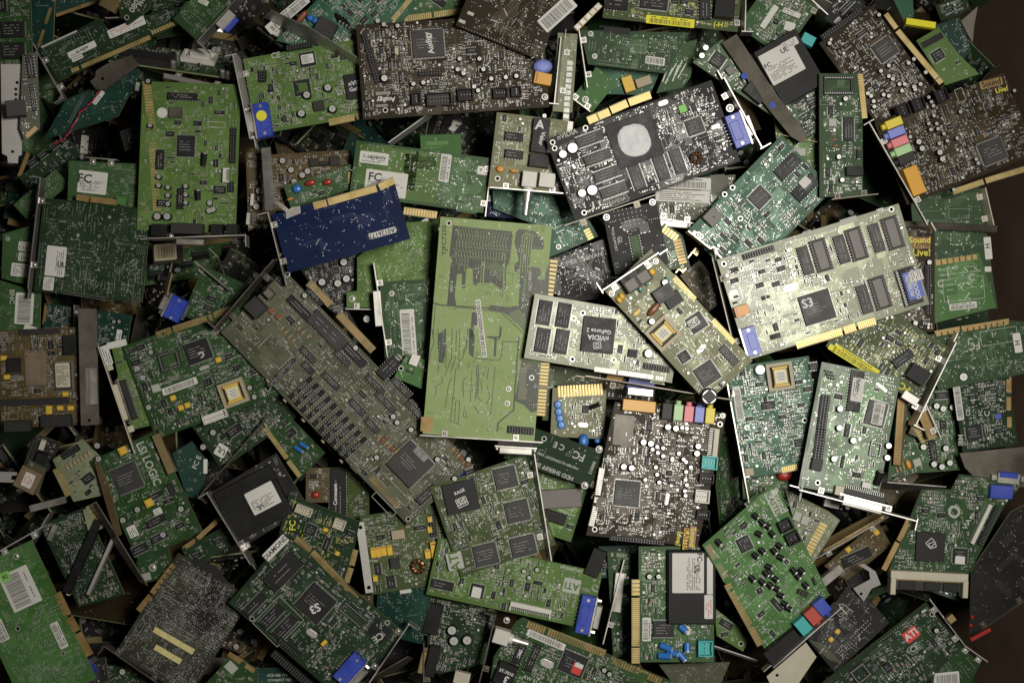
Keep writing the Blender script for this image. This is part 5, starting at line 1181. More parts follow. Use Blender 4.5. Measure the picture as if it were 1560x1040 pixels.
b = B('graphics_card', 'dark green card, solder side up, with a barcode sticker, left of the olive card',
      (578, 430), (662, 424), (601, 560), z=(98, 96, 96), mask='forest', side='b', dens=.3, seed=96)
b.stk(622, 506, 22, 70, 'bt').screw(((597, 447),), 4).grid(604, 478, 6, 44, 2, 11, .9).brk((571, 400), (594, 556), top=5, bot=-20, tab=0).block_(576, 470, 12, 54, 4, 'tin', 'port_shell').done()
b = B('graphics_card', 'light green card, solder side up, showing its large copper patch, left of the olive card',
      (543, 376), (664, 340), (530, 452), z=(72, 74, 72), mask='lime', side='b', dens=.25, seed=97, poly=((544, 392), (610, 340), (668, 335), (665, 470), (528, 468), (528, 445), (544, 443)), traces=1.6)
b.screw(((537, 455),), 5).brk((527, 469), (610, 471), top=4, bot=-14, tab=0).done()
b = B('adapter_card', 'small light green piece with a silver transistor and a round hole, beside the olive card',
      (620, 538), (650, 550), (606, 578), z=(112, 112, 112), mask='bright', dens=.1, seed=98, holes=((611, 561),), poly=((620, 538), (648, 548), (642, 592), (600, 574)))
b.block_(632, 548, 14, 18, 7, 'tin_white', 'transistor').hdr(625, 566, 12, 3).done()
b = B('graphics_card', 'plain light green card corner behind the two tone card at upper middle',
      (640, 206), (702, 204), (638, 240), z=62, mask='bright', side='b', dens=.02, seed=99); b.clear(666, 218, 34, 6, m='trace_bright').done()

b = B('sound_card', 'yellowish brown card with transistors in a row, above the navy blue card',
      (406, 236), (534, 228), (412, 322), z=(56, 58, 56), mask='gold', dens=.9, seed=100)
b.caps(((445, 260), (462, 268), (470, 262), (432, 246), (466, 280), (450, 278), (440, 290)), 5, 10, 'tin_dark').block_(478, 248, 12, 12, 6, 'dark_plastic', 'transistor').block_(510, 246, 14, 14, 6, 'dark_plastic', 'transistor').hdr(494, 250, 14, 6).done()
b = B('modem_card', 'green card strip with red and blue parts, just above the navy blue card',
      (432, 284), (534, 250), (438, 320), z=(92, 90, 92), mask='green', dens=.7, seed=101)
b.blob(473, 279, 18, 9, 8, 'red_part').blob(499, 278, 15, 9, 8, 'red_part').blob(453, 288, 14, 13, 10, 'blue_part').res(((443, 303),), 8, 2, 'orange_part').fing((536, 262), (536, 280), 6, 2.5).done()
b = B('bracket_plate', 'bent grey metal bracket standing above the left end of the navy blue card',
      (398, 226), (412, 224), (424, 318), z=(110, 112, 128), mask='tin', plain=True, th=1.5, cat='metal bracket').done()

# --- top left
b = B('memory_card', 'dark green card with two black memory chips in the top left corner',
      (-14, -12), (46, -14), (-18, 104), z=(96, 96, 96), mask='forest', dens=.8, seed=110)
b.chip(20, 46, 40, 24, 'y', body='ic_black').chip(20, 78, 40, 24, 'y', body='ic_black').chip(4, 8, 16, 20, 'y').done()
b = B('unpopulated_card', 'narrow dark card on edge with a brass coloured rim, next to the top left corner',
      (44, -20), (84, -20), (36, 78), z=(76, 82, 76), mask='dteal', side='b', dens=.05, seed=111); b.fing((88, -12), (60, 76), 6, 30, gold='gold_dull', base='gold_dull', gaps=((.2, .23),)).done()
b = B('interface_card', 'dark card with a brass edge running across the very top left',
      (82, 22), (225, -26), (80, -30), z=50, mask='dteal', side='b', dens=.08, seed=112); b.fing((86, 26), (150, 4), 5, 40, gold='gold_dull', base='gold_dull').done()
b = B('memory_card', 'long green card, solder side up, with two slim white labels, upper left',
      (88, 124), (304, 22), (60, 76), z=(90, 92, 92), mask='dkgreen', side='b', dens=.55, seed=113, traces=1.2, poly=((60, 76), (151, 28), (168, 48), (230, 20), (296, 10), (304, 22), (100, 118), (88, 124)))
b.stk(125, 76, 46, 10, 'tx', d=(1, -.46), words=(('42-00098', 0, 0, 4, 0),)).stk(118, 89, 18, 6, 't', d=(1, -.46)).stk(193, 42, 60, 13, 't', d=(1, -.42), ink='ink_red').clear(90, 60, 60, 3, d=(1, -.46), m='silk').grid(110, 55, 70, 0, 18, 1, .8, d=(1, -.46))
b.fing((110, 112), (230, 60), 7, 4.2, fill=.85).fing((232, 54), (302, 24), 7, 4.2).brk((98, 148), (58, 78), top=4, bot=-14, lean=0, tab=-1).done()
b = B('modem_card', 'dark teal card, solder side up, under the twisted red wire, upper left',
      (68, 212), (179, 178), (134, 108), z=(58, 56, 60), mask='dteal', side='b', dens=.08, seed=114, poly=((66, 213), (100, 152), (210, 104), (214, 112), (179, 178)))
b.stk(149, 148, 24, 10, 't', d=(1, -1.3)).grid(115, 166, 46, 0, 22, 1, .8, d=(1, -1.9)).grid(118, 167, 46, 0, 22, 1, .8, d=(1, -1.9)).done()
def wire(name, label, pts, r, m_, z, twist=True, cat='wire'):
    mb = MB(); P = [unp(x, y, zz) for (x, y), zz in zip(pts, z)]; Q = []
    for i in range(len(P) - 1):
        for t in range(8): Q.append(P[i].lerp(P[i+1], t / 8))
    Q.append(P[-1])
    for k in ((0, 1) if twist else (0,)):
        pr = None
        for i, q in enumerate(Q):
            a = i * .95 + k * math.pi; p = q + (Vector((math.cos(a), math.sin(a), .6 * math.sin(a))) * r if twist else Vector())
            if pr is not None: mb.tube(pr, p, r, m_[k], 6)
            pr = p
    c = sum(P, Vector()) / len(P); mb.v = [(x - c.x, y - c.y, zz - c.z) for x, y, zz in mb.v]
    o = bpy.data.objects.new(name, mb.mesh(name)); sc.collection.objects.link(o); o.location = c * S; o['label'] = label; o['category'] = cat; return o
wire('twisted_wire', 'twisted red and dark wire pair crossing the dark teal card at upper left', [(154, 136), (138, 158), (122, 172), (108, 198), (98, 212), (82, 219)], .9, ('wire_red', 'ink'), [70, 70, 68, 66, 66, 62])
wire('loose_wire', 'thin bare wire loop standing in the dark gap below the lime green card', [(306, 384), (318, 378), (332, 392), (350, 440)], .7, ('tin_dark',), [60, 84, 80, 62], False)
b = B('memory_card', 'dark card strip with black memory chips and a brass edge, below the twisted red wire',
      (28, 270), (104, 212), (52, 290), z=(54, 58, 50), mask='dkgreen', dens=.4, seed=115)
b.chip(50, 248, 16, 10, 'x').chip(66, 236, 16, 10, 'x').chip(84, 222, 16, 10, 'x').fing((26, 268), (40, 232), 6, 20, gold='gold_dull', base='gold_dull').done()
b = B('riser_card', 'ragged green card with a row of white pads, left edge below the metal bracket',
      (20, 312), (84, 258), (40, 336), z=(70, 74, 62), mask='green', dens=.6, seed=116, side='b'); b.grid(64, 284, 56, 8, 12, 2, 1.2, d=(1, -.9)).done()
b = B('sound_card', 'dark card seen nearly edge on with a white square connector and silver capacitors, upper left',
      (165, 92), (372, 122), (205, 66), z=(84, 84, 40), mask='forest', dens=.9, seed=117)
b.plug(304, 91, 52, 26, 8, 'white_plastic', 6, rot=0).block_(306, 88, 30, 14, 12, 'white_plastic', 'connector_plug').caps(((271, 90), (264, 104), (339, 118), (352, 104), (359, 110), (348, 120), (362, 118)), 4, 12, 'tin').block_(225, 92, 80, 26, 8, 'dark_plastic', 'heat_sink').brk((250, 112), (352, 134), top=1, bot=-6, tab=0, m='tin_white').done()
b = B('bracket_plate', 'dull bracket with a notched tab and round hole, above the twisted red wire',
      (136, 126), (162, 102), (150, 140), z=(96, 96, 96), mask='tin_dark', plain=True, th=1.5, cat='metal bracket', holes=((156, 120),), poly=((137, 124), (145, 118), (146, 108), (162, 98), (200, 84), (212, 100), (180, 122), (160, 136), (146, 136)))
b.done()
b = B('bracket_plate', 'pale metal bracket with a row of small round holes standing along the left edge',
      (0, 100), (30, 100), (2, 236), z=(104, 100, 96), mask='tin_white', plain=True, th=1.5, cat='metal bracket', holes=((24, 136), (24, 144), (24, 152), (19, 231), (26, 126)), poly=((1, 98), (34, 98), (33, 236), (28, 238), (27, 249), (12, 248), (11, 238), (3, 234)))
b.done()
b = B('tuner_card', 'brownish card edge with black sockets standing beside the pale bracket at left',
      (30, 82), (58, 80), (30, 200), z=(112, 104, 112), mask='grey', dens=.6, seed=118, poly=((34, 84), (57, 80), (61, 196), (38, 216), (30, 196)))
b.dip(46, 102, 34, 14, rot=90).block_(24, 168, 28, 24, 22, 'dark_plastic', 'cable_socket').dip(50, 150, 40, 10, rot=90, body='ic_grey').fing((40, 214), (61, 194), 7, 20, gold='gold_dull', base='gold_dull').done()
b = B('sound_card', 'small dark green card corner with round white print, top edge left',
      (182, 22), (222, 44), (204, -24), z=(104, 104, 106), mask='dkgreen', dens=.15, seed=119, holes=((193, 27),), poly=((182, 22), (196, 38), (228, 14), (230, -20), (180, -22)))
b.text('080', 205, 10, 10, (.5, -.8)).text('M4', 216, 4, 7, (.5, -.8)).block_(170, 6, 26, 22, 12, 'brass', 'cable_port').done()
b = B('graphics_card', 'dark card with a slanting bracket and blue video port, top edge left',
      (302, 64), (366, -6), (262, 30), z=(110, 108, 110), mask='forest', side='b', dens=.3, seed=120)
b.stk(310, 3, 16, 8, 't', d=(1, .5)).grid(332, 14, 20, 8, 7, 3, .8, d=(1, -.9)).brk((302, 64), (366, -6), top=10, bot=-24, lean=0, tab=-1).block_(345, 32, 30, 14, 8, 'tin_white', 'port_shell', d=(1, -1.1)).block_(352, 38, 26, 10, 3, 'blue_plastic', 'video_port', d=(1, -1.1)).done()
b = B('modem_card', 'teal modem card behind a long slanting bare bracket, top edge left of middle',
      (430, 62), (520, -30), (546, 96), z=(108, 106, 104), mask='teal', dens=.85, pitch=5.2, seed=121, poly=((420, 62), (505, -22), (660, -20), (612, 34), (580, 70), (552, 96)))
D = (122, 40)
b.stk(438, 22, 78, 16, 'bt', d=(1, -.85)).blob(461, 27, 9, 26, 12, 'brown_part', d=(1, .9)).blob(473, 29, 11, 11, 12, 'blue_part').blob(481, 33, 11, 11, 12, 'blue_part').c('phone_socket', c_block(30, 30, 18, 'dark_plastic'), 496, 48, 30, 30, (1, .55)).tant(((528, 64),), 10, 7, 'cream_plastic').capl(515, 28, 2.5, 14, d=(.5, 1)).capl(520, 31, 2.5, 14, d=(.5, 1)).capl(525, 34, 2.5, 14, d=(.5, 1)).capl(530, 37, 2.5, 14, d=(.5, 1)).stk(543, 74, 20, 12, 'b', d=(1, -.9)).caps(((576, 34), (584, 42), (600, 38)), 4, 10)
b.fing((602, 34), (637, -8), 9, 2.4).done()
b = B('bracket_plate', 'long bare metal bracket slanting down to the right at top left of middle',
      (402, 26), (412, 18), (546, 106), z=(112, 136, 108), mask='tin', plain=True, th=1.5, cat='metal bracket', poly=((402, 26), (412, 16), (470, 42), (550, 92), (552, 108), (538, 102), (478, 68)), holes=((487, 66),)).done()
b = B('interface_card', 'black card with two small white approval labels behind the slanting bracket',
      (385, 30), (440, 74), (410, 8), z=(80, 82, 80), mask='brown', dens=.2, seed=122); b.stk(427, 50, 22, 16, 'x', d=(1, .6), words=(('C 313', 0, 0, 6, 0),)).stk(447, 64, 22, 18, 'x', d=(1, -.3), words=(('FC', 0, 0, 8, 0),)).hdr(412, 58, 50, 5, d=(1, .8)).done()
b = B('memory_card', 'green card with gold contacts along its lower edge, above the square chip sound card',
      (622, 32), (705, 22), (612, -30), z=(96, 96, 96), mask='green', dens=.3, seed=123); b.fing((616, 34), (704, 22), 10, 3.2).chip(665, 0, 30, 14, 'x', d=(1, .7)).done()
b = B('graphics_card', 'dark card in the upper left corner region under the top brass edge, barely lit',
      (238, 60), (345, 40), (228, -10), z=40, mask='dkgreen', dens=.5, seed=124).done()

# --- top middle and right
b = B('graphics_card', 'silvery card edge with broad pale contacts beside the blue and orange jacks, top middle',
      (850, 50), (880, 52), (848, 170), z=(92, 92, 92), mask='pale', side='b', dens=.3, seed=130)
b.fing((874, 92), (866, 200), 10, 9, gold='solder', base='mask_pale').brk((862, 60), (852, 160), top=12, lean=6, m='tin', tab=1).done()
b = B('graphics_card', 'dark green card, solder side up, barcode sticker at its lower edge, top middle',
      (884, 45), (1042, 62), (896, 98), z=(98, 92, 98), mask='forest', side='b', dens=.35, seed=131, poly=((884, 46), (1050, 50), (1014, 112), (896, 98)))
b.stk(998, 93, 30, 12, 'b', d=(1, .14)).screw(((906, 86), (900, 52)), 4).grid(940, 98, 60, 5, 22, 2, .8, d=(1, .12)).clear(940, 47, 40, 10, m='black_plastic', d=(1, .1)).grid(902, 70, 9, 12, 3, 5, 1).brk((883, 44), (896, 134), top=4, bot=-16, tab=0).done()
b = B('interface_card', 'teal card crossing behind the barcode stickered card, small yellow connector on it',
      (884, 150), (1000, 110), (880, 90), z=(50, 54, 50), mask='teal', side='b', dens=.15, seed=132, poly=((905, 95), (1010, 100), (990, 145), (908, 143)))
b.block_(957, 130, 16, 24, 12, 'yellow_part', 'connector').block_(980, 126, 24, 14, 10, 'tan_part', 'connector').done()
b = B('graphics_card', 'light green card corner with one screw, under the black card with heat paste',
      (872, 148), (902, 172), (900, 95), z=(74, 74, 74), mask='bright', side='b', dens=.05, seed=133); b.screw(((892, 152),), 5).brk((868, 146), (900, 170), top=6, bot=-10, tab=0).done()
b = B('network_card', 'green card with shiny silver tracks above the white pasted black card',
      (1000, 144), (1052, 122), (1024, 72), z=(84, 86, 84), mask='green', side='b', dens=.15, traces=0, seed=134, poly=((1000, 142), (1030, 70), (1062, 60), (1052, 118), (1040, 134)))
for i in range(6): b.clear(1014 + i * 5, 112 - i * 2 + (i % 2) * 6, 1.6, 26, m='pad', d=(1, .35 + .1 * (i % 3))); b.block.pop()
b.done()
b = B('graphics_card', 'dark green card with a bright yellow label along its lower edge, at the top edge',
      (918, 27), (1124, 49), (925, -40), z=(126, 126, 124), mask='ygreen', dens=.8, pitch=5.2, silk='silk_yellow', seed=135)
b.stk(1021, 33, 74, 13, 'bt', paper='paper_yellow').chip(996, 4, 46, 26, 4).dip(1073, 14, 34, 20, rot=97).block_(1102, 14, 30, 34, 18, 'black_plastic', 'network_socket').dip(938, 6, 36, 24, body='black_plastic').text('(-H', 1094, 38, 8, m='silk_yellow').brk((1126, 52), (1128, -30), top=20, lean=4, tab=-1).done()
b = B('modem_card', 'pale green card with slanting white labels at the top edge, right of middle',
      (1124, 40), (1178, -36), (1198, 78), z=(88, 86, 88), mask='green', dens=1.0, pitch=5, seed=136)
b.stk(1172, 26, 40, 9, 'x', d=(1, -1.5)).stk(1206, 20, 28, 8, 't', d=(1, .4)).stk(1203, 41, 16, 14, 'x', d=(1, .3)).chip(1182, 34, 12, 12, 4, d=(1, .4)).brk((1190, -16), (1256, 22), top=24, lean=10, tab=0, m='tin').done()
b = B('network_card', 'narrow green card under the broad tan bracket with the blue dot',
      (1056, 94), (1096, 62), (1180, 166), z=(128, 130, 122), mask='green', dens=.5, seed=137, poly=((1055, 95), (1100, 60), (1118, 74), (1215, 170), (1224, 212), (1190, 186)))
b.chip(1093, 92, 24, 20, 'y', d=(1, .7)).caps(((1068, 86), (1074, 74)), 4.5, 10, 'tin').block_(1111, 108, 12, 12, 9, 'grey_plastic', 'transistor').block_(1152, 138, 34, 30, 15, 'black_plastic', 'network_socket', d=(1, .85)).done()
b = B('bracket_plate', 'broad tan metal bracket with a blue dot, below the black labelled module',
      (1096, 66), (1120, 50), (1198, 186), z=(140, 150, 138), mask='tin_dark', plain=True, th=1.5, cat='metal bracket', poly=((1100, 66), (1122, 52), (1180, 140), (1222, 195), (1230, 208), (1222, 218), (1205, 208), (1164, 158)))
m_ = MB(); m_.cyl(0, 0, 5, 0, .3, 'paper_blue', n=14); b.part('round_sticker', m_.mesh('round_sticker'), *b.loc(1177, 160), 0, .1); b.part('round_sticker', m_.mesh('round_sticker'), *b.loc(1134, 116), 0, .1); b.done()
b = B('modem_card', 'dark card with white print and a yellow capped connector, under the black labelled module',
      (1164, 158), (1240, 112), (1196, 186), z=(100, 98, 96), mask='dkgreen', dens=.9, seed=138, poly=((1164, 155), (1240, 108), (1262, 130), (1246, 168), (1206, 176))); b.blob(1241, 168, 22, 14, 10, 'cream_plastic').chip(1224, 150, 18, 8, 'x', d=(1, -.7)).done()
b = B('graphics_card', 'light green card with two white ringed mounting holes, left of the narrow socket card',
      (1180, 182), (1256, 176), (1190, 300), z=(100, 100, 100), mask='lime', dens=.45, seed=139, holes=((1243, 215), (1244, 254), (1252, 268)))
b.screw(((1243, 215), (1244, 254)), 4).block_(1220, 232, 14, 12, 3, 'silk', 'crystal').done()
b = B('graphics_card', 'light green card corner with a dark printed square, beside the top right brown sound card',
      (1396, 62), (1430, 44), (1442, 130), z=(98, 98, 94), mask='lime', dens=.12, seed=140, poly=((1396, 62), (1430, 42), (1462, 84), (1492, 113), (1440, 130)))
b.chip(1428, 85, 22, 20, 4, d=(1, -.6)).clear(1420, 62, 36, 10, m='black_plastic', d=(1, -.55)).done()
b = B('interface_card', 'teal strip of card and a yellow connector bar at the top right',
      (1356, -20), (1398, -20), (1372, 40), z=(88, 86, 90), mask='teal', side='b', dens=.05, seed=141, poly=((1352, -20), (1378, 34), (1392, 26), (1390, -20))); b.block_(1400, 38, 46, 10, 10, 'paper_yellow', 'connector_bar', d=(1, .15)).done()
b = B('graphics_card', 'dark green card with a small triangular metal bracket, top right corner',
      (1424, 44), (1462, 26), (1440, 90), z=(80, 80, 80), mask='dteal', side='b', dens=.35, seed=142, poly=((1420, 40), (1462, 26), (1480, 76), (1468, 90), (1440, 62)))
m_ = MB(); m_.prism([(-12, -20), (-10, 18), (24, 24), (4, 2)], 0, 1.6, 'tin_dark', 'tin_dark'); b.part('bracket', m_.mesh('bracket'), *b.loc(1480, 44), .1, 4); b.done()
b = B('graphics_card', 'dark card with two rows of white pads sloping across the top right',
      (1250, 20), (1290, -20), (1300, 52), z=(74, 74, 74), mask='black', dens=.9, seed=143); b.stk(1276, 32, 12, 7, 'x').chip(1290, 10, 30, 10, 'x').done()
b = B('graphics_card', 'dark grey corner of a card deep in the top right, above the light green corner',
      (1425, 8), (1470, -10), (1444, 30), z=48, mask='dkgreen', dens=.8, seed=144).done()
b = B('modem_card', 'tall dull green card, solder side up, with a pink lettered sticker, right edge',
      (1385, 290), (1494, 288), (1402, 470), z=(70, 70, 66), mask='forest', side='b', dens=.12, seed=145, poly=((1385, 270), (1493, 285), (1520, 470), (1400, 470)), traces=.5)
b.stk(1505, 378, 11, 34, 'h', d=(1, -.1), words=(('H', 0, .1, 8, 90),)).brk((1493, 288), (1506, 345), top=12, lean=3, tab=0, m='cream_plastic').stk(1505, 410, 10, 8, 'x').done()
b = B('metal_rod', 'dark card edge like a rod lying level below the jacks of the right sound card',
      (1378, 337), (1520, 344), (1378, 347), z=(96, 96, 92), mask='tin_dark', plain=True, th=2, cat='metal strip').done()
b = B('modem_card', 'light green card, solder side up, with round printed emblems, near the right edge',
      (1422, 397), (1492, 387), (1434, 492), z=(92, 92, 92), mask='bright', side='b', dens=.05, seed=146, poly=((1422, 397), (1492, 385), (1518, 468), (1424, 492)))
for i in range(5): u_, v_ = b.loc(1460, 408 + i * 8); a_ = b.ang(1460, 408, (1, -.12)); dashes(b.bm, -30, 30, 0, 1.3, .36, 'silk', random.Random(i), a_, u_, v_)
b.clear(1468, 440, 62, 34, d=(1, -.1), frame=1).text('C', 1433, 432, 11, (1, -.1)).text('C', 1480, 423, 11, (1, -.1)).stk(1467, 466, 42, 10, 'bt', d=(1, -.12)).fing((1424, 396), (1489, 386), 9, 9, gold='gold_dull', base='gold_dull').done()
b = B('sound_card', 'brown sound card with gold lettering, mostly under the pale card with grey memory sockets',
      (1300, 345), (1424, 345), (1300, 506), z=(98, 96, 98), mask='brown', dens=.6, seed=147)
b.stk(1401, 366, 32, 9, 'x', d=(1, 0), paper='brown_part', ink='silk_yellow', words=(('Sound', 0, 0, 10, 0),)).stk(1401, 375, 32, 7, 'x', paper='gold_dull', ink='mask_brown', words=(('BLASTER', 0, 0, 6, 0),)).text('Live!', 1404, 385, 11, m='silk_yellow').hdr(1413, 440, 80, 9, rot=90).caps(((1392, 492), (1413, 400)), 4, 10)
b.fing((1310, 515), (1368, 515), 11, 4.4).fing((1371, 515), (1392, 515), 11, 4.4).done()
b = B('network_card', 'green card, solder side up, with an FC mark and printed table, right edge',
      (1413, 508), (1552, 486), (1428, 592), z=(104, 102, 104), mask='forest', side='b', dens=.3, seed=148, poly=((1413, 510), (1540, 488), (1562, 490), (1566, 568), (1430, 594), (1418, 560)))
b.text('FC', 1484, 526, 12, rot=180).clear(1522, 512, 56, 22, frame=1).stk(1550, 522, 12, 30, 'h', words=(('H', 0, 0, 8, 90),)).text('C', 1478, 520, 9).fing((1424, 504), (1462, 497), 9, 9, gold='gold_dull', base='gold_dull').fing((1464, 497), (1537, 485), 9, 9, gold='gold_dull', base='gold_dull').caps(((1468, 574),), 7, .6, 'mask_dkgreen').done()
b = B('network_card', 'dark card with a tall barcode sticker down its left side and white marks, right edge',
      (1453, 584), (1537, 572), (1460, 690), z=(90, 88, 88), mask='dkgreen', dens=.9, pitch=5.2, seed=149)
b.stk(1460, 613, 11, 54, 'b').chip(1483, 658, 28, 20, 'y', body='ic_black').text('CE', 1475, 628, 7, (0, -1)).text('FC', 1494, 628, 6, (0, -1)).text('C', 1504, 630, 9, (0, -1)).text('IBM', 1464, 670, 8, (0, -1)).stk(1521, 634, 9, 8, 'x', paper='paper_blue').fing((1541, 574), (1541, 628), 8, 20, gold='gold_dull', base='gold_dull').fing((1542, 632), (1542, 654), 8, 20, gold='gold_dull', base='gold_dull').done()
b = B('bracket_plate', 'dark metal bracket carrying a silver and blue video port, right edge',
      (1462, 692), (1562, 690), (1475, 736), z=(98, 98, 94), mask='tin_dark', plain=True, th=1.5, cat='metal bracket', poly=((1462, 690), (1564, 680), (1566, 742), (1494, 736), (1470, 712)))
b.c('video_port', c_block(34, 16, 9, 'tin'), 1534, 727, 34, 16, (1, .1)).c('video_port_face', c_block(28, 8, 10.2, 'blue_plastic'), 1534, 722, 28, 8, (1, .1)).c('hex_post', c_block(8, 9, 9, 'tin'), 1512, 725, 8, 9).c('hex_post', c_block(8, 9, 9, 'tin'), 1556, 728, 8, 9).done()
b = B('graphics_card', 'green card with a printed cube emblem and a long cream memory socket',
      (1419, 742), (1532, 750), (1352, 874), z=(100, 98, 102), mask='forest', dens=.75, pitch=5.4, seed=150, poly=((1404, 745), (1449, 745), (1462, 722), (1560, 734), (1530, 770), (1474, 878), (1352, 874)))
b.block_(1416, 832, 44, 44, 5, 'ic_black', 'chip', d=(1, .06)).mark(5.2, ('[]', 0, 6, 12, 45), ('[]', 3, 3, 10, 20)).chip(1462, 846, 26, 26, 4, d=(1, .06)).stk(1461, 852, 15, 12, 'x', z=4.8, d=(1, .1)).clear(1458, 778, 30, 26, d=(1, -.5)).text('O', 1454, 780, 20, (1, -.5), sx=.9).clear(1457, 778, 13, 13, d=(1, -.6), frame=1).text('VIA', 1473, 798, 8, (.5, -1))
b.hdr(1505, 800, 66, 8, d=(-.48, 1)).block_(1492, 797, 66, 6, 11, 'white_plastic', 'connector_shell', d=(-.48, 1)).c('memory_socket', c_simm(118, 38), 1411, 886, 118, 34, (1, .05)).block_(1522, 748, 34, 20, 12, 'blue_plastic', 'video_port')
b.fing((1381, 790), (1366, 822), 8, 20, gold='gold_dull', base='gold_dull').fing((1364, 824), (1343, 866), 8, 20, gold='gold_dull', base='gold_dull').done()
b = B('interface_card', 'near black card leaning on the box wall in the lower right, barely lit',
      (1440, 940), (1560, 830), (1480, 1000), z=(60, 70, 40), mask='black', side='b', dens=.005, traces=.1, seed=151, poly=((1480, 870), (1540, 780), (1580, 760), (1585, 900), (1478, 965))); b.disc(((1480, 938), (1478, 951)), 3, 'red_part', 0).brk((1480, 966), (1575, 902), top=3, bot=-4, tab=0, m='tin_dark').done()
b = B('graphics_card', 'dark green card with a red square logo and a CE mark, lower right',
      (1246, 1046), (1412, 917), (1300, 1114), z=(112, 114, 112), mask='dkgreen', dens=.6, seed=152, traces=1.2, holes=((1420, 935),), poly=((1246, 1052), (1250, 1042), (1411, 917), (1422, 930), (1466, 984), (1400, 1050), (1360, 1080), (1250, 1080)))
D = (166, -129)
b.stk(1388, 966, 24, 18, 'x', d=D, paper='paper_red', ink='paper', words=(('ATI', 0, 0, 11, 0),)).text('CE', 1393, 987, 9, d=D).clear(1393, 987, 18, 12, d=D, frame=1).caps(((1424, 958),), 4, 10).grid(1362, 960, 60, 0, 14, 1, 1.1, d=D).grid(1342, 985, 40, 4, 12, 2, .9, d=D).sock(1310, 1024, 26, 24, 4, d=D).chip(1352, 1015, 16, 14, 'y', d=D)
b.block_(1446, 940, 12, 12, 12, 'brass', 'cable_socket').brk((1414, 912), (1470, 986), top=4, bot=-18, tab=0).done()
b = B('modem_card', 'dark grey card with rows of silver solder joints, bottom right of middle',
      (1231, 972), (1291, 896), (1300, 1028), z=(104, 104, 104), mask='black', dens=.25, seed=153, side='b', poly=((1231, 975), (1290, 895), (1304, 888), (1355, 948), (1272, 1024)))
b.grid(1311, 960, 36, 6, 9, 2, 1.4, d=(1, -1)).grid(1286, 988, 20, 8, 6, 3, 1.4, d=(1, -.8)).tant(((1275, 961), (1265, 973)), 7, 7).clear(1284, 930, 18, 10, d=(1, -.8), frame=1)
for i in range(5): b.clear(1250 + i * 4, 990 - 0 + i * 1, 1.2, 44, d=(1, -1), m='trace_grey')
b.done()
b = B('bracket_plate', 'white hooked metal bracket with a hole, above the grey card in the lower right',
      (1302, 896), (1332, 872), (1318, 918), z=(118, 116, 112), mask='tin_white', plain=True, th=1.5, cat='metal bracket', holes=((1312, 904),), poly=((1300, 896), (1326, 882), (1324, 870), (1308, 860), (1316, 858), (1334, 870), (1342, 890), (1328, 896), (1316, 916))).done()
b = B('bracket_plate', 'broad cream bracket end under the bright green card, bottom right of middle',
      (1170, 1040), (1232, 988), (1186, 1056), z=(106, 106, 104), mask='cream_plastic', plain=True, th=2, cat='metal bracket', poly=((1168, 1030), (1228, 978), (1244, 1000), (1206, 1056), (1178, 1050)), holes=((1184, 1028),)).done()
b = B('interface_card', 'small dark card with a paper label and pale bracket in the bottom right corner',
      (1418, 1020), (1466, 986), (1420, 1060), z=(110, 108, 108), mask='forest', side='b', dens=.3, seed=154, poly=((1418, 1020), (1464, 984), (1494, 1010), (1470, 1056), (1420, 1056))); b.stk(1442, 1036, 26, 40, 'b', rot=60).brk((1466, 982), (1500, 1006), top=10, tab=0, m='tin_white').done()
b = B('red_strip', 'small red plastic strip against the box wall, bottom right',
      (1478, 972), (1508, 956), (1480, 977), z=(80, 80, 80), mask='red_part', plain=True, th=4, cat='plastic strip').done()
b = B('sound_card', 'silvery green card end with broad gold contacts, right of the bright green sound card',
      (1196, 768), (1258, 782), (1218, 850), z=(82, 80, 82), mask='pale', dens=1.0, pitch=4.8, seed=155, poly=((1196, 745), (1262, 778), (1280, 792), (1240, 856), (1222, 838)))
b.block_(1265, 764, 24, 16, 12, 'tin_white', 'bracket_ear').block_(1226, 792, 12, 14, 4, 'silk', 'crystal', d=(1, .4)).block_(1214, 786, 12, 14, 4, 'silk', 'crystal', d=(1, .4)).fing((1262, 800), (1236, 848), 14, 5.0).done()
b = B('bracket_plate', 'long brass coloured bracket, right of the broad gold contacts',
      (1262, 820), (1350, 778), (1270, 850), z=(58, 60, 40), mask='brass', plain=True, th=1.5, cat='metal bracket', poly=((1250, 826), (1340, 776), (1352, 790), (1250, 850))).done()  # plain brass colour over the whole plate
b = B('interface_card', 'dark brown card with a large dull chip, left of the cream memory socket',
      (1268, 870), (1340, 806), (1284, 886), z=(66, 68, 64), mask='gold', dens=.8, seed=156, poly=((1256, 862), (1338, 794), (1358, 830), (1290, 884))); b.chip(1304, 848, 46, 20, 'x', d=(1, -.45)).tant(((1291, 836), (1334, 810)), 8, 8).block_(1264, 874, 40, 14, 12, 'tin', 'port_shell', d=(1, -.8)).brk((1238, 852), (1352, 786), top=8, tab=0).done()
b = B('network_card', 'green card with capacitors and a slim chip, right of the flash stickered interface card',
      (1372, 590), (1452, 584), (1376, 722), z=(60, 60, 62), mask='green', dens=.85, seed=157)
b.chip(1436, 646, 14, 12, 'y').caps(((1424, 618), (1434, 622), (1448, 620), (1404, 680), (1438, 682), (1420, 706), (1432, 710), (1444, 704)), 5, 11).chip(1434, 602, 20, 14, 'x').dip(1420, 686, 30, 14, rot=95).done()
b = B('modem_card', 'green card corner with small resistors and an orange part, below crossed gold strips',
      (1356, 728), (1400, 712), (1350, 700), z=(88, 88, 88), mask='green', dens=.4, seed=158, poly=((1352, 732), (1412, 716), (1392, 670), (1372, 664), (1356, 700)))
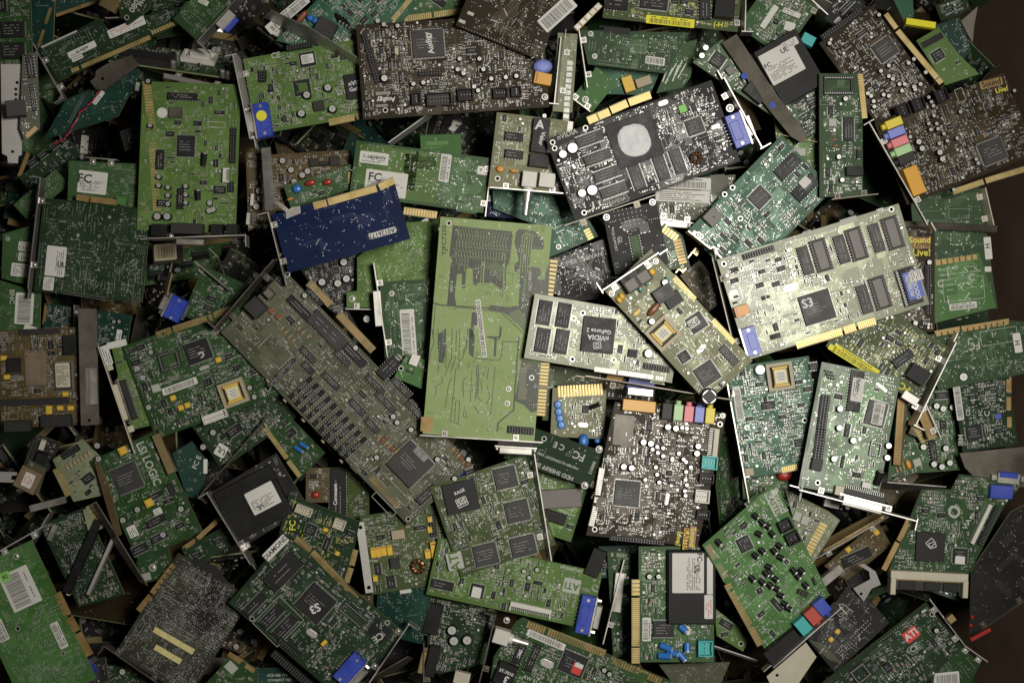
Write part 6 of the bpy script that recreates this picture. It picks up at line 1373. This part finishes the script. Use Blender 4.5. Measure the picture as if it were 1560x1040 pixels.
b.res(((1366, 716), (1371, 713), (1376, 710), (1381, 708)), 11, 1.5, 'tan_part', d=(.35, 1)).blob(1383, 707, 8, 16, 7, 'orange_part').block_(1397, 704, 12, 12, 3, 'silk', 'crystal').chip(1364, 726, 10, 8, 'x').done()
b = B('bus_card', 'card showing only a narrow upright strip of gold contacts, right of middle',
      (1362, 708), (1374, 709), (1372, 606), z=(100, 100, 106), mask='gold', side='b', dens=0, seed=159); b.fing((1373, 708), (1380, 606), 12, 3, gold='gold_dull', base='gold_dull', fill=.8).done()
b = B('bus_card', 'card edge showing a broad slanting strip of gold contacts under the yellow labelled card',
      (1412, 668), (1427, 664), (1392, 614), z=(102, 102, 104), mask='gold', side='b', dens=0, seed=160); b.fing((1428, 665), (1406, 612), 14, 3, gold='gold_dull', base='gold_dull', fill=.85).brk((1430, 666), (1404, 608), top=6, tab=0).done()
b = B('bus_card', 'short card end with wide gold contacts between the two crossed gold strips',
      (1384, 660), (1404, 668), (1378, 640), z=(82, 82, 84), mask='tan', side='b', dens=.1, seed=161); b.fing((1404, 676), (1384, 642), 14, 5).done()
b = B('graphics_card', 'plain teal card corner beneath the upright gold contact strip',
      (1356, 690), (1382, 684), (1350, 640), z=50, mask='teal', side='b', dens=.05, seed=162).done()

# --- middle, between the big cards
b = B('interface_card', 'charcoal card, solder side up, with white printed country of origin, between olive and black cards',
      (836, 394), (924, 363), (862, 462), z=(84, 84, 84), mask='black', side='b', dens=.35, traces=1.2, seed=170, poly=((836, 394), (924, 362), (962, 420), (922, 454), (860, 460), (838, 440)))
b.text('PCB TAIWAN', 890, 394, 7, (1, -.28)).text('REV C', 845, 397, 5, (1, -.28)).done()
b = B('graphics_card', 'teal green card, solder side up, directly below the white cable socket',
      (760, 300), (905, 350), (760, 380), z=(60, 60, 58), mask='teal', side='b', dens=.2, traces=1.2, seed=171, poly=((750, 286), (868, 296), (900, 340), (912, 360), (838, 392), (836, 350), (752, 318)))
b.screw(((851, 376),), 4).fing((898, 346), (906, 362), 11, 4).done()
b = B('graphics_card', 'navy blue card patch with a barcode sticker, left of the white cable socket',
      (740, 296), (790, 300), (736, 338), z=(44, 44, 44), mask='navy', side='b', dens=.5, seed=172, poly=((746, 288), (778, 290), (800, 334), (742, 330))); b.stk(754, 303, 24, 9, 'b').done()
b = B('modem_card', 'black card, solder side up, with a green slot between two rows of joints',
      (918, 324), (1000, 307), (942, 418), z=(116, 116, 112), mask='black', side='b', dens=.15, traces=.15, seed=173, holes=((924, 331), (994, 308)))
b.clear(969, 377, 12, 36, m='mask_green', d=(1, -.2)).grid(969, 377, 16, 34, 2, 9, 1.3, d=(1, -.2)).grid(956, 325, 40, 14, 7, 3, 1).grid(960, 340, 26, 6, 5, 2, 1).screw(((924, 331), (994, 308)), 5).text('GL', 944, 366, 7, (.2, 1)).text('PCB SUPPORT', 936, 366, 4, (.2, 1)).brk((860, 345), (1000, 298), top=3, bot=-20, tab=0, lean=0, m='cream_plastic').done()
b = B('graphics_card', 'silvery card end with two wide barcode labels, right of the pasted black card',
      (996, 276), (1120, 266), (1000, 340), z=(96, 96, 96), mask='grey', dens=.9, pitch=4.8, seed=174)
b.stk(1042, 279, 82, 18, 'bt', d=(1, .04)).stk(1040, 299, 82, 18, 't', d=(1, .04)).clear(1094, 280, 22, 28, m='mask_grey').fing((1003, 344), (1052, 348), 10, 2.6, gold='solder', base='cream_plastic').brk((998, 330), (1060, 340), top=6, tab=0, m='tin_white').done()
b = B('sound_card', 'gold tinged card end with wide contacts standing right of the green slotted black card',
      (1008, 352), (1024, 344), (1030, 420), z=(96, 96, 94), mask='forest', dens=.6, seed=175, poly=((1000, 356), (1012, 340), (1040, 358), (1052, 408), (1012, 412)))
b.fing((1014, 342), (1036, 358), 13, 4.6, gold='gold_finger', base='finger_base').fing((1024, 366), (1034, 404), 14, 4.4, gold='gold_dull').done()
b = B('modem_card', 'amber brown card with white print, deep in a gap right of middle',
      (1036, 420), (1066, 396), (1086, 470), z=(60, 62, 58), mask='gold', side='b', dens=.3, traces=1.4, seed=176); b.text('CE', 1048, 410, 7, (1, .6)).text('E', 1056, 418, 9, (1, .7)).brk((1030, 416), (1066, 372), top=8, tab=0, m='brass').done()
b = B('modem_card', 'green card showing round solder pads under the blue capped card, below the olive card',
      (800, 560), (842, 566), (800, 640), z=(70, 70, 70), mask='ygreen', side='b', dens=.4, seed=177, poly=((838, 556), (930, 568), (920, 600), (848, 596), (835, 640), (826, 640))).done()
b = B('sound_card', 'brown card patch with blue and yellow ports, under the silvery green card',
      (918, 566), (1000, 576), (916, 606), z=(74, 74, 74), mask='brown', dens=.4, seed=178); b.block_(975, 585, 40, 26, 16, 'blue_plastic', 'video_port', d=(1, .3)).text('C', 980, 600, 8).block_(936, 575, 24, 14, 12, 'amber_plastic', 'game_port', d=(1, .5)).done()
b = B('network_card', 'dark green card in the gap just right of the brown card with coloured jacks',
      (1096, 690), (1128, 700), (1090, 820), z=(66, 48, 66), mask='forest', dens=.7, seed=179, poly=((1100, 640), (1130, 700), (1140, 780), (1100, 820), (1092, 740))).done()
b = B('modem_card', 'green patch of card and a red capacitor under the teal transformer card',
      (1130, 716), (1200, 712), (1136, 760), z=(72, 72, 72), mask='green', dens=.8, seed=180); b.blob(1194, 722, 24, 20, 12, 'red_part').done()
b = B('memory_card', 'narrow green card with a bracket, between the coloured port card and the silvery module card',
      (932, 850), (960, 850), (924, 960), z=(60, 60, 60), mask='forest', dens=.6, seed=181, poly=((925, 840), (962, 838), (958, 1000), (934, 1000)))
b.block_(941, 900, 14, 60, 12, 'tin', 'port_shell', d=(1, .1)).brk((952, 850), (920, 978), top=16, tab=0, lean=1).done()
b = B('interface_card', 'dark green card with rows of gold pins behind the brown sound card logo',
      (912, 832), (970, 830), (918, 880), z=(50, 50, 50), mask='dteal', dens=.5, seed=182); b.hdr(922, 842, 22, 8, d=(1, .3)).dip(926, 860, 24, 14).done()
b = B('network_card', 'green card corner with a hole, lower right of the black labelled module card',
      (1090, 952), (1150, 940), (1092, 1000), z=(86, 86, 86), mask='lime', dens=.5, seed=183, holes=((1129, 980),), poly=((1088, 925), (1120, 950), (1140, 975), (1132, 992), (1092, 968))); b.chip(1106, 950, 20, 14, 'x', d=(1, .6)).done()
b = B('interface_card', 'grey green card, solder side up, at the bottom edge below the module card',
      (1020, 1012), (1110, 1008), (1024, 1080), z=(78, 80, 76), mask='grey', side='b', dens=.15, seed=184, poly=((1004, 1012), (1112, 1008), (1090, 1060), (1040, 1060))); b.grid(1086, 1022, 36, 0, 10, 1, 1, d=(1, -1)).done()
b = B('network_card', 'dark green card with a barcode strip and a red stickered chip, bottom edge',
      (792, 944), (924, 1000), (752, 1040), z=(106, 106, 104), mask='forest', dens=.7, seed=185, poly=((786, 946), (796, 940), (1030, 1040), (1030, 1080), (740, 1080), (752, 1000)))
D = (132, 56)
b.stk(832, 974, 62, 11, 'b', d=D).chip(873, 1010, 42, 36, 4, d=D).stk(879, 1017, 15, 17, 'x', z=4.8, d=D, paper='paper_red').stk(882, 1012, 13, 7, 'x', z=5.2, d=D).dip(812, 1000, 42, 14, d=(-56, 132)).dip(793, 990, 40, 16, d=(-56, 132)).mark(7.3, ('SMC', 4, 0, 5, 0)).xtal(833, 1010, 22, 12, d=D).block_(770, 1024, 30, 34, 14, 'black_plastic', 'converter_module', d=D).mark(14.2, ('ST-7010', 0, 4, 5, 0), ('3', 4, -6, 12, 180)).blob(783, 972, 8, 12, 8, 'orange_part').screw(((772, 944),), 5).caps(((920, 1018), (928, 1024)), 4, 10)
b.c('cable_socket', c_bnc(24), 764, 966, 22, 24, (.3, -1)).text('AW 01 M', 812, 1036, 6, D).fing((805, 944), (924, 990), 12, 4.2, gold='gold_dull').fing((932, 998), (1010, 1032), 12, 4.4, gold='gold_dull').brk((757, 935), (732, 1040), top=18, lean=1, tab=-1, m='tin_dark').done()
b = B('sound_card', 'dark card with three round silver capacitors and a black port, bottom edge',
      (664, 900), (750, 920), (648, 1020), z=(70, 70, 70), mask='dkgreen', dens=.8, seed=186, poly=((650, 908), (760, 920), (740, 1010), (670, 1026), (652, 1020)))
b.caps(((689, 957), (692, 973), (712, 972)), 7.5, 14, 'dark_plastic').block_(660, 940, 22, 46, 14, 'black_plastic', 'heat_sink').block_(659, 1004, 16, 46, 15, 'black_plastic', 'game_port').block_(644, 1006, 8, 34, 12, 'brass', 'port_shell').block_(704, 1030, 24, 18, 12, 'cream_plastic', 'connector').brk((648, 975), (648, 1050), top=16, tab=0, m='tin_dark').done()
b = B('memory_card', 'brass coloured card edge with an orange patch, between the diagonal card and the teal corner',
      (540, 905), (582, 905), (545, 945), z=50, mask='gold', dens=.4, seed=187); b.fing((585, 906), (583, 944), 6, 20, gold='gold_dull', base='gold_dull').blob(574, 930, 14, 14, 5, 'orange_part').done()

# --- left, lower left, bottom
b = B('network_card', 'dark green card with three white labels stacked one above another, left edge',
      (4, 356), (58, 362), (0, 430), z=(84, 84, 84), mask='green', side='b', dens=.1, seed=190, poly=((4, 356), (60, 340), (60, 440), (2, 424)))
b.stk(42, 376, 28, 14, 'bt').stk(42, 392, 28, 13, 'bt').stk(36, 412, 38, 20, 't').caps(((12, 364),), 4, 2, 'tin_white').done()
b = B('network_card', 'bright green card, solder side up, with one tall barcode label, left edge',
      (-10, 424), (62, 448), (-14, 520), z=(96, 96, 96), mask='green', side='b', dens=.3, seed=191, poly=((-10, 424), (62, 446), (60, 520), (30, 530), (-12, 528)))
b.stk(37, 470, 28, 48, 'b', d=(1, .06)).text('BNC', 18, 452, 8, (0, 1)).stk(46, 502, 20, 12, 'x').fing((32, 522), (104, 504), 8, 20, gold='gold_dull', base='gold_dull').done()
b = B('sound_card', 'dark card with small white jacks in the gap under the stepped sticker card',
      (70, 462), (200, 480), (68, 530), z=(50, 50, 50), mask='dteal', dens=.7, seed=192); b.stk(181, 512, 8, 20, 't').caps(((184, 490), (176, 490)), 3, 9).fing((68, 462), (64, 494), 5, 20, gold='gold_dull', base='gold_dull').brk((120, 465), (118, 530), top=18, tab=0).done()
b = B('power_card', 'dark brown module with a red lettered white label, left edge lower part',
      (34, 712), (66, 706), (22, 770), z=(84, 84, 84), mask='grey', dens=.2, seed=193, poly=((44, 700), (70, 714), (58, 752), (24, 748)))
b.block_(46, 730, 34, 34, 12, 'ic_tan', 'module', d=(1, -2)).stk(47, 730, 22, 16, 't', d=(.45, -1), z=12.3, ink='ink_red').done()
b = B('interface_card', 'dark card with a row of pins and black plugs, left edge below middle',
      (40, 705), (60, 662), (72, 720), z=(70, 74, 60), mask='black', dens=.5, seed=194); b.hdr(46, 686, 44, 6, d=(.35, -1)).block_(62, 698, 16, 22, 12, 'black_plastic', 'plug', d=(1, .3)).block_(65, 676, 8, 16, 8, 'cream_plastic', 'latch', d=(1, .3)).done()
b = B('bracket_plate', 'white forked bracket tab poking in from the left edge',
      (-4, 718), (25, 718), (-4, 734), z=(90, 90, 90), mask='tin_white', plain=True, th=1.5, cat='metal bracket', poly=((-4, 718), (26, 719), (25, 724), (18, 724), (16, 730), (25, 731), (24, 735), (-4, 734))).done()
b = B('bracket_plate', 'dull metal bar with a bright end, left edge above the dark slotted card',
      (44, 770), (98, 756), (46, 780), z=(92, 94, 92), mask='tin', plain=True, th=6, cat='metal bar').done()
b = B('motherboard_piece', 'dark card with long white slot edges and tiny parts, lower left between green cards',
      (66, 786), (128, 770), (118, 930), z=(72, 72, 74), mask='dkgreen', dens=.9, pitch=5.4, seed=195, poly=((60, 800), (130, 772), (190, 905), (120, 925)))
b.block_(128, 846, 12, 120, 12, 'black_plastic', 'memory_slot', d=(1, .45)).block_(158, 856, 5, 104, 12, 'tin_white', 'slot_rim', d=(1, .45)).block_(113, 886, 5, 40, 10, 'white_plastic', 'slot_rim', d=(1, .4)).chip(119, 874, 14, 20, 'x').block_(82, 810, 8, 26, 9, 'tin', 'slot_latch', d=(1, .45)).done()
b = B('modem_card', 'card end with wide gold contacts beside the long slanting bracket, lower left',
      (126, 776), (150, 770), (140, 806), z=(80, 80, 80), mask='pale', dens=.1, seed=196); b.fing((148, 808), (130, 772), 18, 6.5, gold='gold_finger', base='mask_pale', fill=.6).done()
b = B('bracket_plate', 'long thin bracket slanting down to the right beside the card with white company lettering',
      (142, 770), (148, 767), (222, 880), z=(104, 118, 100), mask='tin_dark', plain=True, th=1.5, cat='metal bracket', poly=((140, 768), (146, 765), (224, 892), (212, 886), (176, 832))).done()
b = B('graphics_card', 'brass edged card behind the lower left lettered card, its dull gold strip slanting down',
      (143, 704), (150, 702), (176, 802), z=(110, 110, 110), mask='gold', side='b', dens=0, seed=197, poly=((143, 702), (150, 700), (168, 748), (185, 814), (176, 818), (156, 750))).done()
b = B('graphics_card', 'dark green card with a bright screw and silver patch, lower left',
      (206, 850), (256, 836), (214, 890), z=(78, 78, 78), mask='forest', dens=.4, seed=198); b.screw(((233, 864),), 6).block_(222, 878, 16, 12, 4, 'tin_white', 'bracket_ear').done()
b = B('graphics_card', 'dark green card with a brown edge strip, above the dusty grey green card',
      (276, 836), (344, 800), (296, 862), z=(58, 58, 58), mask='dkgreen', dens=.3, seed=199); b.fing((278, 832), (296, 820), 7, 20, gold='gold_dull', base='gold_dull').fing((298, 818), (340, 780), 7, 20, gold='gold_dull', base='gold_dull').done()
b = B('graphics_card', 'dark green card at the bottom edge with gold contacts and a pale half moon print',
      (312, 1036), (352, 996), (340, 1064), z=(86, 86, 86), mask='forest', dens=.5, seed=200, poly=((310, 1044), (352, 998), (392, 1018), (392, 1070), (312, 1070)))
b.block_(352, 1016, 14, 18, 2, 'silk', 'printed_patch', d=(1, -1)).fing((350, 992), (372, 1006), 8, 20, gold='gold_dull', base='gold_dull').fing((374, 1008), (392, 1020), 8, 20, gold='gold_dull', base='gold_dull').done()
b = B('unpopulated_card', 'dark green card with a few small printed lines, bottom edge left',
      (380, 1018), (448, 1016), (382, 1070), z=(78, 78, 78), mask='dteal', side='b', dens=.05, seed=201); b.text('PCB NEE 1995 (C)', 428, 1028, 4).text('CONNECT VER 1.0', 430, 1035, 4).stk(386, 1036, 7, 14, 'x').done()
b = B('graphics_card', 'dark blue port and dim card behind the bottom left green card',
      (100, 1010), (160, 1000), (110, 1060), z=40, mask='black', dens=.4, seed=202); b.block_(130, 1020, 34, 24, 16, 'blue_plastic', 'video_port', d=(1, -.6)).block_(136, 1012, 34, 9, 8, 'tin_dark', 'port_shell', d=(1, -1)).done()
b = B('modem_card', 'dim card with small caps at the bottom edge, under the dusty grey green card',
      (150, 1010), (300, 1030), (150, 1070), z=30, mask='dkgreen', dens=.6, seed=203); b.caps(((188, 1022), (290, 1022)), 5, 10, 'tin_dark').done()
b = B('network_card', 'dark card with silver capacitors and white jacks, right of the lime green sound card',
      (372, 230), (400, 232), (372, 345), z=(66, 66, 70), mask='gold', dens=.8, seed=204, poly=((374, 225), (405, 228), (420, 330), (378, 352)))
b.block_(385, 305, 5, 18, 8, 'white_plastic', 'jack_rim').block_(379, 334, 5, 18, 8, 'white_plastic', 'jack_rim').caps(((396, 292), (398, 304), (392, 316), (400, 270)), 5, 10, 'tin').done()
b = B('interface_card', 'small dark card, solder side up, in the gap left of the lime green card',
      (182, 200), (216, 190), (180, 232), z=40, mask='black', side='b', dens=.6, seed=205).done()
b = B('sound_card', 'dark card with silver round capacitors, below the navy blue card',
      (478, 402), (562, 380), (500, 470), z=(46, 46, 46), mask='black', dens=1.0, seed=206, poly=((450, 400), (556, 380), (528, 470), (545, 500), (500, 470)))
b.caps(((492, 430), (516, 432), (529, 425), (525, 400), (560, 486)), 6, 12, 'tin_dark').chip(512, 412, 14, 14, 4).done()
b = B('modem_card', 'dark card with a pale creased label, below the lime green card',
      (232, 372), (278, 368), (236, 402), z=24, mask='black', side='b', dens=.1, seed=207); b.stk(252, 384, 34, 26, 'b', paper='tan_part').done()

# --- brackets and strips seen on edge
def edge(name, label, a, c_, z, drop, m_, cat, off=(3, 3)):
    Board(name, label, a, c_, (a[0] + off[0], a[1] + off[1]), z=(z, z, z - drop), mask=m_, plain=True, th=1.5, cat=cat).done()
edge('metal_strip', 'thin silver strip lying nearly level at the top left, under the round printed corner', (160, 27), (296, 20), 88, 30, 'tin', 'metal strip')
edge('bracket_plate', 'slim cream bracket on edge, rising to the right above the two tone green card', (592, 218), (656, 172), 96, 34, 'tin_white', 'metal bracket', (6, 4))
edge('metal_strip', 'thin bright rod pointing right from the foot of the blue capacitor card', (1088, 984), (1154, 1006), 92, 8, 'tin_white', 'metal strip', (0, 3))
edge('bracket_plate', 'dull bracket on edge in the dark gap left of the blue port', (226, 486), (312, 432), 40, 36, 'tin_dark', 'metal bracket', (5, 6))
edge('bracket_plate', 'dark bracket on edge crossing behind the bottom left green card corner', (40, 836), (74, 782), 88, 30, 'tin', 'metal bracket', (4, 4))
edge('bracket_plate', 'silver bracket on edge, just right of the flash stickered interface card foot', (1352, 735), (1442, 742), 96, 40, 'tin', 'metal bracket', (2, 10))
edge('bracket_plate', 'brass tinted bracket on edge, above the silver labelled card end', (1106, 108), (1148, 200), 92, 40, 'brass', 'metal bracket', (12, -4))
edge('bracket_plate', 'dark bracket on edge at the bottom, left of the module with the white cable socket', (560, 1036), (622, 1000), 60, 40, 'tin_dark', 'metal bracket', (5, 6))
edge('metal_strip', 'pale narrow strip on edge, top edge, right of the broad slanting bracket', (1232, -6), (1262, 22), 100, 26, 'tin_white', 'metal strip', (-5, 5))

# cards whose nearest look-alikes share a kind are told apart by their labels; nothing else to link
bpy.context.view_layer.update()
